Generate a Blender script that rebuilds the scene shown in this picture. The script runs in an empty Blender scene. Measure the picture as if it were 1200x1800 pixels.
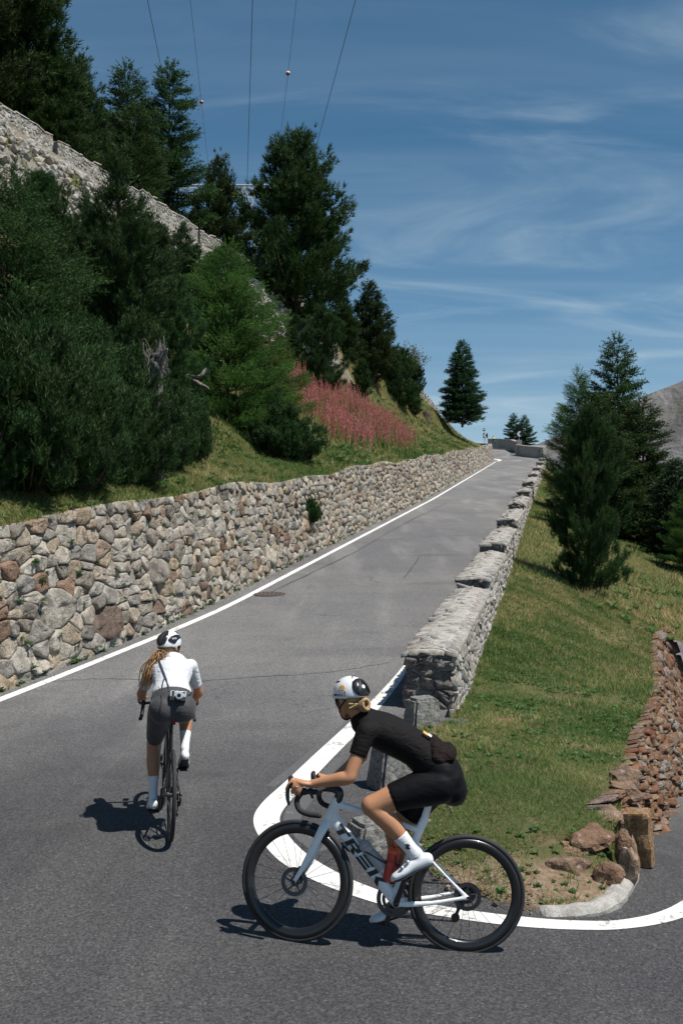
import bpy, bmesh, math, random
import numpy as np
from mathutils import Vector, Matrix, Euler
from mathutils import noise as mnoise

# ------------------------------------------------------------------ camera, sky, sun, exposure
scene = bpy.context.scene
COL = scene.collection
cam_data = bpy.data.cameras.new('camera')
cam = bpy.data.objects.new('camera', cam_data); COL.objects.link(cam)
cam_data.sensor_fit = 'VERTICAL'; cam_data.sensor_height = 36; cam_data.sensor_width = 24
cam_data.lens = 35; cam_data.clip_start = .1; cam_data.clip_end = 20000
cam.location = (0, 0, 2.3)
cam.rotation_euler = (math.radians(90)+math.atan(35/1750), 0, 0)
scene.camera = cam

SUN_DIR = Vector((.45, -.22, 1)).normalized()
SUN_EL = math.asin(SUN_DIR.z); SUN_AZ = math.atan2(SUN_DIR.x, SUN_DIR.y)
sun_data = bpy.data.lights.new('sun', 'SUN'); sun_data.energy = 5.0; sun_data.angle = math.radians(.5)
sun_data.color = (1, .955, .89)
sun = bpy.data.objects.new('sun', sun_data); COL.objects.link(sun)
sun.rotation_euler = SUN_DIR.to_track_quat('Z', 'Y').to_euler(); sun.location = (20, -5, 60)

world = bpy.data.worlds.new('World'); scene.world = world; world.use_nodes = True
nt = world.node_tree; nt.nodes.clear()
def wn(t, **kw):
    n = nt.nodes.new(t)
    for k, v in kw.items(): setattr(n, k, v)
    return n
w_out = wn('ShaderNodeOutputWorld'); w_bg = wn('ShaderNodeBackground'); w_bg.inputs['Strength'].default_value = .066
sky = wn('ShaderNodeTexSky', sky_type='NISHITA'); sky.sun_disc = False
sky.sun_elevation = SUN_EL; sky.sun_rotation = SUN_AZ; sky.altitude = 2200; sky.air_density = 1.0; sky.dust_density = .2; sky.ozone_density = 2.5
tc = wn('ShaderNodeTexCoord'); sep = wn('ShaderNodeSeparateXYZ'); nt.links.new(tc.outputs['Generated'], sep.inputs[0])
def wmath(op, a, b=None, c=None):
    n = wn('ShaderNodeMath', operation=op)
    for i, v in enumerate((a, b, c)):
        if v is None: continue
        if isinstance(v, (int, float)): n.inputs[i].default_value = v
        else: nt.links.new(v, n.inputs[i])
    return n.outputs[0]
zc = wmath('MAXIMUM', sep.outputs['Z'], 0.0)
den = wmath('ADD', zc, .11)
cx = wmath('DIVIDE', sep.outputs['X'], den); cy = wmath('DIVIDE', sep.outputs['Y'], den)
def cloud(sx, sy, rot, scale, lo, hi, off=0., dist=.6, det=8):
    cmb = wn('ShaderNodeCombineXYZ'); nt.links.new(cx, cmb.inputs[0]); nt.links.new(cy, cmb.inputs[1]); cmb.inputs[2].default_value = off
    mp = wn('ShaderNodeMapping'); mp.inputs['Rotation'].default_value = (0, 0, math.radians(rot)); mp.inputs['Scale'].default_value = (sx, sy, 1)
    nt.links.new(cmb.outputs[0], mp.inputs[0])
    nz = wn('ShaderNodeTexNoise'); nz.inputs['Scale'].default_value = scale; nz.inputs['Detail'].default_value = det
    nz.inputs['Roughness'].default_value = .56; nz.inputs['Distortion'].default_value = dist
    nt.links.new(mp.outputs[0], nz.inputs['Vector'])
    mr = wn('ShaderNodeMapRange', interpolation_type='SMOOTHSTEP'); nt.links.new(nz.outputs['Fac'], mr.inputs['Value'])
    mr.inputs['From Min'].default_value = lo; mr.inputs['From Max'].default_value = hi
    return mr.outputs[0]
veil = cloud(.35, 1.0, 8, .9, .40, .80, 3.1, .9)          # broad thin cirrus
streak = cloud(.10, 1.5, 4, 1.5, .40, .90, 7.7, .4, 4)   # long streaks low over the horizon
wisp = cloud(.8, 1.7, -24, 1.5, .46, .86, 4.3, .9, 6)       # small torn wisps
f = wmath('ADD', wmath('MULTIPLY', veil, .12), wmath('ADD', wmath('MULTIPLY', streak, .26), wmath('MULTIPLY', wisp, .36)))
f = wmath('ADD', f, wmath('MULTIPLY', wmath('POWER', 2.718, wmath('MULTIPLY', zc, -5.0)), .74))   # thin milky veil thickening towards the horizon
f = wmath('MINIMUM', f, .8)
# keep the real sky gradient, deeper towards the zenith as under a polariser-clear mountain sky
hsv = wn('ShaderNodeHueSaturation'); hsv.inputs['Saturation'].default_value = 1.52; hsv.inputs['Hue'].default_value = .488; hsv.inputs['Value'].default_value = 1.0
nt.links.new(sky.outputs[0], hsv.inputs['Color'])
mix = wn('ShaderNodeMix', data_type='RGBA'); nt.links.new(f, mix.inputs['Factor'])
nt.links.new(hsv.outputs[0], mix.inputs[6]); mix.inputs[7].default_value = (6.6, 8.3, 9.4, 1)
nt.links.new(mix.outputs[2], w_bg.inputs['Color']); nt.links.new(w_bg.outputs[0], w_out.inputs['Surface'])

vs = scene.view_settings
vs.view_transform = 'Standard'; vs.look = 'None'; vs.exposure = 0.22; vs.gamma = 1.0; vs.use_curve_mapping = False
scene.render.engine = 'CYCLES'
scene.cycles.max_bounces = 6; scene.cycles.diffuse_bounces = 3; scene.cycles.glossy_bounces = 2
scene.cycles.transmission_bounces = 4; scene.cycles.transparent_max_bounces = 6
scene.cycles.use_denoising = True

# ------------------------------------------------------------------ helpers
rng = np.random.default_rng(7)
random.seed(7)
def tag(o, label=None, cat=None, group=None, kind=None):
    if label: o['label'] = label
    if cat: o['category'] = cat
    if group: o['group'] = group
    if kind: o['kind'] = kind
    return o
def link(o, parent=None):
    COL.objects.link(o)
    if parent is not None: o.parent = parent
    return o
def empty(name, loc=(0, 0, 0), mat=None):
    o = bpy.data.objects.new(name, None); o.empty_display_size = .1
    if mat is not None: o.matrix_world = mat
    else: o.location = loc
    COL.objects.link(o); return o
def mesh_np(name, V, F, m=None, parent=None, smooth=False, var=None, loc=None):
    """V (n,3), F: (m,3) or (m,4) int array, or list of lists"""
    me = bpy.data.meshes.new(name)
    V = np.asarray(V, np.float32)
    if isinstance(F, np.ndarray):
        k = F.shape[1]
        me.vertices.add(len(V)); me.vertices.foreach_set('co', V.ravel())
        me.loops.add(F.size); me.loops.foreach_set('vertex_index', F.astype(np.int32).ravel())
        me.polygons.add(len(F)); me.polygons.foreach_set('loop_start', np.arange(0, F.size, k, dtype=np.int32))
        me.update(calc_edges=True)
    else:
        me.from_pydata([tuple(v) for v in V], [], F); me.update()
    if smooth: me.polygons.foreach_set('use_smooth', np.ones(len(me.polygons), bool))
    if var is not None:
        a = me.attributes.new('var', 'FLOAT', 'POINT'); a.data.foreach_set('value', np.asarray(var, np.float32))
    if m is not None: me.materials.append(m)
    o = bpy.data.objects.new(name, me)
    if loc is not None: o.location = loc
    return link(o, parent)
def grid_faces(nu, nv):
    i, j = np.meshgrid(np.arange(nu-1), np.arange(nv-1), indexing='ij')
    a = (i*nv+j).ravel()
    return np.c_[a, a+nv, a+nv+1, a+1]
def bm_obj(name, bm, m=None, parent=None, smooth=False, recalc=True):
    if recalc: bmesh.ops.recalc_face_normals(bm, faces=bm.faces[:])
    me = bpy.data.meshes.new(name); bm.to_mesh(me); bm.free()
    if smooth: me.polygons.foreach_set('use_smooth', np.ones(len(me.polygons), bool))
    if m is not None: me.materials.append(m)
    return link(bpy.data.objects.new(name, me), parent)
def catmull(P, sub):
    P = np.asarray(P, float)
    if len(P) < 3 or sub <= 1: return P
    Q = np.vstack([2*P[0]-P[1], P, 2*P[-1]-P[-2]]); out = []
    for i in range(1, len(Q)-2):
        for t in np.linspace(0, 1, sub, endpoint=False):
            a, b, c, d = Q[i-1], Q[i], Q[i+1], Q[i+2]
            out.append(.5*((2*b)+(-a+c)*t+(2*a-5*b+4*c-d)*t*t+(-a+3*b-3*c+d)*t**3))
    out.append(P[-1]); return np.array(out)
def tube(bm, P, R, n=10, sub=1, ref=(0, 1, 0), cap='round', infl=0., flat_ends=(False, False)):
    """loft of elliptic rings; R: radius, or (ra along ref, rb across) per point"""
    P = np.asarray(P, float)
    R = np.asarray(R, float)
    if R.ndim == 0: R = np.full((len(P), 2), float(R))
    elif R.ndim == 1: R = np.c_[R, R] if len(R) == len(P) else np.tile(R, (len(P), 1))
    PR = catmull(np.c_[P, R], sub); P = PR[:, :3]; R = np.maximum(PR[:, 3:5], 1e-4)+infl
    T = np.gradient(P, axis=0); T /= np.linalg.norm(T, axis=1)[:, None]+1e-12
    rings = []
    ref = np.asarray(ref, float); a_prev = None
    specs = []
    if cap == 'round' and not flat_ends[0]:
        for k in (.92, .6, .25): specs.append((P[0]-T[0]*R[0].mean()*k, R[0]*math.sqrt(1-k*k), T[0]))
    specs_mid = [(P[i], R[i], T[i]) for i in range(len(P))]
    specs += specs_mid
    if cap == 'round' and not flat_ends[1]:
        for k in (.25, .6, .92): specs.append((P[-1]+T[-1]*R[-1].mean()*k, R[-1]*math.sqrt(1-k*k), T[-1]))
    ang = np.linspace(0, 2*np.pi, n, endpoint=False)
    for c, r, t in specs:
        r0 = ref if a_prev is None else a_prev
        if abs(ref@t) < .95: r0 = ref
        a = r0-t*(r0@t); a /= np.linalg.norm(a)+1e-12; a_prev = a
        b = np.cross(t, a)
        rings.append([bm.verts.new(tuple(c+a*r[0]*math.cos(q)+b*r[1]*math.sin(q))) for q in ang])
    fs = []
    for A, B in zip(rings[:-1], rings[1:]):
        for k in range(n): fs.append(bm.faces.new((A[k], A[(k+1) % n], B[(k+1) % n], B[k])))
    fs.append(bm.faces.new(rings[0][::-1])); fs.append(bm.faces.new(rings[-1]))
    return fs
def box(bm, c, size, rot=None, bev=0):
    M = Matrix.Translation(c) @ (rot.to_4x4() if rot is not None else Matrix()) @ Matrix.Diagonal((*size, 1))
    r = bmesh.ops.create_cube(bm, size=1, matrix=M)
    if bev: bmesh.ops.bevel(bm, geom=list({e for v in r['verts'] for e in v.link_edges}), offset=bev, segments=2, profile=.7, affect='EDGES')
def sphere(bm, c, r, rot=None, seg=16, rings=10):
    r = (r, r, r) if isinstance(r, (int, float)) else r
    M = Matrix.Translation(c) @ (rot.to_4x4() if rot is not None else Matrix()) @ Matrix.Diagonal((*r, 1))
    bmesh.ops.create_uvsphere(bm, u_segments=seg, v_segments=rings, radius=1, matrix=M)
def remesh(name, bm, vox, m, parent, smooth_it=4, fac=.5):
    """union of overlapping closed tubes as one continuous skin"""
    bmesh.ops.recalc_face_normals(bm, faces=bm.faces[:])
    me = bpy.data.meshes.new('tmp'); bm.to_mesh(me); bm.free()
    o = bpy.data.objects.new('tmp', me); COL.objects.link(o)
    a = o.modifiers.new('r', 'REMESH'); a.mode = 'VOXEL'; a.voxel_size = vox; a.use_smooth_shade = True
    b = o.modifiers.new('s', 'SMOOTH'); b.iterations = smooth_it; b.factor = fac
    dg = bpy.context.evaluated_depsgraph_get(); dg.update()
    me2 = bpy.data.meshes.new_from_object(o.evaluated_get(dg)); me2.name = name
    bpy.data.objects.remove(o); bpy.data.meshes.remove(me)
    me2.materials.clear(); me2.materials.append(m)
    me2.polygons.foreach_set('use_smooth', np.ones(len(me2.polygons), bool))
    return link(bpy.data.objects.new(name, me2), parent)
def text_obj(name, s, size, M, m, parent, extrude=.0006, shear=0., sx=1.):
    c = bpy.data.curves.new(name, 'FONT'); c.body = s; c.size = size; c.extrude = extrude; c.shear = shear; c.align_x = 'CENTER'; c.align_y = 'CENTER'; c.resolution_u = 2
    o = bpy.data.objects.new(name, c); COL.objects.link(o)
    dg = bpy.context.evaluated_depsgraph_get(); dg.update()
    me = bpy.data.meshes.new_from_object(o.evaluated_get(dg)); bpy.data.objects.remove(o); bpy.data.curves.remove(c)
    me.name = name; me.transform(Matrix.Diagonal((sx, 1, 1, 1))); me.transform(M); me.materials.clear(); me.materials.append(m)
    return link(bpy.data.objects.new(name, me), parent)

# ------------------------------------------------------------------ materials
class NB:
    def __init__(s, name):
        s.m = bpy.data.materials.new(name); s.m.use_nodes = True; s.t = s.m.node_tree; s.t.nodes.clear()
        s.out = s.n('ShaderNodeOutputMaterial'); s.b = s.n('ShaderNodeBsdfPrincipled'); s.l(s.b.outputs[0], s.out.inputs[0])
    def n(s, ty, **kw):
        n = s.t.nodes.new(ty)
        for k, v in kw.items(): setattr(n, k, v)
        return n
    def l(s, a, b): s.t.links.new(a, b)
    def set(s, inp, v):
        if hasattr(v, 'links') or hasattr(v, 'is_linked'): s.l(v, inp)
        else: inp.default_value = v
    def math(s, op, a, b=None, c=None):
        n = s.n('ShaderNodeMath', operation=op)
        for i, v in enumerate((a, b, c)):
            if v is not None: s.set(n.inputs[i], v)
        return n.outputs[0]
    def pos(s): return s.n('ShaderNodeNewGeometry').outputs['Position']
    def objc(s): return s.n('ShaderNodeTexCoord').outputs['Object']
    def noise(s, vec, scale, detail=4, rough=.55, dist=0., stretch=None):
        if stretch is not None:
            mp = s.n('ShaderNodeMapping'); mp.inputs['Scale'].default_value = stretch; s.l(vec, mp.inputs[0]); vec = mp.outputs[0]
        n = s.n('ShaderNodeTexNoise'); n.inputs['Scale'].default_value = scale; n.inputs['Detail'].default_value = detail
        n.inputs['Roughness'].default_value = rough; n.inputs['Distortion'].default_value = dist; s.l(vec, n.inputs['Vector']); return n.outputs['Fac']
    def ramp(s, fac, stops, interp='LINEAR'):
        r = s.n('ShaderNodeValToRGB'); r.color_ramp.interpolation = interp; e = r.color_ramp.elements
        while len(e) < len(stops): e.new(.5)
        for el, (p, c) in zip(e, stops):
            el.position = p; el.color = (*c, 1) if len(c) == 3 else c
        s.l(fac, r.inputs[0]); return r.outputs[0]
    def mr(s, v, a, b, c=0., d=1., smooth=True):
        n = s.n('ShaderNodeMapRange', interpolation_type='SMOOTHSTEP' if smooth else 'LINEAR'); s.l(v, n.inputs[0])
        for i, x in zip((1, 2, 3, 4), (a, b, c, d)): n.inputs[i].default_value = x
        return n.outputs[0]
    def mix(s, f, a, b, blend='MIX'):
        n = s.n('ShaderNodeMix', data_type='RGBA', blend_type=blend); s.set(n.inputs['Factor'], f)
        for i, v in ((6, a), (7, b)):
            if isinstance(v, tuple): n.inputs[i].default_value = (*v, 1) if len(v) == 3 else v
            else: s.l(v, n.inputs[i])
        return n.outputs[2]
    def bump(s, h, strength=.5, dist=.01):
        n = s.n('ShaderNodeBump'); n.inputs['Strength'].default_value = strength; n.inputs['Distance'].default_value = dist
        s.l(h, n.inputs['Height']); s.l(n.outputs[0], s.b.inputs['Normal']); return n
    def base(s, v):
        if isinstance(v, tuple): s.b.inputs['Base Color'].default_value = (*v, 1)
        else: s.l(v, s.b.inputs['Base Color'])
    def p(s, **kw):
        for k, v in kw.items():
            i = s.b.inputs[k.replace('_', ' ')]
            s.set(i, v)
        return s
def simple(name, col, rough=.5, metal=0., spec=.5, coat=0., nscale=0, namt=.15, bump=0., bscale=200):
    b = NB(name); b.p(Roughness=rough, Metallic=metal); b.b.inputs['Specular IOR Level'].default_value = spec
    if coat: b.b.inputs['Coat Weight'].default_value = coat; b.b.inputs['Coat Roughness'].default_value = .08
    if nscale:
        f = b.noise(b.objc(), nscale, 5); c2 = tuple(x*(1-namt*1.6) for x in col); c3 = tuple(min(1, x*(1+namt)) for x in col)
        b.base(b.ramp(f, [(.3, c2), (.7, c3)]))
    else: b.base(col)
    if bump: b.bump(b.noise(b.objc(), bscale, 4), bump, .002)
    return b.m
def stone_mat(name, stops, nscale=5., dark=.55, bump=.8, bdist=.02, stretch=(1, 1, 1), lichen=None):
    b = NB(name)
    oi = b.n('ShaderNodeObjectInfo'); g = b.n('ShaderNodeNewGeometry')
    r = b.math('FRACT', b.math('ADD', oi.outputs['Random'], b.math('MULTIPLY', g.outputs['Random Per Island'], 7.31)))
    c = b.ramp(r, stops, 'LINEAR')
    P = b.pos()
    big = b.noise(P, nscale, 6, .62, .4, stretch)
    fine = b.noise(P, nscale*9, 5, .7, .2, stretch)
    c = b.mix(b.mr(big, .33, .66), b.mix(1., c, (dark, dark*.97, dark*.93), 'MULTIPLY'), c)
    c = b.mix(b.mr(fine, .30, .58), b.mix(1., c, (.62, .6, .58), 'MULTIPLY'), c)
    if lichen: c = b.mix(b.math('MULTIPLY', b.mr(b.noise(P, nscale*2.3, 5, .6), .56, .72), .7), c, lichen)
    b.base(c); b.p(Roughness=.92); b.b.inputs['Specular IOR Level'].default_value = .2
    vor = b.n('ShaderNodeTexVoronoi', feature='DISTANCE_TO_EDGE'); mp = b.n('ShaderNodeMapping'); mp.inputs['Scale'].default_value = stretch
    b.l(P, mp.inputs[0]); b.l(mp.outputs[0], vor.inputs['Vector']); vor.inputs['Scale'].default_value = nscale*2.6
    h = b.math('ADD', b.math('ADD', b.math('MULTIPLY', big, 1.2), b.math('MULTIPLY', fine, .45)), b.math('MULTIPLY', b.mr(vor.outputs['Distance'], 0, .08), .25))
    b.bump(h, bump, bdist)
    return b.m
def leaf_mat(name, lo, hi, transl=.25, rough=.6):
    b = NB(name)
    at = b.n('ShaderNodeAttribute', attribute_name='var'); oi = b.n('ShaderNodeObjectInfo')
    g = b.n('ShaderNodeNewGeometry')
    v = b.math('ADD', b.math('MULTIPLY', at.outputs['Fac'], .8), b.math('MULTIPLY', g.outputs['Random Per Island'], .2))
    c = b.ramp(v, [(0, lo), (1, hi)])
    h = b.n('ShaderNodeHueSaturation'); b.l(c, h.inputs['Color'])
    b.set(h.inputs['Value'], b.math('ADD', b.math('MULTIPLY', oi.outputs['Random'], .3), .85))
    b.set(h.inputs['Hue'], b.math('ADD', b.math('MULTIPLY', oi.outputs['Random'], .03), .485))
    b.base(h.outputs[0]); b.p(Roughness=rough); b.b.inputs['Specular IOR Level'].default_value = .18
    if transl:
        t = b.n('ShaderNodeBsdfTranslucent'); b.l(h.outputs[0], t.inputs[0]); ms = b.n('ShaderNodeMixShader'); ms.inputs[0].default_value = transl
        b.l(b.b.outputs[0], ms.inputs[1]); b.l(t.outputs[0], ms.inputs[2]); b.l(ms.outputs[0], b.out.inputs[0])
    return b.m

# asphalt
def make_asphalt():
    b = NB('asphalt'); P = b.pos()
    agg = b.noise(P, 150, 3, .7); agg2 = b.noise(P, 70, 4, .75); mid = b.noise(P, 1.1, 6, .6, .5); big = b.noise(P, .16, 4, .55, .8)
    tracks = b.noise(P, .9, 5, .6, .3, (1.0, .12, 1))
    c = b.ramp(mid, [(.25, (.098, .097, .096)), (.75, (.130, .128, .125))])
    c = b.mix(b.mr(big, .38, .66), c, (.088, .087, .091))
    c = b.mix(b.math('MULTIPLY', b.mr(tracks, .48, .70), .6), c, (.16, .157, .152))
    vor = b.n('ShaderNodeTexVoronoi'); vor.inputs['Scale'].default_value = 85; b.l(P, vor.inputs['Vector'])
    sp_ = b.ramp(vor.outputs['Color'], [(.0, (.35, .35, .36)), (.55, (.85, .85, .86)), (.86, (1.22, 1.21, 1.19)), (1., (2.1, 2.05, 2.0))])
    c = b.mix(1., c, sp_, 'MULTIPLY')
    c = b.mix(b.mr(agg, .36, .5), b.mix(1., c, (.62, .62, .64), 'MULTIPLY'), c)
    # surfacing newer and darker near the hairpin, worn pale uphill; grazing-angle brightening painted in
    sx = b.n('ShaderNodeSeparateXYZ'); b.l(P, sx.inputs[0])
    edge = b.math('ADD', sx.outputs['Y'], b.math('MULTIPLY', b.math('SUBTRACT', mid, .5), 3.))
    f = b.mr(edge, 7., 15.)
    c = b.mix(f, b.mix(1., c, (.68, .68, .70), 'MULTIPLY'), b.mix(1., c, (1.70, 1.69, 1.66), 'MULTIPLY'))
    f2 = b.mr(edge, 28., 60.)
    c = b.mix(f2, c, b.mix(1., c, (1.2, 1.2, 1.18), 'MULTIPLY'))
    # a few dark seams and oily patches
    crack = b.n('ShaderNodeTexVoronoi', feature='DISTANCE_TO_EDGE'); mp = b.n('ShaderNodeMapping'); mp.inputs['Scale'].default_value = (.16, .34, 1); mp.inputs['Rotation'].default_value = (0, 0, .35)
    wv = b.n('ShaderNodeVectorMath', operation='ADD'); nz = b.n('ShaderNodeTexNoise'); nz.inputs['Scale'].default_value = .8; nz.inputs['Detail'].default_value = 5; b.l(P, nz.inputs['Vector'])
    b.l(P, wv.inputs[0]); b.l(nz.outputs['Color'], wv.inputs[1]); b.l(wv.outputs[0], mp.inputs[0]); b.l(mp.outputs[0], crack.inputs['Vector']); crack.inputs['Scale'].default_value = 1.
    cm = b.math('MULTIPLY', b.math('SUBTRACT', 1., b.mr(crack.outputs['Distance'], .001, .006)), b.mr(b.noise(P, .5, 3), .5, .6))
    c = b.mix(b.math('MULTIPLY', cm, .5), c, (.03, .03, .031))
    oil = b.mr(b.noise(P, .55, 3, .5, 0., (.5, 1.3, 1)), .60, .72)
    c = b.mix(b.math('MULTIPLY', oil, .35), c, (.045, .045, .047))
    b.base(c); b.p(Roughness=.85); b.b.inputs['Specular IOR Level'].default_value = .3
    b.bump(b.math('ADD', b.math('MULTIPLY', agg2, .5), b.math('MULTIPLY', agg, .8)), .4, .005)
    return b.m
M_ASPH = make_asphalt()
def make_paint():
    b = NB('road paint'); P = b.pos()
    w = b.noise(P, 22, 6, .7); w2 = b.noise(P, 2.2, 5, .6)
    f = b.mr(b.math('ADD', b.math('MULTIPLY', w, .6), b.math('MULTIPLY', w2, .5)), .42, .50)
    c = b.mix(f, (.20, .195, .19), b.ramp(w2, [(.3, (.60, .59, .56)), (.7, (.76, .75, .72))]))
    b.base(c); b.p(Roughness=.7); b.bump(b.noise(P, 60, 4), .5, .004); return b.m
M_PAINT = make_paint()
def make_old_paint():
    b = NB('worn paint'); P = b.pos()
    f = b.mr(b.noise(P, 20, 6, .75, .3, (1.5, .6, 1)), .58, .74)
    b.base(b.mix(f, (.085, .085, .088), (.34, .335, .32))); b.p(Roughness=.85); b.bump(b.noise(P, 60, 4), .5, .005); return b.m
M_OLDPAINT = make_old_paint()
WALL_STOPS = [(0, (.35, .32, .27)), (.13, (.50, .465, .40)), (.24, (.39, .31, .225)), (.36, (.55, .505, .43)), (.45, (.215, .205, .19)), (.54, (.48, .39, .28)), (.63, (.42, .40, .365)), (.72, (.26, .23, .195)), (.80, (.51, .475, .415)), (.88, (.33, .31, .285)), (.93, (.53, .475, .395)), (.955, (.30, .20, .14)), (1, (.19, .145, .12))]
M_STONE = stone_mat('wall stone', WALL_STOPS, 4.5, .60, .9, .03)
M_STONE_FAR = stone_mat('pale boulder', [(0, (.40, .39, .36)), (.4, (.52, .50, .46)), (.7, (.44, .40, .34)), (1, (.58, .57, .54))], 2.5, .55, .8, .05)
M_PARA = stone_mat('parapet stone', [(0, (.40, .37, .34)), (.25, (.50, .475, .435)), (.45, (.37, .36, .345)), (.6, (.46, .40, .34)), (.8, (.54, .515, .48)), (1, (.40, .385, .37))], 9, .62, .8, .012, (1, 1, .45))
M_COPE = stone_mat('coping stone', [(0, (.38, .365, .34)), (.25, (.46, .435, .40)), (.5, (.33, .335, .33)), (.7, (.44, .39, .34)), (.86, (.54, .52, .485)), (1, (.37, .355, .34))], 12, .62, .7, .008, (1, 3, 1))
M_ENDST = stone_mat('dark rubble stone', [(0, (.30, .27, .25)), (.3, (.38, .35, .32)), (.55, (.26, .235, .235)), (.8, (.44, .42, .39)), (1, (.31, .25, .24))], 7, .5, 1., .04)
M_RED = stone_mat('red wall stone', [(0, (.22, .11, .065)), (.2, (.30, .16, .09)), (.35, (.26, .18, .13)), (.5, (.34, .24, .17)), (.62, (.33, .31, .29)), (.75, (.24, .105, .06)), (.88, (.38, .27, .17)), (1, (.20, .15, .12))], 8, .5, .9, .02, (1, 1, 3))
M_ORANGE = stone_mat('orange stone', [(0, (.42, .25, .125)), (1, (.44, .265, .14))], 12, .55, 1., .025, lichen=(.47, .41, .33))
M_GRANITE = stone_mat('granite', [(0, (.60, .60, .57)), (1, (.62, .61, .58))], 30, .40, 1., .045)
M_KERB = stone_mat('kerb concrete', [(0, (.40, .39, .37)), (1, (.44, .43, .40))], 9, .7, .6, .01)
M_MORTAR = simple('mortar', (.20, .18, .155), .95, nscale=14, namt=.4, bump=1, bscale=40)
M_MORTAR2 = simple('pale mortar', (.36, .34, .31), .95, nscale=20, namt=.25, bump=1, bscale=60)
M_JOINT = simple('earth joints', (.15, .13, .105), .95, nscale=9, namt=.5, bump=1, bscale=30)
def make_soil(name, g1, g2, d1, lo, hi, sc=1.2, tip=False):
    b = NB(name); P = b.pos(); n1 = b.noise(P, sc, 6, .6, .5); n2 = b.noise(P, 30, 5, .7); n3 = b.noise(P, .25, 4)
    c = b.ramp(n2, [(.3, g1), (.7, g2)])
    c = b.mix(b.mr(n1, lo, hi), c, b.ramp(n2, [(.3, tuple(x*.6 for x in d1)), (.7, d1)]))
    c = b.mix(b.math('MULTIPLY', b.mr(n3, .45, .65), .5), c, (.16, .115, .045))
    if tip:
        sx = b.n('ShaderNodeSeparateXYZ'); b.l(P, sx.inputs[0]); e = b.math('ADD', sx.outputs['Y'], b.math('MULTIPLY', b.math('SUBTRACT', n1, .5), 1.6))
        c = b.mix(b.mr(e, 6.85, 7.35, 1., 0.), c, b.ramp(b.noise(P, 18, 6, .7), [(.25, (.13, .085, .055)), (.5, (.24, .17, .115)), (.75, (.36, .29, .22))]))
    b.base(c); b.p(Roughness=.95); b.b.inputs['Specular IOR Level'].default_value = .1; b.bump(n2, .8, .03); return b.m
M_BANK = make_soil('bank soil', (.06, .075, .028), (.11, .115, .045), (.20, .145, .095), .54, .66, tip=True)
M_HILL = make_soil('hill soil', (.055, .062, .022), (.115, .105, .04), (.17, .12, .065), .55, .72, .5)
M_DIRT = make_soil('edge dirt', (.16, .12, .085), (.26, .205, .155), (.20, .15, .10), .4, .6, 3)
M_BARK = simple('bark', (.085, .065, .05), .9, nscale=12, namt=.4, bump=1, bscale=25)
M_DEAD = simple('dead wood', (.30, .28, .26), .85, nscale=10, namt=.35, bump=1, bscale=30)
# ------------------------------------------------------------------ terrain functions (world: x right, y away, z up, metres)
RA = math.radians(12.1); RS, RC = math.sin(RA), math.cos(RA)
def sp(x, y): return x*RS + y*RC, x*RC - y*RS
def xy(s, p): return p*RC + s*RS, s*RC - p*RS
def sstep(a, b, x):
    t = np.clip((x-a)/(b-a), 0, 1); return t*t*(3-2*t)
def softplus(x, k): return k*np.logaddexp(0, np.asarray(x, float)/k)
def prof(s):
    s = np.asarray(s, float)
    return .095*softplus(s-11.6, 1.2) + np.maximum(0, s-136)*.05
def z_road(x, y):
    x = np.asarray(x, float); y = np.asarray(y, float)
    s, p = sp(x, y)
    near = 1-sstep(7., 12.5, y)
    right = sstep(-1.3, .4, p)
    w = np.maximum(near, right)
    low = -.077*softplus(x+.6, .5) - .13*softplus(y-7.8, .5)*right*sstep(1.2, 2.2, x)
    up = prof(s)*(1-right*sstep(-.5, 1.5, p))
    return up + low*w
def p_edge(s):                                  # left retaining wall line
    s = np.asarray(s, float)
    base = -7.08 - .0135*np.maximum(0, s-55) - .36*(1-sstep(11, 19, s))
    base = base - .9*np.maximum(0, s-138)**1.35
    return base
UP0 = np.array([-16.7, 48.7]); UPU = np.array([.43, .9028]); UPN = np.array([-.9028, .43])
def up_coords(x, y):
    dx, dy = x-UP0[0], y-UP0[1]
    t = dx*UPU[0]+dy*UPU[1]
    return t, dx*UPN[0]+dy*UPN[1] - up_bend(t)
def up_bend(t): return .0019*np.maximum(0, np.asarray(t, float)-25)**2
def up_top(t): return 23.5 - .083*t             # top of the upper parapet
def wall_h(s): return 2.33 + .07*np.sin(np.asarray(s)*.33+1) + .05*np.sin(np.asarray(s)*.9)
def z_hill(x, y):
    x = np.asarray(x, float); y = np.asarray(y, float)
    s, p = sp(x, y)
    q = p_edge(s) - .35 - p
    h = prof(s) + wall_h(s) - .03 + .40*np.clip(q, -1, 2.2) + .80*np.maximum(0, q-2.2)
    h = h + .22*np.sin(x*.7+y*.23)*np.clip(q/4, 0, 1) + .15*np.sin(x*1.7-y*.9)*np.clip(q/4, 0, 1)
    t, d = up_coords(x, y)
    shelf = up_top(t) - 1.0
    k = sstep(-3.8, -1.2, d); rub_ = shelf-.45+.62*np.minimum(d, 0)
    h2 = np.minimum(h, rub_-.3)*(1-k) + rub_*k
    beyond = shelf + .85*np.maximum(0, d-6.5)
    z = np.where(d > 0, beyond, h2)
    k = sstep(122, 136, s)
    return z*(1-k)+np.minimum(z, prof(s)+2.3+.42*np.maximum(q, -1))*k
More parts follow.
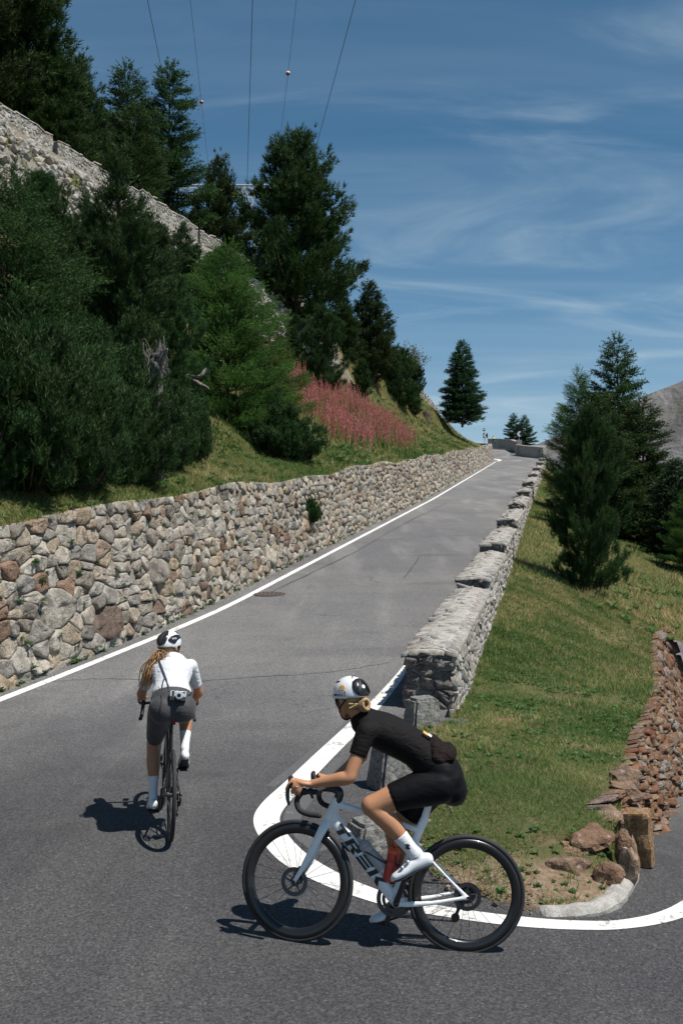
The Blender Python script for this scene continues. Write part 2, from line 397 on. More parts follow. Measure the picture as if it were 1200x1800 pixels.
BANK = [(.86,11.18,.07),(.51,8.91,.0),(.51,7.44,-.04),(.63,6.89,-.07),(.97,6.57,-.10),(1.2,6.42,-.12),(1.6,6.43,-.14),(1.91,6.86,-.17),(1.8,7.2,-.06),
 (1.1,7.4,.03),(1.2,8.5,.12),(1.3,10,.12),(1.6,7.7,.09),(2.05,7.6,.0),(2.35,8.4,.05),(2.67,9.3,.0),(3.3,11,-.1),(3.75,12.4,-.15),(4.7,15,-.25),(6.,19,-.47),(7.87,25,-.49),(8.87,27,-.40),
 (2.5,13,.0),(3.4,17,.05),(7.04,28,.62),(13.6,45,1.66),(13.,38,.89)]
for _s, _d in ((11.9,-.02),(14,-.22),(17,-.22),(20,-.25),(25,-.3),(30,-.25),(36,-.25),(45,-.25),(60,-.3),(85,-.4),(120,-.5)):
    _x, _y = xy(_s, -1.2); BANK.append((_x, _y, float(prof(_s))+_d))
for _s, _p, _d in ((36,3,-1.5),(60,6,-2.6),(90,8,-3.5),(120,10,-4.5),(60,20,-8.5),(90,25,-11),(120,30,-14),(40,14,-6.),(50,30,-14),(30,12,-4.6)):
    _x, _y = xy(_s, _p); BANK.append((_x, _y, float(prof(_s))+_d))
BANK = np.array(BANK)
def _tps(r2): return np.where(r2 > 1e-9, r2*np.log(np.maximum(r2, 1e-9)), 0)*.5
_n = len(BANK); _A = np.zeros((_n+3, _n+3)); _sc = 1/20.
_q = BANK[:, :2]*_sc
_A[:_n, :_n] = _tps(((_q[:, None]-_q[None])**2).sum(2)) + np.eye(_n)*2e-5
_A[:_n, _n] = 1; _A[:_n, _n+1:] = _q; _A[_n:, :_n] = _A[:_n, _n:].T
_b = np.zeros(_n+3); _sb = sp(BANK[:, 0], BANK[:, 1]); _b[:_n] = BANK[:, 2]-(prof(_sb[0])-.28*np.maximum(_sb[1], -1.2)*sstep(12, 22, _sb[0]))
_W = np.linalg.solve(_A, _b)
def bank_noise(x, y):
    return np.array([mnoise.noise(Vector((a*1.3, b*1.3, 5)))*.05+mnoise.noise(Vector((a*5, b*5, 9)))*.018 for a, b in zip(np.ravel(x), np.ravel(y))]).reshape(np.shape(x))
def z_bank(x, y):
    x = np.asarray(x, float); y = np.asarray(y, float); sh = x.shape
    x = x.ravel(); y = y.ravel(); out = np.zeros(x.size)
    for i in range(0, x.size, 20000):
        q = np.c_[x[i:i+20000], y[i:i+20000]]*_sc
        out[i:i+20000] = _tps(((q[:, None]-_q[None])**2).sum(2))@_W[:_n] + _W[_n] + q@_W[_n+1:]
    s, p = sp(x, y)
    return (out + prof(s) - .28*np.maximum(p, -1.2)*sstep(12, 22, s)).reshape(sh)
# ------------------------------------------------------------------ road, markings, terrain sheets
def road_grid(s_arr, p_fun, np_):
    S = []; 
    for s in s_arr:
        a, b = p_fun(s); pp = np.linspace(a, b, np_)
        x, y = xy(np.full(np_, s), pp); S.append(np.c_[x, y])
    S = np.vstack(S); return S
def build_road():
    parts = []
    s1 = np.r_[np.linspace(-14, 3, 12), np.linspace(3.4, 11.9, 30)]
    parts.append((road_grid(s1, lambda s: (-14., 16.), 121), len(s1), 121))
    s2 = np.r_[np.linspace(11.9, 30, 46), np.linspace(31, 140, 70), np.linspace(141, 172, 22)]
    parts.append((road_grid(s2, lambda s: (float(p_edge(min(s, 141)))-.3 - max(0, s-141)*.5, -1.3 + max(0, s-134)*.25), 16), len(s2), 16))
    s3 = np.linspace(11.9, 80, 70)
    parts.append((road_grid(s3, lambda s: (.2+max(0, s-27)*.25, 16.+max(0, s-20)*.35), 40), len(s3), 40))
    V = []; F = []; off = 0
    for xyv, a, b in parts:
        V.append(np.c_[xyv, z_road(xyv[:, 0], xyv[:, 1])]); F.append(grid_faces(a, b)[:, ::-1]+off); off += len(xyv)
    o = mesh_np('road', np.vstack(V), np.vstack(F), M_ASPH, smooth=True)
    # flip so that normals face up
    return tag(o, kind='structure')
road = build_road()
def ribbon(name, L, R, m, parent, lift=.004, sub=6, cuts=2):
    L = catmull(np.array(L), sub); R = catmull(np.array(R), sub)
    nv = cuts+1
    V = []
    for a, b in zip(L, R):
        for t in np.linspace(0, 1, nv): V.append(a*(1-t)+b*t)
    V = np.array(V); z = z_road(V[:, 0], V[:, 1])+lift
    o = mesh_np(name, np.c_[V, z], grid_faces(len(L), nv)[:, ::-1], m, parent, smooth=True)
    return o
# inner (hairpin) line, wide where repainted in the bend
LI = [(1.30,16.7),(.88,14.7),(.13,11.84),(-.24,10.43),(-.52,9.23),(-.67,8.57),(-.71,8.10),(-.63,7.64),(-.44,7.10),(-.15,6.70),(.14,6.45),(.38,6.32),(.71,6.23),(1.05,6.18),(1.4,6.19),(1.78,6.28),(2.23,6.56),(2.75,7.15),(3.4,8.2)]
RI = [(1.18,15.9),(.84,13.98),(.29,11.66),(-.06,10.27),(-.31,9.18),(-.44,8.62),(-.50,8.14),(-.43,7.76),(-.25,7.27),(0.,6.88),(.22,6.65),(.40,6.51),(.73,6.40),(1.08,6.345),(1.43,6.34),(1.80,6.43),(2.20,6.73),(2.65,7.33),(3.28,8.3)]
o = ribbon('edge_line', LI, RI, M_PAINT, road)
# older, half worn line showing beside it
LO = [(.20,11.9),(-.02,11.1),(-.34,9.95),(-.60,9.05)]
RO = [(.10,11.95),(-.12,11.15),(-.44,10.0),(-.69,9.08)]
ribbon('worn_line', LO, RO, M_OLDPAINT, road, .002)
LO = [(-.05,10.2),(-.27,9.2),(-.42,8.62),(-.47,8.14),(-.40,7.76),(-.2,7.3)]
RO = [(.02,10.1),(-.17,9.15),(-.27,8.55),(-.33,8.14),(-.26,7.82),(-.08,7.42)]
ribbon('worn_line', LO, RO, M_OLDPAINT, road, .002)
# outer line along the retaining wall
sl = np.r_[np.linspace(2, 12, 8), np.linspace(13, 30, 12), np.linspace(33, 136, 40)]
pl = -6.60 - .0145*np.maximum(0, sl-55) - .54*(1-sstep(11.3, 20.5, sl))
def lineL(off): 
    x, y = xy(sl, pl+off); return np.c_[x, y]
ribbon('edge_line', lineL(-.085), lineL(.075), M_PAINT, road, sub=3)
# little hook of paint where the line ends at the far bend
x0, y0 = xy(np.array([136., 137.5, 139, 140.2]), np.array([-7.80, -7.6, -7.9, -8.6]))
x1, y1 = xy(np.array([136., 137.3, 139.3, 141.0]), np.array([-7.62, -7.2, -7.3, -8.2]))
ribbon('edge_line', np.c_[x0, y0], np.c_[x1, y1], M_PAINT, road, lift=.012)
# line round the outside of the far bend
xs = [(26.6,158.0),(27.6,157.2),(28.6,155.6),(29.2,153.6)]
ribbon('edge_line', [(21.0,159.6)]+[(a, b) for a, b in xs], [(21.0,159.3)]+[(a-.15, b-.3) for a, b in xs], M_PAINT, road, lift=.01)
# tar seams across and along the road
M_TAR = simple('tar seam', (.035, .035, .037), .6)
def seam(pts, w, name='tar_seam'):
    P = catmull(np.array(pts, float), 8); r = np.random.default_rng(int(abs(pts[0][0]*100)+abs(pts[0][1])*10))
    P = P + r.normal(0, .018, P.shape)
    T = np.gradient(P, axis=0); N = np.c_[-T[:, 1], T[:, 0]]/(np.linalg.norm(T, axis=1)[:, None]+1e-9)
    ww = w*(.4+.9*r.random(len(P)))[:, None]
    V = np.empty((2*len(P), 2)); V[0::2] = P-N*ww; V[1::2] = P+N*ww
    mesh_np(name, np.c_[V, z_road(V[:, 0], V[:, 1])+.003], grid_faces(len(P), 2)[:, ::-1], M_TAR, road)
seam([(-4.4,14.2),(-3.3,14.35),(-2.2,14.1),(-1.2,14.3),(-.1,14.6),(.72,15.1)], .009)
seam([(1.5,24.2),(1.9,26.5),(2.25,28.6)], .012)
seam([(-1.7,22),(0.4,30),(2.6,40),(5.5,52)], .02)
# drain cover beside the outer line
bm = bmesh.new(); cxd, cyd = xy(21.25, -6.18); zd = float(z_road(cxd, cyd))
bmesh.ops.create_cone(bm, cap_ends=True, segments=24, radius1=.36, radius2=.35, depth=.012, matrix=Matrix.Translation((cxd, cyd, zd+.004)) @ Matrix.Rotation(.095, 4, 'X'))
o = bm_obj('drain_cover', bm, simple('cast iron', (.055, .04, .035), .7, nscale=30, namt=.4), road)
bm = bmesh.new()
for k in range(-3, 4):
    box(bm, (cxd+k*.09, cyd, zd+.013), (.045, .45*math.sqrt(max(.1, 1-(k/4)**2)), .008), Matrix.Rotation(.095, 3, 'X'))
bm_obj('drain_bar', bm, simple('worn iron', (.09, .07, .06), .55), o)

# hillside on the left
sv = np.r_[np.linspace(-6, 40, 116), np.linspace(40.8, 147, 130)]; qv = np.r_[np.linspace(.0, 6, 26), np.linspace(6.5, 60, 84)]
SS, QQ = np.meshgrid(sv, qv, indexing='ij'); PP = p_edge(np.minimum(SS, 138)) - .36 - QQ
X, Y = xy(SS, PP); Z = z_hill(X, Y)
hn = np.array([mnoise.noise(Vector((a*.5, b*.5, 0)))*.25+mnoise.noise(Vector((a*1.9, b*1.9, 3)))*.07 for a, b in zip(X.ravel(), Y.ravel())]).reshape(X.shape)
t_, d_ = up_coords(X, Y)
Z = Z - .9*np.maximum(0, SS-138.5)**1.6
Z = Z + hn*np.clip(QQ/1.5, .15, 1)*np.where((d_ > -3) & (d_ < 6), .1, 1)
hill = tag(mesh_np('hillside', np.c_[X.ravel(), Y.ravel(), Z.ravel()], grid_faces(len(sv), len(qv)), M_HILL, smooth=True), kind='structure')
# grass bank on the right
def bank_inner(s):   # left limit of the bank sheet at each s
    return -1.22
RT = np.array([(1.62,6.50),(1.88,6.85),(2.08,7.55),(2.35,8.4),(2.67,9.3),(3.10,10.6),(3.58,12.),(4.7,15.),(6.,19.),(7.87,25.),(8.87,27.2)])
tips = [(.86,11.3),(.62,10.2),(.52,8.9),(.48,8.0),(.53,7.4),(.63,6.93),(.80,6.70),(.97,6.60),(1.2,6.47),(1.4,6.44),(1.62,6.50)]
def bank_sheet():
    # rows follow the right-hand rim; columns run across from the parapet foot
    left = catmull(np.array([(1.62,6.50),(1.2,6.47),(.97,6.60),(.80,6.70),(.63,6.93),(.53,7.4),(.48,8.0),(.52,8.9),(.62,10.2),(.86,11.3)]), 8)
    for s in np.linspace(11.9, 28, 60): left = np.vstack([left, [xy(s, -1.24)]])
    right = catmull(RT, 10)
    def resample(P, n):
        d = np.r_[0, np.cumsum(np.linalg.norm(np.diff(P, axis=0), axis=1))]; u = np.linspace(0, d[-1], n)
        return np.c_[np.interp(u, d, P[:, 0]), np.interp(u, d, P[:, 1])]
    n = 150; L = resample(left, n); R = resample(right, n); m = 48
    t = np.linspace(0, 1, m)[None, :, None]
    G = L[:, None]*(1-t)+R[:, None]*t
    return G, n, m
G, n_, m_ = bank_sheet()
Z = z_bank(G[..., 0], G[..., 1])
tt = np.linspace(0, 1, m_)[None, :]
Z = Z + bank_noise(G[..., 0], G[..., 1])*np.minimum(1, tt*8)
e = np.clip(tt*m_/2.2, 0, 1); zr = z_road(G[..., 0], G[..., 1])
Z = np.where(G[..., 1] < 11.6, zr*(1-e)-.05*(1-e)+Z*e, Z)
e = np.clip((1-tt)*m_/2.2, 0, 1); Z = Z-.25*(1-e)*(G[..., 1] < 26)
bank = tag(mesh_np('grass_bank', np.c_[G.reshape(-1, 2), Z.ravel()], grid_faces(n_, m_)[:, ::-1], M_BANK, smooth=True), kind='structure')
# the valley side beyond and below the road
s4 = np.r_[np.linspace(27.6, 80, 68), np.linspace(82, 175, 50)]; u4 = np.linspace(0, 1, 60)
SS, UU = np.meshgrid(s4, u4, indexing='ij'); PP = -1.24 + np.maximum(0, SS-134)*.27 + UU**1.6*90
X, Y = xy(SS, PP); Z = z_bank(X, Y)
deep = np.maximum(0, PP-25)
Z = np.where(SS > 125, np.minimum(Z, Z*0+prof(SS)-.6-.55*(PP+1.2)), Z) - .25*deep
nz = np.array([mnoise.noise(Vector((a*.6, b*.6, 5)))*.22 for a, b in zip(X.ravel(), Y.ravel())]).reshape(X.shape)
Z = Z+bank_noise(X, Y)+nz*np.clip(UU*10, 0, 1)*sstep(29, 40, SS)-.03*(SS < 28.6)
valley = tag(mesh_np('valley_slope', np.c_[X.ravel(), Y.ravel(), Z.ravel()], grid_faces(len(s4), len(u4))[:, ::-1], M_HILL, smooth=True), kind='structure')
# far ground: one sheet falling into the valley and out to the horizon
bm = bmesh.new()
R_ = [0, 60, 200, 700, 2500, 9000]; Zr = [-9, -14, -60, -220, -300, -300]
rings = []
for r, z in zip(R_, Zr):
    rings.append([bm.verts.new((0, 40, z))] if r == 0 else [bm.verts.new((r*math.cos(a), 40+r*math.sin(a), z + 4*math.sin(3*a+r))) for a in np.linspace(0, 2*math.pi, 48, endpoint=False)])
for k in range(48): bm.faces.new((rings[0][0], rings[1][k], rings[1][(k+1) % 48]))
for A, B in zip(rings[1:-1], rings[2:]):
    for k in range(48): bm.faces.new((A[k], B[k], B[(k+1) % 48], A[(k+1) % 48]))
tag(bm_obj('valley_ground', bm, make_soil('valley soil', (.05, .065, .03), (.09, .10, .045), (.16, .14, .10), .5, .7, .01), smooth=True), kind='structure')
# bare mountain across the valley
def mountain():
    b = NB('scree'); P = b.pos()
    n1 = b.noise(P, .006, 8, .62, .6, (1, 1, .5)); n2 = b.noise(P, .05, 6, .65); n3 = b.noise(P, .0028, 4)
    gul = b.noise(P, .013, 6, .6, .8, (1., .3, .25))
    c = b.ramp(n1, [(.3, (.105, .095, .095)), (.55, (.15, .14, .138)), (.75, (.20, .19, .185))])
    c = b.mix(b.mr(gul, .5, .62), c, (.21, .20, .195)); c = b.mix(b.mr(gul, .42, .34), c, (.08, .075, .075))
    c = b.mix(b.math('MULTIPLY', b.mr(n3, .52, .66), .7), c, (.075, .08, .05)); c = b.mix(.35, c, b.mix(1., c, b.ramp(n2, [(.3, (.5, .5, .5)), (.7, (1.4, 1.4, 1.4))]), 'MULTIPLY'))
    b.base(c); b.p(Roughness=.95); b.bump(b.math('ADD', n1, b.math('MULTIPLY', n2, .3)), 1., 30.)
    nu, nv = 150, 60
    xs = np.linspace(80, 2600, nu); ys = np.linspace(0, 1, nv)
    XX, VV = np.meshgrid(xs, ys, indexing='ij')
    # ridge line at about 1.6 km: rises to the right
    def ridge(x): 
        return np.interp(x, [80, 250, 318, 370, 430, 494, 548, 700, 1000, 1600, 2600], [30, 125, 150, 168, 196, 224, 248, 320, 410, 380, 300])
    YY = 1600 + (1-VV)*-900*1 + 0*XX
    YY = 700 + VV*900
    RZ = ridge(XX*1600/np.maximum(YY, 1)*1. if False else XX)
    Zm = -220 + (RZ+220)*VV**.9
    nn = np.array([mnoise.fractal(Vector((a/260, b/260, 0)), 1., 2.1, 6) for a, b in zip(XX.ravel(), YY.ravel())]).reshape(XX.shape)
    Zm = Zm + nn*34*(.25+.75*VV)*np.where(VV > .97, .35, 1)
    # back side
    XX = np.vstack([XX.T, xs[None]*1.0]).T; YY = np.c_[YY, np.full(nu, 2300.)]; Zm = np.c_[Zm, np.full(nu, -250.)]
    return tag(mesh_np('mountain', np.c_[XX.ravel(), YY.ravel(), Zm.ravel()], grid_faces(nu, nv+1), b.m, smooth=True), kind='structure')
mountain()
# ------------------------------------------------------------------ masonry: every stone its own polygon cell with depth
def clip(poly, nx, ny, c):
    """keep nx*x+ny*y <= c"""
    out = []; n = len(poly)
    for i in range(n):
        a = poly[i]; b = poly[(i+1) % n]; da = nx*a[0]+ny*a[1]-c; db = nx*b[0]+ny*b[1]-c
        if da <= 0: out.append(a)
        if (da < 0) != (db < 0) and da != db:
            t = da/(da-db); out.append((a[0]+(b[0]-a[0])*t, a[1]+(b[1]-a[1])*t))
    return out
def power_cells(P, w, box, ax=1., k=26):
    """power diagram of points P (u,v) in a box; ax stretches cells along u"""
    Q = P.copy(); Q[:, 0] /= ax; u0, u1, v0, v1 = box[0]/ax, box[1]/ax, box[2], box[3]
    res = []; order = np.argsort(Q[:, 0]); inv = np.empty(len(Q), int); inv[order] = np.arange(len(Q)); Qs = Q[order]
    for i in range(len(Q)):
        q = Q[i]; j = inv[i]; lo = max(0, j-160); hi = min(len(Q), j+160)
        d2 = ((Qs[lo:hi]-q)**2).sum(1) - w[order[lo:hi]]
        idx = np.argsort(d2)[:k+1]
        poly = [(u0, v0), (u1, v0), (u1, v1), (u0, v1)]
        # only a window is needed
        for t in idx:
            g = order[lo+t]
            if g == i: continue
            n = Q[g]-q; c = (Q[g]@Q[g]-q@q + w[i]-w[g])/2
            poly = clip(poly, n[0], n[1], c)
            if len(poly) < 3: break
        res.append([(a*ax, b) for a, b in poly] if len(poly) >= 3 else None)
    return res
def course_points(u0, u1, v0, v1, hu, hv, r, jit=.35, big=()):
    pts = []; wts = []
    v = v0+hv*.4
    while v < v1:
        u = u0 + r.random()*hu
        while u < u1:
            pts.append((u+r.normal(0, hu*.06), v+r.normal(0, hv*jit*.55))); wts.append((r.random()**2)*hv*hv*.45)
            u += hu*r.uniform(.55, 1.5)
        v += hv*r.uniform(.85, 1.15)
    P = np.array(pts); W = np.array(wts)
    for (bu, bv, ru, rv) in big:
        keep = ((P[:, 0]-bu)/ru)**2+((P[:, 1]-bv)/rv)**2 > 1
        P = P[keep]; W = W[keep]
        P = np.vstack([P, (bu, bv)]); W = np.r_[W, rv*rv*.55]
    return P, W
def shrink(poly, g):
    P = np.array(poly); n = len(P)
    A = .5*sum(P[i, 0]*P[(i+1) % n, 1]-P[(i+1) % n, 0]*P[i, 1] for i in range(n))
    if A < 0: P = P[::-1]
    q = [tuple(p) for p in P]; out = q
    for i in range(n):
        a = P[i]; b = P[(i+1) % n]; e = b-a; L = math.hypot(*e)
        if L < 1e-5: continue
        nx, ny = e[1]/L, -e[0]/L
        out = clip(out, nx, ny, nx*a[0]+ny*a[1]-g)
        if len(out) < 3: return None
    return np.array(out)
def stone(poly, gap, depth, bulge, r, detail=2, rough=.06, flat=False):
    """local (u,v,w) vertices and faces of one stone; w points out of the wall"""
    P = shrink(poly, gap*r.uniform(.6, 1.5))
    if P is None or len(P) < 3: return None
    keep = [i for i in range(len(P)) if np.linalg.norm(P[i]-P[i-1]) > .012]
    P = P[keep]
    if len(P) < 3: return None
    c = P.mean(0); size = math.sqrt(max(1e-6, abs(np.cross(P-c, np.roll(P, -1, 0)-c).sum()/2)))
    if size < .03: return None
    n = len(P); C = []
    for i in range(n):                                   # knock the corners off, break long edges
        a, b, d = P[i-1], P[i], P[(i+1) % n]; k = r.uniform(.03, .15)
        C += [b+(a-b)*k, b+(d-b)*k]
        L = np.linalg.norm(d-b)
        if detail >= 2 and L > .16: C.append(b+(d-b)*r.uniform(.42, .58)+r.normal(0, .035*L, 2)*.6)
    if detail == 0: C = list(P)
    C = np.array(C); n = len(C)
    C = C + r.normal(0, rough*.25*size, C.shape)*(.5 if flat else 1)
    tiltu, tiltv = r.normal(0, .16 if not flat else .02, 2)
    b0 = bulge*r.uniform(.1, 1.7)
    ring = lambda s, w, j: np.c_[c+(C-c)*s, np.full(n, w)+r.normal(0, j, n)+((C-c)*s)@np.array([tiltu, tiltv])]
    V = [ring(1., -depth, 0), ring(1., b0*.15, rough*size*.25), ring(r.uniform(.80, .95), b0, rough*size*.5)]
    if detail >= 2 and size > .26: V.append(ring(.66, b0*r.uniform(.9, 1.2), rough*size*.6))
    if detail >= 2: V.append(ring(r.uniform(.30, .45), b0*r.uniform(.9, 1.2), rough*size*.5))
    F = []
    m = len(V)
    V = np.vstack(V)
    for a in range(m-1):
        for i in range(n):
            i2 = (i+1) % n
            if (i+a) % 2: F += [(a*n+i, a*n+i2, (a+1)*n+i2), (a*n+i, (a+1)*n+i2, (a+1)*n+i)]
            else: F += [(a*n+i, a*n+i2, (a+1)*n+i), (a*n+i2, (a+1)*n+i2, (a+1)*n+i)]
    V = np.vstack([V, [[c[0], c[1], b0*1.05+r.normal(0, rough*size*.25)]]]); k = len(V)-1
    for i in range(n): F.append(((m-1)*n+i, (m-1)*n+(i+1) % n, k))
    return V, np.array(F), c, size
def lay(cells, fmap, gap, depth, bulge, r, detail_fn, n_single, rank_fn, name, m, parent, stuff_name, rough=.06, flat=False):
    """n_single stones nearest by rank become objects of their own, the rest one part"""
    S = []
    for poly in cells:
        if poly is None: continue
        c = np.mean(poly, 0); s = stone(poly, gap, depth, bulge, r, detail_fn(c), rough, flat)
        if s is None: continue
        V, F, c, size = s; S.append((rank_fn(c, size), fmap(V), F))
    S.sort(key=lambda a: -a[0])
    for rk, V, F in S[:n_single]:
        c = V.mean(0); mesh_np(name, V-c, F, m, parent, loc=c)
    rest = S[n_single:]
    if rest:
        off = 0; VV = []; FF = []
        for rk, V, F in rest: VV.append(V); FF.append(F+off); off += len(V)
        o = mesh_np(stuff_name, np.vstack(VV), np.vstack(FF), m, parent); o['kind'] = 'stuff'

# ---- the long dry-laid wall under the hillside
r = np.random.default_rng(11)
def lw_map(V):
    s = V[:, 0]; vv = V[:, 1]; w = V[:, 2]
    h = wall_h(s)/2.4; v = vv*h
    p = p_edge(s) + .0 - .15*v + w; x, y = xy(s, p)
    xb, yb = xy(s, p_edge(s)); 
    return np.c_[x, y, z_road(xb, yb)+v]
big = [(13.9, .95, .62, .36), (15.4, .45, .60, .32), (11.6, 1.95, .33, .25), (12.2, 2.1, .35, .25), (14.6, 2.0, .34, .26), (17.4, 1.0, .35, .27), (18.6, 1.3, .3, .26), (21, 1.5, .34, .24), (24.6, .5, .4, .28), (16.2, 1.55, .3, .28), (13.0, .35, .4, .24), (19.6, 1.9, .36, .26)]
P1, W1 = course_points(4, 50, -.1, 2.45, .36, .205, r, .30, big)
P2, W2 = course_points(50.3, 141.5, -.1, 2.45, .42, .30, r, .4)
cells = power_cells(P1, W1, (4, 50.15, -.12, 2.40), 1.4) + power_cells(P2, W2, (50.15, 141.8, -.12, 2.40), 1.25)
sg = np.linspace(-4, 142.5, 240); vg = np.array([-.3, .6, 1.2, 1.8, 2.28, 2.30])
V = []
for s in sg:
    h = float(wall_h(s))/2.4
    for k, v in enumerate(vg):
        p = float(p_edge(s))-.050-.15*v*h - (.6 if k == 5 else 0); x, y = xy(s, p); xb, yb = xy(s, float(p_edge(s))); V.append((x, y, float(z_road(xb, yb))+v*h))
wall = tag(mesh_np('retaining_wall', V, grid_faces(len(sg), len(vg)), M_JOINT), 'long rubble stone retaining wall holding up the hillside beside the road', 'wall')
lay(cells, lw_map, .0045, .12, .034, r, lambda c: 2 if c[0] < 26 else (1 if c[0] < 60 else 0), 300,
    lambda c, sz: (sz/c[0]) if c[0] > 10.8 else 0, 'stone', M_STONE, wall, 'rubble_stone', .05)

# ---- parapet: one block of wall after another up the right side of the road
def parapet(s0, s1, idx, label, singles, detail):
    r = np.random.default_rng(100+idx)
    sm = (s0+s1)/2; pc, hw = -1.525, .325
    ztop = lambda s: prof(s0)+.70+(.062 if idx < 6 else .072)*(s-s0)
    zb_in = lambda s: prof(s)-.12
    def zb_out(s):
        x, y = xy(s, -1.15); return z_bank(np.atleast_1d(x), np.atleast_1d(y))-.18
    n = max(3, int((s1-s0)/.8)); ss = np.linspace(s0+.04, s1-.04, n)
    prs = [(-hw+.045, 0), (-hw+.045, 1), (-.15, 1.07), (0, 1.085), (.15, 1.07), (hw-.03, 1), (hw-.03, 0)]
    V = []
    for s in ss:
        zt = float(ztop(s))-.03
        for k, (dp, t) in enumerate(prs):
            z = (float(zb_in(s)) if dp < 0 else float(zb_out(np.array(s))[0])) if t == 0 else zt+(t-1)*.9
            x, y = xy(s, pc+dp); V.append((x, y, z))
    k = len(prs); F = [list(f) for f in grid_faces(n, k)[:, ::-1]] + [list(range(k)), list(range((n-1)*k, n*k))[::-1]]
    root = tag(mesh_np('parapet', V, F, M_MORTAR2 if singles else M_MORTAR2), label, 'parapet wall', 'parapet blocks along the road')
    # coping of thin stones laid across
    P, W = course_points(s0, s1, pc-hw, pc+hw, .12, .27, r, .3); W *= .3
    P[:, 0] += r.normal(0, .02, len(P))
    def fm_cope(V):
        s, p, w = V.T; t = (p-pc)/hw; z = ztop(s)+.055*(1-abs(t)**1.5)+w-.02; x, y = xy(s, p); return np.c_[x, y, z]
    lay(power_cells(P, W, (s0-.02, s1+.02, pc-hw-.035, pc+hw+.015), .36), fm_cope, .002, .05, .006, r, lambda c: 1 if detail else 0, singles, lambda c, z: z, 'coping_stone', M_COPE, root, 'coping_rubble', .05)
    # outer face
    P, W = course_points(s0, s1, -.1, 1.05, *((.26, .13) if idx < 6 else (.4, .22)), r, .4)
    def fm_out(V):
        s, v, w = V.T; zb = zb_out(s); zt = ztop(s)-.02; x, y = xy(s, np.full(len(s), pc+hw-.028)+w+.02*np.sin(v*3)); return np.c_[x, y, zb+(zt-zb)*np.clip(v, -.05, 1.)]
    lay(power_cells(P, W, (s0, s1, 0, 1.), 1.6), fm_out, .004, .05, .008, r, lambda c: 1 if detail else 0, singles, lambda c, z: z, 'facing_stone', M_PARA, root, 'facing_rubble', .05)
    # road face
    P, W = course_points(s0, s1, -.1, 1.05, .30, .22, r, .4)
    def fm_in(V):
        s, v, w = V.T; zb = zb_in(s); zt = ztop(s)-.02; x, y = xy(s, np.full(len(s), pc-hw+.045)-w); return np.c_[x, y, zb+(zt-zb)*np.clip(v, -.05, 1.)]
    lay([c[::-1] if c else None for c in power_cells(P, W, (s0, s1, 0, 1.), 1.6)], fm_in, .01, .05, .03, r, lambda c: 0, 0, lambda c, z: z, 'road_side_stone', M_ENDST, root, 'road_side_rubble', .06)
    # end facing down the hill
    P, W = course_points(pc-hw, pc+hw, -.1, 1.05, .21, .16, r, .5)
    def fm_end(V):
        p, v, w = V.T; t = (p-pc)/hw; zb = float(zb_in(s0))*(1-(t+1)/2)+float(zb_out(np.array(s0))[0])*((t+1)/2); zt = float(ztop(s0))+.05*(1-t*t)-.05
        x, y = xy(s0+.04-w, p); return np.c_[x, y, zb+(zt-zb)*np.clip(v, -.05, 1.02)]
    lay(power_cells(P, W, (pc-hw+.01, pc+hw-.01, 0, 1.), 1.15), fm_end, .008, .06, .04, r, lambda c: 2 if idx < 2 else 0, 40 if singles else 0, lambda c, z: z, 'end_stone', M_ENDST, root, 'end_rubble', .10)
    return root
SEG = [12.2, 19.0, 25.2, 32.2, 40.5, 49.5, 60, 72, 86, 102, 119, 137]
ORD = ['nearest block of the stone parapet, its dark rough end facing the bend', 'second stone parapet block up the road, stepped just above the nearest one', 'third stone parapet block up the road, a dark open gap behind it',
       'stone parapet block just beyond the dark gap, beside the bushy pine', 'fifth stone parapet block up the road, level with the bushy pine', 'sixth stone parapet block up the road, half behind the bushy pine',
       'seventh stone parapet block, foreshortened, left of the pine tip', 'eighth stone parapet block, far up the road', 'ninth stone parapet block, far up the road', 'tenth stone parapet block, far up near the bend', 'last stone parapet block before the far bend']
for i in range(11):
    a, b = SEG[i]+.10, SEG[i+1]-.16
    if i == 3: a += .45
    parapet(a, b, i, ORD[i], (180, 140, 110)[i] if i < 3 else 0, i < 6)

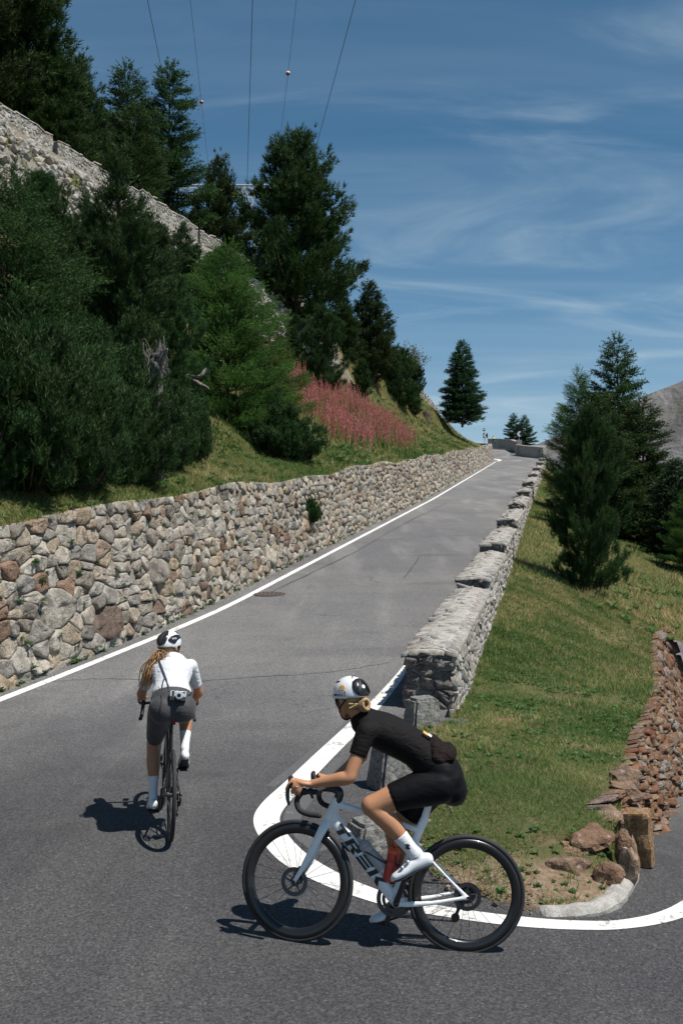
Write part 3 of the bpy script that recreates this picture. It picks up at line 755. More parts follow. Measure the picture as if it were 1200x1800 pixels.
# ---- far bend: low parapet with buttresses, corner pier and the wall round the outside
def far_wall(name, pts, h, th, label, n_butt=0, m=M_PARA):
    pts = [np.array(p, float) for p in pts]
    V = []; F = []
    root = None
    bm = bmesh.new()
    tops = bmesh.new()
    for a, b in zip(pts[:-1], pts[1:]):
        d = b-a; L = np.linalg.norm(d[:2]); n = np.array([-d[1], d[0]])/L*th/2
        for B, z0, z1, e in ((bm, -.6, h-.16, 0), (tops, h-.158, h, .05)):
            q = []
            nn = n*(1+e/th*2)
            for p in (a, b):
                for sgn in (-1, 1): q.append([(p[0]+sgn*nn[0], p[1]+sgn*nn[1], p[2]+z) for z in (z0, z1)])
            vs = [[B.verts.new(x) for x in col] for col in q]
            B.faces.new((vs[0][0], vs[2][0], vs[2][1], vs[0][1])); B.faces.new((vs[3][0], vs[1][0], vs[1][1], vs[3][1]))
            B.faces.new((vs[0][1], vs[2][1], vs[3][1], vs[1][1])); B.faces.new((vs[0][0], vs[0][1], vs[1][1], vs[1][0])); B.faces.new((vs[2][0], vs[3][0], vs[3][1], vs[2][1]))
    root = tag(bm_obj(name, bm, m), label, 'parapet wall')
    bm_obj('coping', tops, M_COPE, root)
    if n_butt:
        a, b = pts[0], pts[-1]; d = b-a; L = np.linalg.norm(d[:2]); n = np.array([-d[1], d[0]])/L
        if n[1] > 0: n = -n
        for k in range(n_butt):
            c = a+d*(k+.5)/n_butt; bm = bmesh.new()
            box(bm, (c[0]+n[0]*(th/2+.12), c[1]+n[1]*(th/2+.12), c[2]+.30), (.42, .3, 1.1), Matrix.Rotation(math.atan2(d[1], d[0]), 3, 'Z'), .04)
            bm_obj('buttress', bm, M_COPE, root)
    return root
def at_px(px, py, Y): return (Y*(px-600)/1750, Y, 2.3+(935-py)/1750*Y)
far_wall('parapet', [at_px(957, 799, 137.5), at_px(932, 796.5, 141), at_px(908, 793, 146)], 1.0, .5, 'low buttressed parapet crossing the far end of the road at the bend', 4)
far_wall('parapet', [at_px(911, 788, 150), at_px(900, 783.5, 158), at_px(880, 782, 161), at_px(858, 782, 162)], 1.0, .5, 'low stone wall round the outside of the far bend behind the small cyclist', 0)
bm = bmesh.new(); q = at_px(912, 789, 148); box(bm, (q[0], q[1], q[2]+.35), (.75, .7, 1.9), None, .06)
o = tag(bm_obj('wall_pier', bm, M_COPE), 'pale stone pier where the two far parapets meet at the bend', 'pier')

# ---- upper road wall high on the slope
r = np.random.default_rng(21)
def up_xy(t, d): return UP0[0]+UPU[0]*t+UPN[0]*(d+up_bend(t)), UP0[1]+UPU[1]*t+UPN[1]*(d+up_bend(t))
UPSEG = [(-18, -6.2, 'upper'), (-6., 3.6, 'leftmost'), (4.0, 11.0, 'second'), (11.3, 17.2, 'third'), (17.5, 25, 'fourth'), (25.3, 40, 'x'), (40.4, 56, 'y'), (56.4, 78, 'z')]
UPL = ['upper road parapet block at the left edge of the photo', 'pale upper parapet block high on the slope at the left edge', 'upper parapet block just right of the small gap with a bit of railing', 'upper parapet block below the two tall larches',
       'upper parapet block below the narrow dark pine on the skyline', 'upper parapet block hidden behind the big stone pine', 'upper parapet block showing pale on the skyline above the stump', 'upper parapet block running down behind the lone spruce']
for i, (t0, t1, _) in enumerate(UPSEG):
    step = (.15, -.05, -.12, .05, -.02, 0, 0, 0)[i]
    zt = lambda t: up_top(t)+step
    n = 9; tt = np.linspace(t0, t1, n); V = []
    for t in tt:
        for d, z in ((.02, -3.0), (.02, 0), (.52, 0), (.52, -1.2)): x, y = up_xy(t, d); V.append((x, y, zt(t)-.04+z))
    F = [list(f) for f in grid_faces(n, 4)] + [[3, 2, 1, 0], [4*n-4, 4*n-3, 4*n-2, 4*n-1]]
    root = tag(mesh_np('upper_parapet', V, F, M_MORTAR2), UPL[i], 'parapet wall', 'parapet blocks of the upper road')
    P, W = course_points(t0, t1, -.02, 1.02, *((.22, .12) if 0 < i < 5 else (.4, .25)), r, .4)
    def fm(Vv, zt=zt):
        t, v, w = Vv.T; x, y = up_xy(t, -w); return np.c_[x, y, zt(t)-1.42+v*1.38]
    lay([c[::-1] if c else None for c in power_cells(P, W, (t0, t1, 0, 1.0), 1.25)], fm, .006, .05, .008, r, lambda c: 0, 0, lambda c, z: z, 'facing_stone', M_STONE_FAR, root, 'facing_rubble')
    P, W = course_points(t0, t1, 0, 1.05, .5, .9, r, .1)
    def fm2(Vv, zt=zt):
        t, v, w = Vv.T; x, y = up_xy(t, -.04+v*.58); return np.c_[x, y, zt(t)-.02+w]
    lay(power_cells(P, W, (t0, t1, 0, 1.0), .9), fm2, .004, .05, .008, r, lambda c: 0, 0, lambda c, z: z, 'coping_stone', M_STONE_FAR, root, 'coping_rubble')
# broken iron railing in the gap
bm = bmesh.new()
x, y = up_xy(3.75, .2); zz = up_top(3.75)
for k in range(3): tube(bm, [(x-.12, y-.28, zz-.25-.28*k), (x+.14, y+.32, zz-.3-.28*k)], .025, 6)
tube(bm, [(x, y, zz-1.1), (x, y, zz-.1)], .03, 6)
tag(bm_obj('railing', bm, simple('rusty iron', (.09, .06, .045), .8)), 'short dark iron railing filling the gap in the upper parapet', 'railing')
def boulder(bm, c, size, r, sub=2, rough=.28, cuts=5):
    st = bmesh.ops.create_icosphere(bm, subdivisions=sub, radius=1)
    off = Vector(r.uniform(-50, 50, 3)); rot = Euler(r.uniform(0, 6.28, 3)).to_matrix() if cuts else Matrix.Identity(3)
    planes = [(Vector(r.normal(0, 1, 3)).normalized(), r.uniform(.55, .85)) for _ in range(cuts)]
    for v in st['verts']:
        p = v.co.copy()
        for n_, d_ in planes:
            k = p.dot(n_)-d_
            if k > 0: p -= n_*k*.92
        p *= 1+rough*mnoise.noise(p*1.4+off)+rough*.45*mnoise.noise(p*4+off)
        p = Vector((p.x*size[0], p.y*size[1], p.z*size[2]))
        v.co = p+Vector(c)
# tumbled boulders of the slope right under the upper wall
V = []
for t in np.linspace(-20, 34, 28):
    for d, dz in ((-3.6, None), (-2.2, None), (-1.1, None), (.01, -1.40)):
        x, y = up_xy(t, d); z = float(z_hill(np.array([x]), np.array([y]))[0]) if dz is None else up_top(t)-1.0
        V.append((x, y, z+.06))
rub = tag(mesh_np('rubble_slope', V, grid_faces(28, 4), make_soil('rubble earth', (.16, .15, .13), (.28, .26, .23), (.12, .115, .08), .6, .7, .8), smooth=True), 'bank of tumbled pale boulders under the upper road wall', 'rubble slope')
r = np.random.default_rng(5)
small = bmesh.new()
for k in range(1500):
    t = r.uniform(-7, 26); d = -3.6*r.random()**.8-.42; x, y = up_xy(t, d); z = float(z_hill(np.array([x]), np.array([y]))[0])
    sz = r.uniform(.12, .42)**1.0
    if sz > .27 and k < 480:
        bm = bmesh.new(); boulder(bm, (0, 0, 0), (sz*r.uniform(.9, 1.5), sz*r.uniform(.8, 1.2), sz*r.uniform(.55, .95)), r, 1)
        o = bm_obj('boulder', bm, M_STONE_FAR, rub); o.location = (x, y, z+.1); o.rotation_euler = (0, 0, r.uniform(0, 6))
    else: boulder(small, (x, y, z+.08), (sz, sz*.9, sz*.7), r, 1)
o = bm_obj('boulder_rubble', small, M_STONE_FAR, rub); o['kind'] = 'stuff'

# ---- red wall of the lower road
r = np.random.default_rng(33)
BT = np.array([(2.02,7.75),(2.35,8.15),(2.72,8.80),(3.2,9.9),(4.0,11.9),(5.25,15),(6.85,19),(9.05,25),(10.2,27.4)])
TP = np.array([(2.05,8.0),(2.30,8.45),(2.55,9.1),(2.95,10.2),(3.58,12.),(4.7,15.),(6.,19.),(7.87,25.),(8.9,27.2)])
BTc, TPc = catmull(BT, 10), catmull(TP, 10)
ul = np.r_[0, np.cumsum(np.linalg.norm(np.diff(BTc, axis=0), axis=1))]; UL = ul[-1]
zT = z_bank(TPc[:, 0], TPc[:, 1])+.04; zB = z_road(BTc[:, 0], BTc[:, 1])-.08
def red_map(V):
    u, v, w = V[:, 0], V[:, 1], V[:, 2]
    b = np.c_[np.interp(u, ul, BTc[:, 0]), np.interp(u, ul, BTc[:, 1]), np.interp(u, ul, zB)]
    t = np.c_[np.interp(u, ul, TPc[:, 0]), np.interp(u, ul, TPc[:, 1]), np.interp(u, ul, zT)]
    q = b*(1-v[:, None])+t*v[:, None]
    b2 = np.c_[np.interp(u+.05, ul, BTc[:, 0]), np.interp(u+.05, ul, BTc[:, 1])]-b[:, :2]; nrm = np.c_[b2[:, 1], -b2[:, 0]]/(np.linalg.norm(b2, axis=1)[:, None]+1e-6)
    fix = np.linalg.norm(b2, axis=1) < 1e-4
    nrm[fix] = (.9, -.4)
    q[:, :2] += nrm*w[:, None]; q[:, 2] += w*.25
    return q
uu = np.linspace(0, UL-.06, 90); V = []
for u in uu:
    for v, w in ((-.05, -.06), (.5, -.06), (.97, -.06), (.98, -.5)): V.append(red_map(np.array([[u, v, w]]))[0])
redw = tag(mesh_np('red_stone_wall', V, grid_faces(90, 4)[:, ::-1], M_JOINT), 'rust red dry stone wall dropping to the lower road at the right edge', 'wall')
P, W = course_points(0, UL, -.02, 1.05, .34, .085, r, .45)
# courses lie level in metres: scale v by local height
lay(power_cells(P, W, (0.02, UL-.1, 0, 1.03), 3.2), red_map, .008, .10, .05, r, lambda c: 2 if c[0] < 6 else 1, 300, lambda c, z: z/(7+c[0])*(1.4 if c[1] > .35 else .8), 'stone', M_RED, redw, 'rubble_stone', .10)
# squared orange corner stone
bm = bmesh.new(); box(bm, (0, 0, .24), (.19, .19, .42), None, .045)
bmesh.ops.subdivide_edges(bm, edges=bm.edges[:], cuts=2, use_grid_fill=True)
for v in bm.verts: v.co += Vector((mnoise.noise(v.co*7), mnoise.noise(v.co*7+Vector((9, 0, 0))), mnoise.noise(v.co*7+Vector((0, 9, 0)))))*.018
o = tag(bm_obj('corner_stone', bm, M_ORANGE), 'squared orange stone block standing at the near end of the red wall', 'stone block')
o.location = (2.31, 7.70, -.28); o.rotation_euler = (math.radians(4), math.radians(-5), math.radians(-24))
M_BROWN = stone_mat('brown rock', [(0, (.22, .135, .09)), (.3, (.30, .19, .125)), (.6, (.25, .17, .125)), (1, (.34, .25, .18))], 7, .62, .7, .02, lichen=(.40, .36, .31))
# loose boulders on the tip of the bank
BL = [((1.84,7.40,.04),(.17,.15,.10),'large brown boulder half sunk in the grass bank above the kerb'),((2.13,7.36,-.10),(.07,.10,.20),'tall dark red slab leaning beside the squared orange stone'),((1.86,6.98,-.08),(.10,.09,.13),'orange brown rock standing on end above the kerb'),
      ((2.03,7.10,-.08),(.075,.08,.14),'small pointed orange rock behind the kerb end'),((1.58,7.08,-.08),(.20,.13,.10),'flat brown rock beside the dark hollow in the bank'),((2.05,7.26,-.02),(.10,.09,.16),'narrow red rock wedged between the larger boulders'),((1.70,7.32,-.02),(.14,.10,.07),'thin brown rock roofing the dark hollow in the bank'),
      ((2.43,8.62,.07),(.15,.17,.10),'rust red boulder on the rim of the bank above the red wall'),((2.58,9.1,.08),(.14,.12,.11),'round red boulder on the rim further up the red wall'),((2.12,7.92,-.02),(.16,.18,.14),'brown boulder just above the squared orange stone')]
for c, s, lab in BL:
    bm = bmesh.new(); boulder(bm, (0, 0, 0), s, r, 3, .34, 9)
    o = tag(bm_obj('boulder', bm, M_BROWN), lab, 'boulder'); o.location = c
# concrete kerb
kerb_pts = catmull(np.array([(1.30,6.50),(1.5,6.53),(1.68,6.64),(1.80,6.80),(1.90,7.0),(2.0,7.22),(2.07,7.38)]), 6)
_t = np.gradient(kerb_pts, axis=0); kerb_pts = kerb_pts+np.c_[_t[:, 1], -_t[:, 0]]/np.linalg.norm(_t, axis=1)[:, None]*.045
kz = z_road(kerb_pts[:, 0], kerb_pts[:, 1])
kr = tag(empty('kerb', (1.7, 6.8, float(kz[18]))), 'pale rounded concrete kerb curving round the tip of the bank', 'kerb')
for i0, i1 in ((0, 9), (9, 18), (18, 27), (27, 36)):
    bm = bmesh.new(); pts = [(kerb_pts[i][0], kerb_pts[i][1], kz[i]+(-.02+.03*min(1, i/14))) for i in range(i0, i1+1)]
    tube(bm, pts, [(.065, .075)]*len(pts), 10, 1, (0, 0, 1))
    for v in bm.verts: v.co += Vector((mnoise.noise(v.co*9), mnoise.noise(v.co*9+Vector((5, 0, 0))), mnoise.noise(v.co*9+Vector((0, 5, 0)))))*.012
    o = bm_obj('kerb_stone', bm, M_KERB, None); o.parent = kr; o.matrix_parent_inverse = Matrix.Translation(kr.location).inverted()
# granite posts round the inside of the bend
for (x, y, w, h, lab, yaw, lean) in ((.93, 11.5, .42, .34, 'granite guard stone against the dark end of the parapet', 24, 2), (.47, 9.2, .44, .50, 'granite guard stone behind the back of the rider in black', 27, 4), (.24, 7.5, .44, .22, 'low granite guard stone seen under the top tube of the white bicycle', 26, 2)):
    bm = bmesh.new()
    M = bmesh.ops.create_cube(bm, size=1, matrix=Matrix.Translation((0, 0, h/2-.08)) @ Matrix.Diagonal((w, w*.8, h+.16, 1)))
    for v in bm.verts:
        if v.co.z > h*.6: v.co.x *= .74; v.co.y *= .72
    bmesh.ops.bevel(bm, geom=bm.edges[:], offset=.03, segments=2, affect='EDGES')
    bmesh.ops.subdivide_edges(bm, edges=[e for e in bm.edges if e.calc_length() > .1], cuts=4, use_grid_fill=True)
    for v in bm.verts: v.co += Vector((mnoise.noise(v.co*14), mnoise.noise(v.co*14+Vector((9, 0, 0))), mnoise.noise(v.co*9+Vector((0, 9, 0)))*.7))*.016
    o = tag(bm_obj('guard_stone', bm, M_GRANITE), lab, 'stone post', 'granite guard stones along the inside of the bend')
    o.location = (x, y, float(z_road(x, y))); o.rotation_euler = (math.radians(lean), 0, math.radians(yaw))
# ------------------------------------------------------------------ trees: needled shoots on real branches
N_DARK = leaf_mat('pine needles', (.009, .024, .008), (.068, .115, .030), .22)
N_BLUE = leaf_mat('blue pine needles', (.008, .028, .009), (.072, .145, .042), .22)
N_LARCH = leaf_mat('larch needles', (.020, .052, .011), (.115, .21, .040), .36)
N_LARCHD = leaf_mat('dark larch needles', (.012, .034, .010), (.072, .135, .036), .26)
N_SPRUCE = leaf_mat('spruce needles', (.012, .032, .014), (.055, .11, .042), .25)
N_LEAF = leaf_mat('willow leaves', (.06, .08, .02), (.20, .20, .06), .35)
def unit(v): return v/(np.linalg.norm(v, axis=-1, keepdims=True)+1e-12)
def needles(P, D, L, K, nl, nw, spread, r, var, t0=.1):
    """bottle-brush shoots: K thin needle blades round every shoot axis"""
    n = len(P)
    a = unit(np.cross(D, r.normal(0, 1, (n, 3)))); b = np.cross(D, a)
    t = t0+(1-t0)*r.random((n, K)); az = r.random((n, K))*2*np.pi
    rad = a[:, None]*np.cos(az)[..., None]+b[:, None]*np.sin(az)[..., None]
    sp_ = spread*(.75+.5*r.random((n, K)))*(1.15-.55*t)
    nd = unit(D[:, None]*1.+rad*sp_[..., None])
    base = P[:, None]+D[:, None]*(t*L[:, None])[..., None]
    ln = nl*(.7+.6*r.random((n, K)))
    side = unit(np.cross(nd, r.normal(0, 1, (n, K, 3))))*(nw*.5)
    V = np.stack([base-side, base+side, base+nd*ln[..., None]], 2).reshape(-1, 3)
    F = np.arange(n*K*3).reshape(-1, 3)
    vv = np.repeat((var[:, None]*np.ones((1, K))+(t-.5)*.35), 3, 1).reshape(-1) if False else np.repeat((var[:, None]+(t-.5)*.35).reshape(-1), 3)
    return V, F, np.clip(vv, 0, 1)
def branch_tubes(segs, n=4):
    V = []; F = []; off = 0
    for pts, r0, r1 in segs:
        pts = np.asarray(pts); m = len(pts); T = unit(np.gradient(pts, axis=0)); a = unit(np.cross(T, np.array([.3, .2, .9])+0*T)); b = np.cross(T, a)
        rr = np.linspace(r0, r1, m); ang = np.linspace(0, 2*np.pi, n, endpoint=False)
        R = pts[:, None]+(a[:, None]*np.cos(ang)[None, :, None]+b[:, None]*np.sin(ang)[None, :, None])*rr[:, None, None]
        V.append(R.reshape(-1, 3))
        for i in range(m-1):
            for k in range(n): F.append((off+i*n+k, off+i*n+(k+1) % n, off+(i+1)*n+(k+1) % n, off+(i+1)*n+k))
        off += m*n
    return np.vstack(V), np.array(F)
def conifer(seed, H, R, prof_fn, nb, per_m, L, K, nl, nw, spread, rise=(.1, .35), up=.7, out=.6, h0=.06, lat=.35, trunk_r=None, jit=.15, topshoots=30, droop=0., inner=.25, clump=5, cs=.09, low=0.):
    r = np.random.default_rng(seed); P = []; D = []; VAR = []; LS = []; segs = []
    tr = trunk_r or H*.014
    tp = np.array([(0, 0, -.4), (0, 0, H*.3), (r.normal(0, .02)*H*.3, r.normal(0, .02)*H*.3, H*.65), (0, 0, H*.98)])
    segs.append((catmull(tp, 5), tr, tr*.12))
    for i in range(nb):
        u = (i+r.random())/nb; h = H*(h0+(1-h0)*u); az = i*2.39996+r.normal(0, .35)
        rb = R*prof_fn(h/H)*r.uniform(1-jit*1.6, 1+jit)
        if rb < .05*R: rb = .05*R
        o = np.array([math.cos(az), math.sin(az), 0]); s = np.array([-o[1], o[0], 0])
        e0, e1 = rise[0]+r.normal(0, .06)-low*max(0, 1-u*3), rise[1]+r.normal(0, .08)-low*.6*max(0, 1-u*3)
        tt = np.linspace(0, 1, 6); pts = np.array([0, 0, h])+o*(tt*rb)[:, None]+np.array([0, 0, 1])*(rb*(e0*tt+e1*tt**2-droop*np.sin(tt*np.pi)))[:, None]
        segs.append((pts, max(.006, rb*.018), .003))
        n = max(4, int(per_m*rb*rb**.35/R**.35))
        t = inner+(1-inner)*r.random(n)**.75
        la = (r.random(n)-.5)*2*lat*(t**.8)*np.minimum(1, (1.25-t)*2.2)*rb
        q = np.array([0, 0, h])+o*(t*rb)[:, None]+np.array([0, 0, 1])*(rb*(e0*t+e1*t**2-droop*np.sin(t*np.pi)))[:, None]+s*la[:, None]
        q += r.normal(0, .05*R**.5, (n, 3))*np.array([.6, .6, 1])
        d = unit(o*(out*(.5+t))[:, None]+np.array([0, 0, up])*(.7+.6*r.random(n))[:, None]+s*np.sign(la)[:, None]*(.35*np.abs(la)/(lat*rb+1e-6))[:, None]+r.normal(0, .22, (n, 3)))
        if clump > 1:
            m = max(1, n//clump); ci = r.integers(0, m, n); q = q[ci]+(q-q[ci])*.0+r.normal(0, cs, (n, 3)); d = unit(d*.45+d[ci])
        P.append(q); D.append(d); bv = r.uniform(.15, .6)
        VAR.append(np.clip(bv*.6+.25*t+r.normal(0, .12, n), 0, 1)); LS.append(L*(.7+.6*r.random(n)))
    n = topshoots; hh = H*(1-.10*r.random(n)**1.5); az = r.random(n)*6.28; q = np.c_[np.cos(az)*.04*R, np.sin(az)*.04*R, hh]
    P.append(q); D.append(unit(np.c_[np.cos(az)*.35, np.sin(az)*.35, np.ones(n)])); VAR.append(r.uniform(.3, .8, n)); LS.append(np.full(n, L))
    P = np.vstack(P); D = np.vstack(D); VAR = np.hstack(VAR); LS = np.hstack(LS)
    return needles(P, D, LS, K, nl, nw, spread, r, VAR), branch_tubes(segs)
def shrub(seed, H, R, nst, per, L, K, nl, nw, spread, r_up=1.1):
    """many stems from the ground, shoots standing up like candles"""
    r = np.random.default_rng(seed); P = []; D = []; VAR = []; LS = []; segs = []
    for i in range(nst):
        az = i*2.39996+r.normal(0, .3); f = math.sqrt((i+.5)/nst); rr = R*f*r.uniform(.8, 1.1)
        hh = H*(1-.60*f**2)*r.uniform(.62, 1.10); o = np.array([math.cos(az), math.sin(az), 0])
        t = np.linspace(0, 1, 6); pts = o*(rr*np.sqrt(t))[:, None]+np.array([0, 0, 1])*(hh*t**1.25-.1)[:, None]
        segs.append((pts[:5], .018, .005))
        n = int(per*r.uniform(.8, 1.2)); t = .10+.90*r.random(n)**.8
        q = o*(rr*np.sqrt(t))[:, None]+np.array([0, 0, 1])*(hh*t**1.25-.1)[:, None]+r.normal(0, .13*R**.5, (n, 3))*np.array([1, 1, .7])
        d = unit(o*(.55*(1.1-t*.5))[:, None]+np.array([0, 0, r_up])+r.normal(0, .25, (n, 3)))
        m = max(1, n//7); ci = r.integers(0, m, n); q = q[ci]+r.normal(0, .062, (n, 3)); d = unit(d*.4+d[ci])
        P.append(q); D.append(d); bv = r.uniform(.1, .55); VAR.append(np.clip(bv*.6+.3*t+r.normal(0, .12, n), 0, 1)); LS.append(L*(.6+.8*r.random(n)))
    return needles(np.vstack(P), np.vstack(D), np.hstack(LS), K, nl, nw, spread, r, np.hstack(VAR)), branch_tubes(segs)
PROTO = {}
def proto(key, data, mat_):
    (V, F, var), (WV, WF) = data
    me = bpy.data.meshes.new('crown'); me.vertices.add(len(V)); me.vertices.foreach_set('co', V.astype(np.float32).ravel()); me.loops.add(F.size); me.loops.foreach_set('vertex_index', F.astype(np.int32).ravel())
    me.polygons.add(len(F)); me.polygons.foreach_set('loop_start', np.arange(0, F.size, 3, dtype=np.int32)); me.update(calc_edges=True)
    a = me.attributes.new('var', 'FLOAT', 'POINT'); a.data.foreach_set('value', var.astype(np.float32)); me.materials.append(mat_)
    wo = mesh_np('trunk', WV, WF, M_BARK, smooth=True); wm = wo.data; bpy.data.objects.remove(wo)
    PROTO[key] = (me, wm, V[:, 2].max())
cone = lambda e, belly=.12: (lambda u: (min(1, u/belly)*.35+.65)*max(0., 1-u)**e)
proto('stone_pine', conifer(1, 10, 2.9, lambda u: (.5+.5*min(1, u/.22))*max(0, 1-u**1.7)**.8+.03, 108, 54, .30, 14, .22, .042, 1.1, (.0, .55), .85, .6, .10, .36, jit=.34, cs=.17), N_DARK)
proto('stone_pine_b', conifer(2, 10, 2.2, lambda u: (.6+.4*min(1, u/.2))*max(0, 1-u**1.4)**.85+.03, 115, 54, .30, 14, .21, .040, 1.1, (.05, .6), .9, .6, .06, .36, jit=.3, cs=.15), N_DARK)
proto('young_pine', conifer(3, 5, 1.25, lambda u: (.8+.2*min(1, u/.2))*max(0, 1-u**1.9)**.8+.03, 110, 96, .22, 23, .10, .0135, 1.0, (.25, .75), 1.1, .45, .02, .34, jit=.27, low=.55, cs=.06, clump=7), N_BLUE)
proto('young_pine_b', conifer(4, 7, 1.15, lambda u: (.8+.2*min(1, u/.2))*max(0, 1-u**1.5)**.9+.03, 110, 100, .24, 18, .115, .017, 1.0, (.3, .8), 1.1, .45, .02, .34, jit=.32, low=.5, cs=.065, clump=7), N_BLUE)
proto('mugo', shrub(5, 3.0, 1.25, 92, 58, .22, 20, .098, .0155, 1.0), N_BLUE)
proto('mugo_b', shrub(6, 2.6, 1.15, 80, 58, .22, 20, .098, .0155, 1.0, .95), N_BLUE)
proto('low_mugo', shrub(7, 1.9, 1.25, 70, 52, .2, 22, .12, .017, 1.15, 1.0), N_BLUE)
LK = dict(inner=.10, clump=1)
proto('larch', conifer(8, 6.5, 2.1, lambda u: (.7+.3*min(1, u/.2))*max(0, 1-u**1.6)**.85+.03, 120, 105, .42, 18, .058, .020, 1.7, (.12, .16), .35, .9, .02, .38, jit=.32, droop=.07, low=.25, **LK), N_LARCH)
proto('larch_b', conifer(9, 4.4, 1.6, cone(.75), 90, 95, .38, 17, .055, .019, 1.7, (.15, .18), .35, .9, .02, .4, jit=.3, droop=.05, low=.2, **LK), N_LARCH)
proto('tall_larch', conifer(10, 13, 2.2, lambda u: (.55+.45*min(1, u/.25))*max(0, 1-u)**.55+.02, 140, 56, .6, 13, .12, .053, 1.6, (.1, .14), .35, .9, .05, .36, jit=.42, droop=.08, **LK), N_LARCHD)
proto('tall_larch_b', conifer(11, 10, 2.1, cone(.62), 130, 62, .55, 13, .11, .047, 1.6, (.12, .16), .4, .9, .02, .38, jit=.34, droop=.06, low=.15, **LK), N_LARCHD)
proto('spruce', conifer(12, 9, 2.4, cone(.66), 180, 44, .45, 12, .15, .052, 1.2, (-.05, .10), .3, .9, .02, .48, jit=.2, **LK), N_SPRUCE)
_me = PROTO['larch'][0].copy(); _me.materials.clear(); _me.materials.append(N_LARCHD); PROTO['dull_larch'] = (_me, PROTO['larch'][1], PROTO['larch'][2])
def leafy(seed, H, R):
    r = np.random.default_rng(seed); P = []; D = []; segs = []
    for i in range(46):
        az = r.random()*6.28; el = r.uniform(.35, 1.4); o = np.array([math.cos(az)*math.cos(el)*R/H, math.sin(az)*math.cos(el)*R/H, math.sin(el)]); ln = H*r.uniform(.5, 1.05)
        t = np.linspace(0, 1, 6); pts = o*(ln*t)[:, None]+r.normal(0, .05, 3)*t[:, None]; segs.append((pts, .02, .004)); n = 46; tt = .3+.7*r.random(n)
        P.append(o*(ln*tt)[:, None]+r.normal(0, .16, (n, 3))); D.append(unit(o+r.normal(0, .6, (n, 3))))
    P = np.vstack(P); D = np.vstack(D)
    return needles(P, D, np.full(len(P), .12), 5, .11, .06, 1.2, r, r.random(len(P))), branch_tubes(segs)
proto('bush', leafy(13, 3.4, 1.6), N_LEAF)
def tree(key, name, x, y, z, H, label, cat='tree', group=None, wide=1., rot=None, sink=.1, lean=(0, 0)):
    me, wm, h0 = PROTO[key]; k = H/h0
    root = tag(empty(name, (x, y, z-sink)), label, cat, group)
    root.rotation_euler = (lean[0], lean[1], rot if rot is not None else random.random()*6.28); root.scale = (k*wide, k*wide, k)
    link(bpy.data.objects.new('crown', me), root); link(bpy.data.objects.new('trunk', wm), root)
    return root
G_M = 'mountain pine shrubs above the stone wall'
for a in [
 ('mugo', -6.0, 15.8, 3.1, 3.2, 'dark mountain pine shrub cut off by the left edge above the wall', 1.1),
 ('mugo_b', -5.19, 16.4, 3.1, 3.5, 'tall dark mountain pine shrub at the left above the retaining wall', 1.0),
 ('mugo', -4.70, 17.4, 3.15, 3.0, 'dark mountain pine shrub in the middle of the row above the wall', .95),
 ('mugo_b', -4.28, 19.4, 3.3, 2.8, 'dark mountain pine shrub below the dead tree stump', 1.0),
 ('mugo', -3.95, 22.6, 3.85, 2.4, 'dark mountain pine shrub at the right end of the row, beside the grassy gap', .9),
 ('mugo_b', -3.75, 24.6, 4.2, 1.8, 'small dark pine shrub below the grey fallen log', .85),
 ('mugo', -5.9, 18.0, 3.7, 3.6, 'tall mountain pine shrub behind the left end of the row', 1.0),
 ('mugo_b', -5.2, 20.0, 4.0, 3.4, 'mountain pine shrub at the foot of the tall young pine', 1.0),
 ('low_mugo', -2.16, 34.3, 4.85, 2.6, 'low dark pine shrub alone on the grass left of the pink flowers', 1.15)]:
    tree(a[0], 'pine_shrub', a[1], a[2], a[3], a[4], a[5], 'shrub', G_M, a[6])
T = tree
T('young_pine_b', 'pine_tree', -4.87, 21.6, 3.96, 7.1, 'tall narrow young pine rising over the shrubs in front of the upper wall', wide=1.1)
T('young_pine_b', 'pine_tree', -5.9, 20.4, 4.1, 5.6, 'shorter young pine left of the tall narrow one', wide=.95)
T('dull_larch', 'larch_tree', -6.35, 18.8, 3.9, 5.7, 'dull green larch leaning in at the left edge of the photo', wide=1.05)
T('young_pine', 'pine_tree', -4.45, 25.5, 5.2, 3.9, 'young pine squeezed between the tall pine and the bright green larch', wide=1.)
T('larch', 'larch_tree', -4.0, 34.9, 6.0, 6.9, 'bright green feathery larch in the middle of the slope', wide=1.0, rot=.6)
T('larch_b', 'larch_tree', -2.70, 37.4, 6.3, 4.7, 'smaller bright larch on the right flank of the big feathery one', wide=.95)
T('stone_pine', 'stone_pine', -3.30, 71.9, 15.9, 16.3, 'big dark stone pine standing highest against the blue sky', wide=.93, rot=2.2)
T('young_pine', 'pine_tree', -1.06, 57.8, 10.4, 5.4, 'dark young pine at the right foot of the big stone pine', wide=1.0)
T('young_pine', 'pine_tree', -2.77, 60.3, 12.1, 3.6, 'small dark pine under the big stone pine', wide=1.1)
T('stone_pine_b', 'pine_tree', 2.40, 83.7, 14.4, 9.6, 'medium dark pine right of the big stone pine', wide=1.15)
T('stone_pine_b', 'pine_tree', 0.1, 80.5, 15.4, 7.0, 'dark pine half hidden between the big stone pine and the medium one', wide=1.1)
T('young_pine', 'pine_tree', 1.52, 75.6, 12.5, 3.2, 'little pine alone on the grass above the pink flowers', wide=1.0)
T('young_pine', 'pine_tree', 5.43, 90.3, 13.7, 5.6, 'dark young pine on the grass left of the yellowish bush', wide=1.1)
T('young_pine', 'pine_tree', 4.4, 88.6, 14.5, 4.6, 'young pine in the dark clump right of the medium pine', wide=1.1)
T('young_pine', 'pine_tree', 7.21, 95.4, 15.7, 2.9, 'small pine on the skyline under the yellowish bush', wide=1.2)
T('young_pine', 'pine_tree', 6.79, 92.6, 13.3, 2.6, 'small green pine beside the cut stump', wide=1.3)
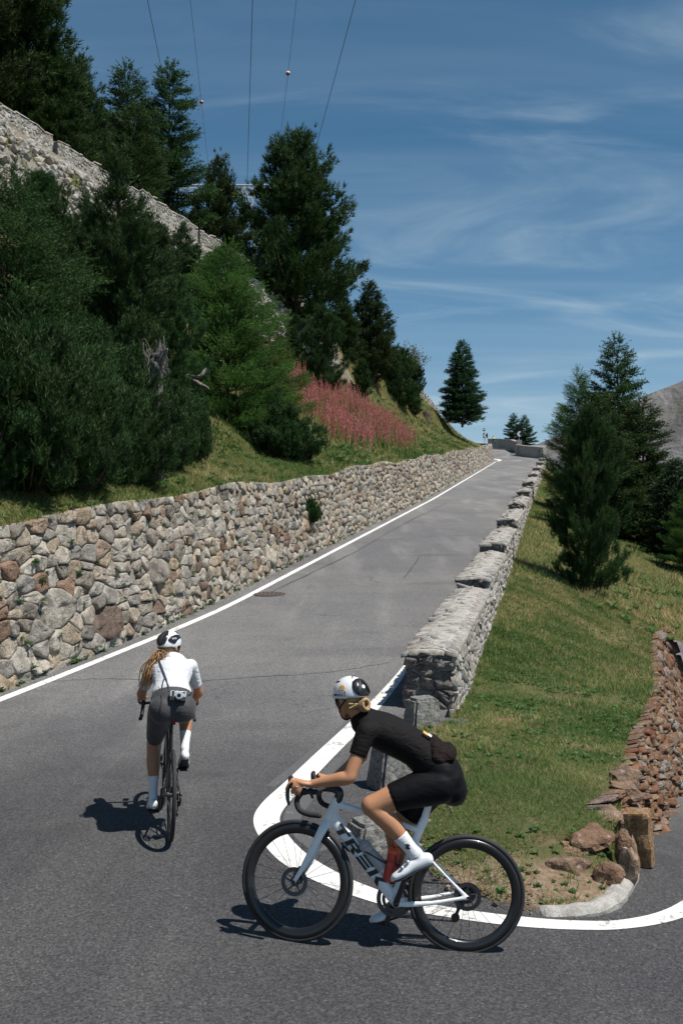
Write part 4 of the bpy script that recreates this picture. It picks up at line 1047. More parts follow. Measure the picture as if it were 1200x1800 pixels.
T('bush', 'bush', 6.7, 95.6, 17.0, 4.0, 'thin yellow green leafy bush on the skyline', 'bush', wide=1.1)
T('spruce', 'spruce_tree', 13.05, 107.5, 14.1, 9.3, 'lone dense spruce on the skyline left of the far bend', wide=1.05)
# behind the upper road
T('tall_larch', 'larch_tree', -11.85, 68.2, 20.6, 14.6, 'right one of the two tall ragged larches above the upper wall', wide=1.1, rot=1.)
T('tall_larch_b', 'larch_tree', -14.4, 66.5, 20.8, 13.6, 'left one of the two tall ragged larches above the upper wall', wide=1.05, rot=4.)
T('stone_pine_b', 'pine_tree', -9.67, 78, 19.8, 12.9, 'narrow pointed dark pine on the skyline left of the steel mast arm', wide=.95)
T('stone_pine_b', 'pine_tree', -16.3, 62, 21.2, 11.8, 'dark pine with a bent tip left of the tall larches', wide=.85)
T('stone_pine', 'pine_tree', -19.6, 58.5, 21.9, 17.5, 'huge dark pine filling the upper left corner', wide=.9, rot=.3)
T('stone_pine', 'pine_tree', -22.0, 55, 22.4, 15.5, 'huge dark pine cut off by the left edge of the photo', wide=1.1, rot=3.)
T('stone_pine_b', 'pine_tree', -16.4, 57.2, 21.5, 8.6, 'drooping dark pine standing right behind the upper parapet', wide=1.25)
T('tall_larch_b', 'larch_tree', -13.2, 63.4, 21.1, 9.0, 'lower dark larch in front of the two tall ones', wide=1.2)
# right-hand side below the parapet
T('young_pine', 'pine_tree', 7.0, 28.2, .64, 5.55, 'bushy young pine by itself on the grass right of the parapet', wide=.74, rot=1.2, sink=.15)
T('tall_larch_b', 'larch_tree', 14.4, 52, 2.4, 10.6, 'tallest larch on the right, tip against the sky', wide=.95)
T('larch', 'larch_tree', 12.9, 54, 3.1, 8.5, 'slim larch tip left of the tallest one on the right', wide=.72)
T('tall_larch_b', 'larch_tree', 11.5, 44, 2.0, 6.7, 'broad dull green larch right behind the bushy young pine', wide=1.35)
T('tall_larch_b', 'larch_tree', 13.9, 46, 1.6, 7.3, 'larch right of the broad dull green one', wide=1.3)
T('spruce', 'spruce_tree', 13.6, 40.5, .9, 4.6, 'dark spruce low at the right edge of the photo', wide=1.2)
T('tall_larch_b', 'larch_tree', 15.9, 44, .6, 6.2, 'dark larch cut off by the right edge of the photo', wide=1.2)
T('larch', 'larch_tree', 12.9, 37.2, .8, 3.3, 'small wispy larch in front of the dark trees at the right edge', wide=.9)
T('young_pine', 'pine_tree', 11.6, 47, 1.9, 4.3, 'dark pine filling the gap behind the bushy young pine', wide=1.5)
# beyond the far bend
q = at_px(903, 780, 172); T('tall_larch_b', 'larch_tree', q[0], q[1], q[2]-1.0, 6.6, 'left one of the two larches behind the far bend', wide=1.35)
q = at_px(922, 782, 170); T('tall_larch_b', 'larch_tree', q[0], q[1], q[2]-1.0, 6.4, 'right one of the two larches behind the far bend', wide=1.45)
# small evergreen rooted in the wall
z = float(z_road(*xy(29.2, -7.2)))
o = tree('low_mugo', 'wall_bush', *xy(29.0, -7.12), z+1.05, .95, 'small dark bush growing out of the stone wall', 'bush', wide=.62)

for (px_, py_, k_, h_, lab) in ((-7.6, 14.2, 'mugo', 2.8, 'mountain pine shrub further down the wall, outside the left edge'), (-9.2, 18.5, 'young_pine_b', 6.0, 'young pine on the slope left of the photo edge'), (-11.5, 24, 'larch', 6.5, 'larch high on the slope left of the photo edge')):
    tree(k_, 'pine_shrub' if k_ == 'mugo' else ('larch_tree' if k_ == 'larch' else 'pine_tree'), px_, py_, float(z_hill(np.array([px_]), np.array([py_]))[0]), h_, lab, 'shrub' if k_ == 'mugo' else 'tree')
for (k_, x_, y_, h_, w_, lab) in (('young_pine', -8.92, 29.3, 4.3, 1.2, 'dark pine behind the dull green larch, under the pale boulders at the left'), ('young_pine_b', -7.78, 30.2, 4.6, 1.3, 'pointed dark pine between the dull larch and the tall narrow pine'),
        ('young_pine', -7.6, 39.5, 4.4, 1.3, 'dark pine right of the tall narrow pine, in front of the tumbled boulders'), ('young_pine_b', -7.54, 47.3, 4.9, 1.5, 'dark pine left of the bright feathery larch, its tip below the upper parapet'),
        ('young_pine', -6.87, 58.4, 4.6, 1.3, 'dark pine above the bright feathery larch, next to the upper parapet end'), ('dull_larch', -9.2, 41.5, 3.9, 1.2, 'dull larch on the rubble behind the tall narrow pine'), ('young_pine', -5.9, 49.5, 4.6, 1.4, 'dark pine between the bright larch and the trunk of the big stone pine')):
    tree(k_, 'larch_tree' if 'larch' in k_ else 'pine_tree', x_, y_, float(z_hill(np.array([x_]), np.array([y_]))[0]), h_, lab, wide=w_)
# ------------------------------------------------------------------ grass, weeds, flowers (what nobody could count)
def grass_mat(name, stops, transl=.3):
    b = NB(name); at = b.n('ShaderNodeAttribute', attribute_name='var'); c = b.ramp(at.outputs['Fac'], stops)
    b.base(c); b.p(Roughness=.65); b.b.inputs['Specular IOR Level'].default_value = .2
    t = b.n('ShaderNodeBsdfTranslucent'); b.l(c, t.inputs[0]); ms = b.n('ShaderNodeMixShader'); ms.inputs[0].default_value = transl
    b.l(b.b.outputs[0], ms.inputs[1]); b.l(t.outputs[0], ms.inputs[2]); b.l(ms.outputs[0], b.out.inputs[0]); return b.m
M_GRASS = grass_mat('grass', [(0, (.045, .095, .020)), (.33, (.095, .165, .040)), (.55, (.16, .215, .065)), (.75, (.30, .26, .11)), (1, (.46, .37, .19))])
M_WEED = grass_mat('weed leaves', [(0, (.035, .085, .025)), (.6, (.075, .16, .045)), (1, (.14, .22, .07))])
M_FLOWER = grass_mat('fireweed flowers', [(0, (.40, .20, .11)), (.4, (.50, .19, .17)), (.7, (.58, .17, .25)), (1, (.70, .34, .40))])
def pnoise(x, y, sc, seed):
    r = np.random.default_rng(seed); out = np.zeros_like(x)
    for k in range(7):
        a = r.random()*6.28; f = sc*r.uniform(.5, 2.2); out += np.sin((x*np.cos(a)+y*np.sin(a))*f+r.random()*6.28+1.5*np.sin((x*np.sin(a)-y*np.cos(a))*f*.6))
    return out/7
def blades(x, y, z, ln, wd, lean, var, r, droop=.0):
    n = len(x); az = r.random(n)*2*np.pi; le = lean*(.3+1.2*r.random(n))
    d = np.c_[np.cos(az)*le, np.sin(az)*le, np.ones(n)]; d /= np.linalg.norm(d, axis=1)[:, None]
    s = np.c_[-np.sin(az+r.normal(0, .8, n)), np.cos(az), np.zeros(n)]*(wd/2)[:, None] if not np.isscalar(wd) else np.c_[-np.sin(az), np.cos(az), np.zeros(n)]*wd/2
    P = np.c_[x, y, z-.01]
    V = np.stack([P-s, P+s, P+d*ln[:, None]], 1).reshape(-1, 3)
    return V, np.arange(3*n).reshape(-1, 3), np.repeat(np.clip(var, 0, 1), 3)
def rosettes(x, y, z, size, r, k=7):
    """low broad-leaved plants: k pointed leaves each"""
    n = len(x); az = r.random((n, 1))*6.28+np.arange(k)[None]*6.28/k+r.normal(0, .25, (n, k)); el = r.uniform(.15, .9, (n, k)); L = size[:, None]*r.uniform(.6, 1.1, (n, k))
    d = np.stack([np.cos(az)*np.cos(el), np.sin(az)*np.cos(el), np.sin(el)], -1); s = np.stack([-np.sin(az), np.cos(az), 0*az], -1)
    P = np.stack([x, y, z], -1)[:, None]+0*d
    m = P+d*(L*.55)[..., None]; w = s*(L*.24)[..., None]
    V = np.stack([P, m+w, P+d*L[..., None]-np.array([0, 0, 1])*(L*.15)[..., None], m-w], 2).reshape(-1, 3)
    F = np.arange(n*k*4).reshape(-1, 4)
    return V, F, np.repeat(np.clip(r.random((n, k))*.8+.1, 0, 1).ravel(), 4)
r = np.random.default_rng(77)
# right bank: rejection sample inside the sheet
from_L, from_R = G[:, 0, :], G[:, -1, :]
def bank_pts(n, i0=0., i1=1., pw=1.):
    i = (i0+(i1-i0)*r.random(n)**pw)*(n_-1.001); t = r.random(n); k = i.astype(int); f = (i-k)[:, None]
    A_ = from_L[k]*(1-f)+from_L[k+1]*f; B_ = from_R[k]*(1-f)+from_R[k+1]*f
    w = np.linalg.norm(B_-A_, axis=1); keep = r.random(n) < w/6.5
    P = A_*(1-t[:, None])+B_*t[:, None]; return P[keep], t[keep]
P, t = bank_pts(620000)
x, y = P.T; m1 = pnoise(x, y, 1.6, 1); m2 = pnoise(x, y, 5, 2); m3 = pnoise(x, y, .5, 3)
bare = (m2*.7+m1*.6) > .30
tip = y < 6.95+.45*m1*2
prob = np.where(bare, .18, 1.)*np.where(tip, .45, 1.)*np.where(y > 14, .62, 1)*np.where(t < .015, .3, 1)
k = r.random(len(x)) < prob; x, y, m1, m2, m3 = x[k], y[k], m1[k], m2[k], m3[k]
z = z_bank(x, y)+bank_noise(x, y)
var = .44+.50*m1+.40*m2+.28*m3+r.normal(0, .21, len(x))+.10*(y > 16)
ln = (.035+.05*r.random(len(x)))*(1+.5*np.clip(m2, -.5, 1))*np.where(y > 15, 1.6, 1)
V, F, vv = blades(x, y, z, ln, np.where(y < 10, .006, np.where(y < 16, .009, .014)), 1.1, var, r)
tag(mesh_np('bank_grass', V, F, M_GRASS, var=vv), kind='stuff')
P, t = bank_pts(9000); x, y = P.T; k = (pnoise(x, y, 1.1, 8) > -.05) | (y > 18) | (y < 7.6); x, y = x[k], y[k]; z = z_bank(x, y)+bank_noise(x, y)+.003
V, F, vv = rosettes(x, y, z, r.uniform(.018, .07, len(x))*np.where(y > 12, 1.3, 1)*np.where(y < 7.3, .7, 1), r, 9); tag(mesh_np('bank_weeds', V, F, M_WEED, var=vv), kind='stuff')
# taller tufts and dry stalks standing over the sward
P, t = bank_pts(2600); x, y = P.T; k = (pnoise(x, y, 1.4, 51)+.5*(t < .06)+.3*(y > 15)) > .12; x, y = x[k], y[k]; n = len(x); kk = 16
xr, yr = np.repeat(x, kk)+r.normal(0, .03, n*kk), np.repeat(y, kk)+r.normal(0, .03, n*kk); zr_ = np.repeat(z_bank(x, y)+bank_noise(x, y), kk)
V, F, vv = blades(xr, yr, zr_, np.repeat(r.uniform(.07, .20, n), kk)*r.uniform(.5, 1.1, n*kk), np.where(yr < 11, .006, .012), .55, np.repeat(r.uniform(.15, .95, n), kk)+r.normal(0, .08, n*kk), r)
tag(mesh_np('tall_grass', V, F, M_GRASS, var=vv), kind='stuff')
# gravel and crumbs along the kerb and the foot of the bank
grav = bmesh.new()
for k in range(700):
    u = r.random(); i = int((.02+.22*u**1.4)*(n_-1)) if k < 600 else int(r.random()*.12*(n_-1)); c = G[i, int(min(m_-1, abs(r.normal(0, 5))))]
    xx, yy = c+r.normal(0, .07, 2); sz = r.uniform(.003, .011)*(2.2 if k % 19 == 0 else 1)
    zz = max(float(z_bank(np.array([xx]), np.array([yy]))[0]) if yy > 6.5 else -9, float(z_road(xx, yy)))
    st = bmesh.ops.create_icosphere(grav, subdivisions=1, radius=sz, matrix=Matrix.Translation((xx, yy, zz+.004)) @ Euler(r.uniform(0, 6, 3)).to_matrix().to_4x4())
    for v in st['verts']: v.co += Vector(r.normal(0, sz*.18, 3))
tag(bm_obj('gravel', grav, stone_mat('gravel', [(0, (.26, .19, .13)), (.5, (.34, .28, .22)), (1, (.42, .38, .33))], 20, .6, .5)), kind='stuff')
# hillside above the wall
def hill_pts(n, s0, s1, q0, q1, pw=1.):
    s = s0+(s1-s0)*r.random(n)**pw; q = q0+(q1-q0)*r.random(n); p = p_edge(np.minimum(s, 138))-.36-q; x, y = xy(s, p); return x, y, s, q
def hillz(x, y, q):
    hn = np.array([mnoise.noise(Vector((a*.5, b*.5, 0)))*.25+mnoise.noise(Vector((a*1.9, b*1.9, 3)))*.07 for a, b in zip(x, y)])
    return z_hill(x, y)+hn*np.clip(q/1.5, .15, 1)
sets = [(90000, 8, 34, 0, 3.2, 1., .11, .011, .9), (50000, 20, 60, .0, 11, .9, .18, .020, .9), (125000, 34, 139, 0, 26, .9, .26, .045, .9), (26000, 2, 40, 2.5, 24, 1., .30, .05, .8), (16000, 10, 139, -.05, .35, 1.2, .20, .02, 1.5)]
Vs = []; Fs = []; vs_ = []; off = 0
for n, s0, s1, q0, q1, pw, L0, w0, le in sets:
    x, y, s, q = hill_pts(n, s0, s1, q0, q1, pw); m1 = pnoise(x, y, .5, 11); m2 = pnoise(x, y, 2.2, 12)
    k = r.random(len(x)) < np.where(m2+m1 > .55, .5, 1); x, y, s, q, m1, m2 = x[k], y[k], s[k], q[k], m1[k], m2[k]
    z = hillz(x, y, q); var = .50+.40*m1+.30*m2+r.normal(0, .14, len(x))+.12*np.clip((s-60)/60, 0, 1)
    sc = 1+.012*np.clip(s-30, 0, 100)
    V, F, vv = blades(x, y, z, L0*r.uniform(.5, 1.2, len(x))*(1+.4*np.clip(m2, -.5, 1)), w0*sc, le, var, r)
    Vs.append(V); Fs.append(F+off); vs_.append(vv); off += len(V)
tag(mesh_np('hillside_grass', np.vstack(Vs), np.vstack(Fs), M_GRASS, var=np.hstack(vs_)), kind='stuff')
x, y, s, q = hill_pts(2600, 9, 40, .0, 3.4); k = (pnoise(x, y, 1.2, 18) > -.1); x, y, q = x[k], y[k], q[k]; z = hillz(x, y, q)+.01
V, F, vv = rosettes(x, y, z, r.uniform(.06, .17, len(x)), r); o1 = (V, F, vv)
x, y, s, q = hill_pts(1500, 36, 110, .0, 9); k = (pnoise(x, y, .5, 19) > .05); x, y, q = x[k], y[k], q[k]; z = hillz(x, y, q)+.01
V, F, vv = rosettes(x, y, z, r.uniform(.2, .5, len(x)), r)
tag(mesh_np('hillside_weeds', np.vstack([o1[0], V]), np.vstack([o1[1], F+len(o1[0])]), M_WEED, var=np.r_[o1[2], vv]), kind='stuff')
# valley side grass
n = 70000; s = 28+62*r.random(n)**1.3; p = -1.2+16*r.random(n)**1.2; x, y = xy(s, p); z = z_bank(x, y)+bank_noise(x, y); m1 = pnoise(x, y, .6, 31); m2 = pnoise(x, y, 2, 32)
V, F, vv = blades(x, y, z, .22*r.uniform(.5, 1.2, n), .03+.0*x, .9, .60+.35*m1+.25*m2+r.normal(0, .14, n), r)
tag(mesh_np('valley_grass', V, F, M_GRASS, var=vv), kind='stuff')
n = 260; s = 27+22*r.random(n); p = .5+7*r.random(n); x, y = xy(s, p); z = z_bank(x, y)+.02
V, F, vv = rosettes(x, y, z, r.uniform(.12, .34, n), r); tag(mesh_np('valley_weeds', V, F, M_WEED, var=np.clip(vv+.2, 0, 1)), kind='stuff')
# fireweed patch
def ray_hill(px, py):
    u = (px-600)/1750; v = (900-py)/1750; c, s_ = math.cos(math.atan(35/1750)), math.sin(math.atan(35/1750)); d = np.array([u, c-v*s_, s_+v*c]); d /= d[1]
    ys = np.linspace(20, 120, 1500); g = z_hill(d[0]*ys, ys)-(2.3+d[2]*ys); i = np.argmax(g >= 0); return d[0]*ys[i], ys[i]
FW = np.array([ray_hill(*q) for q in ((505, 672), (560, 690), (640, 725), (712, 762), (700, 785), (640, 790), (590, 780), (545, 760), (515, 735))])
def in_poly(x, y, Q):
    ins = np.zeros(len(x), bool); j = len(Q)-1
    for i in range(len(Q)):
        c = (Q[i, 1] > y) != (Q[j, 1] > y); ins ^= c & (x < (Q[j, 0]-Q[i, 0])*(y-Q[i, 1])/(Q[j, 1]-Q[i, 1]+1e-12)+Q[i, 0]); j = i
    return ins
n = 30000; x = r.uniform(FW[:, 0].min()-1, FW[:, 0].max()+1, n); y = r.uniform(FW[:, 1].min()-1, FW[:, 1].max()+1, n)
k = in_poly(x+r.normal(0, .5, n), y+r.normal(0, 1.2, n), FW); x, y = x[k][:1900], y[k][:1900]; k = pnoise(x, y, 1.3, 43)+r.normal(0, .25, len(x)) > -.12; x, y = x[k], y[k]; n = len(x)
z = z_hill(x, y)-.05; H_ = r.uniform(.8, 1.75, n); fl = np.clip(.55+.5*pnoise(x, y, .8, 41)+r.normal(0, .2, n), 0, 1)
V, F, vv = blades(np.repeat(x, 4)+r.normal(0, .05, 4*n), np.repeat(y, 4)+r.normal(0, .05, 4*n), np.repeat(z, 4), np.repeat(H_, 4)*.8, .035+.0*np.repeat(x, 4), .22, .72+r.normal(0, .15, 4*n), r)
tag(mesh_np('fireweed_stems', V, F, M_GRASS, var=vv), kind='stuff')
k_ = 34; tt = r.random((n, k_)); zz = z[:, None]+H_[:, None]*(.42+.58*tt); az = r.random((n, k_))*6.28; wd_ = .10*(1.1-tt)
bx = x[:, None]+0*tt; by = y[:, None]+0*tt
V, F, vv = blades(bx.ravel(), by.ravel(), zz.ravel(), (.11*(1.2-.7*tt)).ravel(), (.055*(1.1-.6*tt)).ravel(), .9, (fl[:, None]*.75+.3*tt*0+r.normal(0, .15, (n, k_))).ravel(), r)
tag(mesh_np('fireweed_flowers', V, F, M_FLOWER, var=vv), kind='stuff')
# little tufts rooted in the wall joints and along its foot
n = 420; s = 11+60*r.random(n)**1.5; v_ = np.where(r.random(n) < .4, 0.02, r.random(n)*2.2); Vw = lw_map(np.c_[s, v_, np.full(n, .03)])
V, F, vv = rosettes(Vw[:, 0], Vw[:, 1], Vw[:, 2], r.uniform(.05, .14, n), r, 9); tag(mesh_np('wall_tufts', V, F, M_WEED, var=vv), kind='stuff')
n = 1500; s = 10+50*r.random(n)**1.3; p = p_edge(s)+.10+.10*np.abs(r.normal(0, 1, n)); x, y = xy(s, p); z = z_road(x, y)
V, F, vv = blades(x, y, z, r.uniform(.02, .07, n), .012+0*x, .8, .5+r.normal(0, .2, n), r); tag(mesh_np('verge_grass', V, F, M_GRASS, var=vv), kind='stuff')
# ------------------------------------------------------------------ bicycles (local frame: x forward, y left, z up, rear contact patch at the origin)
M_RUBBER = simple('tyre rubber', (.022, .022, .024), .75, nscale=40, namt=.2)
M_CARBON = simple('carbon', (.014, .014, .015), .32, spec=.5, coat=.3)
M_MATTE = simple('matte black', (.018, .018, .019), .6)
M_STEEL = simple('brushed steel', (.42, .42, .43), .32, metal=1.)
M_DARKST = simple('dark steel', (.10, .10, .105), .4, metal=1.)
M_WHITEFR = simple('white frame paint', (.90, .905, .90), .24, spec=.5, coat=.5)
M_BLACKFR = simple('black frame paint', (.02, .02, .022), .35, spec=.5, coat=.4)
M_INK = simple('black lettering', (.015, .015, .016), .4)
M_TAPE = simple('bar tape', (.02, .02, .021), .8, bump=.6, bscale=150)
M_CLEAR = simple('smoked bottle', (.42, .41, .41), .35)
M_ORBOT = simple('orange bottle cap', (.85, .13, .05), .4)
M_REDBOT = simple('red bottle body', (.62, .07, .05), .35)
WR = .338
def rot_axis(a, th, p0):
    return Matrix.Translation(p0) @ Matrix.Rotation(th, 4, Vector(a)) @ Matrix.Translation(-Vector(p0))
HEAD_AX = Vector((-.3007, 0, .9537))
def torus_profile(bm, R, prof_pts, n=72, closed=True):
    """revolve (radius offset, y) profile about the y axis at the hub"""
    rings = []
    for k in range(n):
        a = 2*math.pi*k/n; rings.append([bm.verts.new(((R+dr)*math.cos(a), y, (R+dr)*math.sin(a))) for dr, y in prof_pts])
    m = len(prof_pts)
    for k in range(n):
        A, B = rings[k], rings[(k+1) % n]
        for j in range(m if closed else m-1): bm.faces.new((A[j], A[(j+1) % m], B[(j+1) % m], B[j]))
def cyl(bm, p0, p1, r0, r1=None, n=14):
    tube(bm, [p0, p1], [r0, r1 if r1 is not None else r0], n, 1, (1, .3, .2), cap=None)
def wheel(parent, hub, M, rear, depth=.052):
    """rim is the wheel's own mesh; tyre, hub, disc, spokes hang from it"""
    bm = bmesh.new(); h = .0145
    torus_profile(bm, WR-.026, [(0, -h), (0, h), (-.018, h*1.02), (-depth*.75, h*.72), (-depth, .003), (-depth, -.003), (-depth*.75, -h*.72), (-.018, -h*1.02)])
    rim = bm_obj('wheel', bm, M_CARBON, parent, True)
    rim.matrix_local = M @ Matrix.Translation(hub)
    bm = bmesh.new(); t = .0145; pr = [(-.012+t*math.cos(a), t*math.sin(a)) for a in np.linspace(0, 2*math.pi, 14, endpoint=False)]
    torus_profile(bm, WR-.0025, pr); bm_obj('tyre', bm, M_RUBBER, rim, True)
    bm = bmesh.new(); cyl(bm, (0, -.05, 0), (0, .05, 0), .012); cyl(bm, (0, .022, 0), (0, .034, 0), .028); cyl(bm, (0, -.034, 0), (0, -.022, 0), .026); cyl(bm, (0, -.02, 0), (0, .02, 0), .017); bm_obj('hub', bm, M_DARKST, rim, False)
    bm = bmesh.new(); torus_profile(bm, .066, [(.014, .0475), (.014, .0493), (-.010, .0493), (-.010, .0475)], 60)
    for k in range(5):
        a = k*2*math.pi/5; tube(bm, [(.02*math.cos(a), .046, .02*math.sin(a)), (.058*math.cos(a+.3), .048, .058*math.sin(a+.3))], .0045, 6, cap=None)
    for k in range(30):
        a = k*2*math.pi/30; cyl(bm, ((.066+.006*(k % 3-1))*math.cos(a), .0472, (.066+.006*(k % 3-1))*math.sin(a)), ((.066+.006*(k % 3-1))*math.cos(a), .0497, (.066+.006*(k % 3-1))*math.sin(a)), .0035, n=6)
    bm_obj('brake_disc', bm, M_DARKST, rim, False)
    ns = 22; me = None
    bm = bmesh.new(); tube(bm, [(.026, .027, 0), (WR-.026-depth+.004, .003, .03)], .0013, 4, cap=None); a0 = bm_obj('spoke', bm, M_DARKST, rim, True); me = a0.data
    bm = bmesh.new(); tube(bm, [(.026, -.027, 0), (WR-.026-depth+.004, -.003, .03)], .0013, 4, cap=None); b0 = bm_obj('spoke', bm, M_DARKST, rim, True); me2 = b0.data
    for k in range(ns):
        o = a0 if k == 0 else (b0 if k == 1 else link(bpy.data.objects.new('spoke', me2 if k % 2 else me), rim))
        o.rotation_euler = (0, 2*math.pi*k/ns+(.12 if (k//2) % 2 else -.05), math.pi if False else 0); o.scale = (1, 1, 1 if (k//2) % 2 else -1)
    return rim
def rounded_strip(bm, pts, w, ref):
    tube(bm, pts, w, 10, 4, ref)
def bicycle(M, label, steer, crank_ang, frame_m, text=None, bottles=True, white=True):
    root = tag(empty('bicycle', mat=M), label, 'bicycle')
    S = rot_axis(HEAD_AX, steer, (.80, 0, .76))
    FH, RH, BB = Vector((.98, 0, WR)), Vector((0, 0, WR)), Vector((.404, 0, .268))
    # frame: aero tubes lofted into one skin
    bm = bmesh.new(); Y = (0, 1, 0)
    HT, HB = Vector((.781, 0, .812)), Vector((.822, 0, .685))
    tube(bm, [HB, (HT+HB)/2, HT], [(.024, .036), (.023, .034), (.022, .031)], 12, 2, Y)
    tube(bm, [(.806, 0, .715), (.66, 0, .552), (.52, 0, .398), (.41, 0, .276)], [(.021, .038), (.020, .037), (.021, .036), (.026, .034)], 12, 4, Y)
    tube(bm, [(.775, 0, .785), (.64, 0, .760), (.48, 0, .722), (.30, 0, .678)], [(.020, .023), (.017, .020), (.014, .016), (.016, .018)], 12, 4, Y)
    tube(bm, [(.408, 0, .285), (.372, 0, .42), (.336, 0, .55), (.296, 0, .676), (.268, 0, .745)], [(.022, .030), (.016, .026), (.015, .025), (.016, .026), (.013, .026)], 12, 3, Y)
    tube(bm, [BB+Vector((0, -.035, 0)), BB+Vector((0, .035, 0))], [.026, .026], 12, 1, (1, 0, 0))
    for s in (1, -1):
        tube(bm, [(.405, s*.032, .262), (.33, s*.040, .268), (.20, s*.052, .288), (.07, s*.062, .322), (0, s*.066, WR)], [(.010, .017), (.010, .018), (.009, .014), (.008, .012), (.007, .015)], 8, 3, Y)
        tube(bm, [(.318, s*.012, .605), (.22, s*.030, .520), (.10, s*.052, .418), (.005, s*.064, WR)], [(.008, .013), (.006, .010), (.006, .009), (.007, .014)], 8, 3, Y)
    frame = remesh('frame', bm, .0055, frame_m, root, 5, .4)
    for s in (1, -1):
        bm = bmesh.new(); cyl(bm, (0, s*.070, WR), (0, s*.0765, WR), .0085); bm_obj('axle_end', bm, M_MATTE, frame)
    # seatpost and saddle
    bm = bmesh.new(); tube(bm, [(.272, 0, .735), (.258, 0, .80), (.240, 0, .872)], [(.011, .022), (.011, .021), (.011, .018)], 10, 2, Y); bm_obj('seatpost', bm, frame_m if white else M_MATTE, root, True)
    bm = bmesh.new()
    tube(bm, [(.085, 0, .905), (.13, 0, .906), (.19, 0, .901), (.25, 0, .897), (.33, 0, .893), (.352, 0, .885)], [(.062, .014), (.068, .017), (.046, .018), (.026, .017), (.019, .015), (.014, .010)], 14, 4, Y)
    sad = bm_obj('saddle', bm, M_MATTE, root, True)
    bm = bmesh.new()
    for s in (1, -1): tube(bm, [(.11, s*.03, .893), (.17, s*.022, .868), (.26, s*.022, .868), (.32, s*.010, .884)], .0035, 6, 3, Y)
    bm_obj('saddle_rail', bm, M_DARKST, sad, True)
    bm = bmesh.new(); box(bm, (.062, 0, .872), (.02, .03, .045), Matrix.Rotation(-.3, 3, 'Y'), .005); bm_obj('rear_light', bm, simple('rear light', (.12, .015, .015), .25), root)
    # fork, stem, bar, all turned with the steering
    def fb(name, bm, m, par=root, smooth=True):
        o = bm_obj(name, bm, m, par, smooth); o.data.transform(S); return o
    bm = bmesh.new(); tube(bm, [(.828, 0, .672), (.826, 0, .678)], [(.026, .034)]*2, 12, 1, Y)
    for s in (1, -1): tube(bm, [(.828, s*.010, .685), (.842, s*.034, .648), (.880, s*.046, .55), (.93, s*.050, .435), (.980, s*.052, WR)], [(.020, .030), (.013, .028), (.009, .024), (.008, .018), (.007, .012)], 10, 3, Y)
    o = remesh('fork', bm, .0045, frame_m, root, 4, .4); o.data.transform(S)
    for s in (1, -1):
        bm = bmesh.new(); cyl(bm, (.98, s*.054, WR), (.98, s*.060, WR), .0085); q = fb('axle_end', bm, M_MATTE, o, False)
    bm = bmesh.new(); box(bm, (.955, .040, .395), (.035, .028, .055), Matrix.Rotation(-.35, 3, 'Y'), .008); fb('brake_caliper', bm, M_MATTE, root)
    bm = bmesh.new(); tube(bm, [(.782, 0, .808), (.772, 0, .842), (.778, 0, .862), (.815, 0, .872), (.868, 0, .868)], [(.021, .028), (.020, .027), (.021, .026), (.019, .022), (.020, .020)], 12, 3, Y); stem = fb('stem', bm, M_CARBON)
    bm = bmesh.new()
    tube(bm, [(.862, -.20, .862), (.868, -.12, .868), (.87, 0, .870), (.868, .12, .868), (.862, .20, .862)], [(.019, .011)]*5, 10, 4, (1, 0, 0))
    bm_b = bm
    fb('handlebar', bm_b, M_TAPE)
    for s in (1, -1):
        bm = bmesh.new(); tube(bm, [(.862, s*.195, .862), (.895, s*.205, .862), (.935, s*.207, .848), (.958, s*.210, .805), (.938, s*.214, .760), (.885, s*.218, .742), (.815, s*.222, .742)], .0155, 10, 5, Y)
        fb('bar_drop', bm, M_TAPE)
        bm = bmesh.new(); tube(bm, [(.915, s*.207, .858), (.955, s*.209, .870), (.992, s*.210, .886), (1.006, s*.210, .918), (1.004, s*.210, .930)], [(.016, .019), (.017, .019), (.016, .021), (.014, .016), (.010, .012)], 12, 4, Y)
        hood = fb('brake_hood', bm, M_MATTE)
        bm = bmesh.new(); tube(bm, [(1.000, s*.212, .900), (1.016, s*.213, .860), (1.012, s*.216, .815), (1.000, s*.220, .780)], [(.006, .010), (.006, .012), (.008, .012), (.005, .008)], 8, 4, Y)
        fb('brake_lever', bm, M_CARBON)
    bm = bmesh.new(); box(bm, (.945, 0, .885), (.08, .048, .014), Matrix.Rotation(-.12, 3, 'Y'), .005); comp = fb('bike_computer', bm, M_MATTE, root, False)
    # wheels
    W1 = wheel(root, FH, S, False); W2 = wheel(root, RH, Matrix(), True)
    # drivetrain on the right-hand side
    bm = bmesh.new()
    torus_profile(bm, .098, [(.006, -.001), (.006, .001), (-.016, .0015), (-.016, -.0015)], 60)
    for k in range(52):
        a = k*2*math.pi/52; box(bm, (.1055*math.cos(a), 0, .1055*math.sin(a)), (.006, .002, .006), Matrix.Rotation(-a, 3, 'Y'))
    torus_profile(bm, .070, [(.006, .006), (.006, .008), (-.014, .008), (-.014, .006)], 48)
    for k in range(4):
        a = crank_ang+k*math.pi/2+.4; tube(bm, [(.012*math.cos(a), 0, .012*math.sin(a)), (.088*math.cos(a), 0, .088*math.sin(a))], [(.004, .013), (.003, .009)], 8, 1, Y)
    ring = bm_obj('chainring', bm, M_DARKST, root); ring.location = BB+Vector((0, -.048, 0))
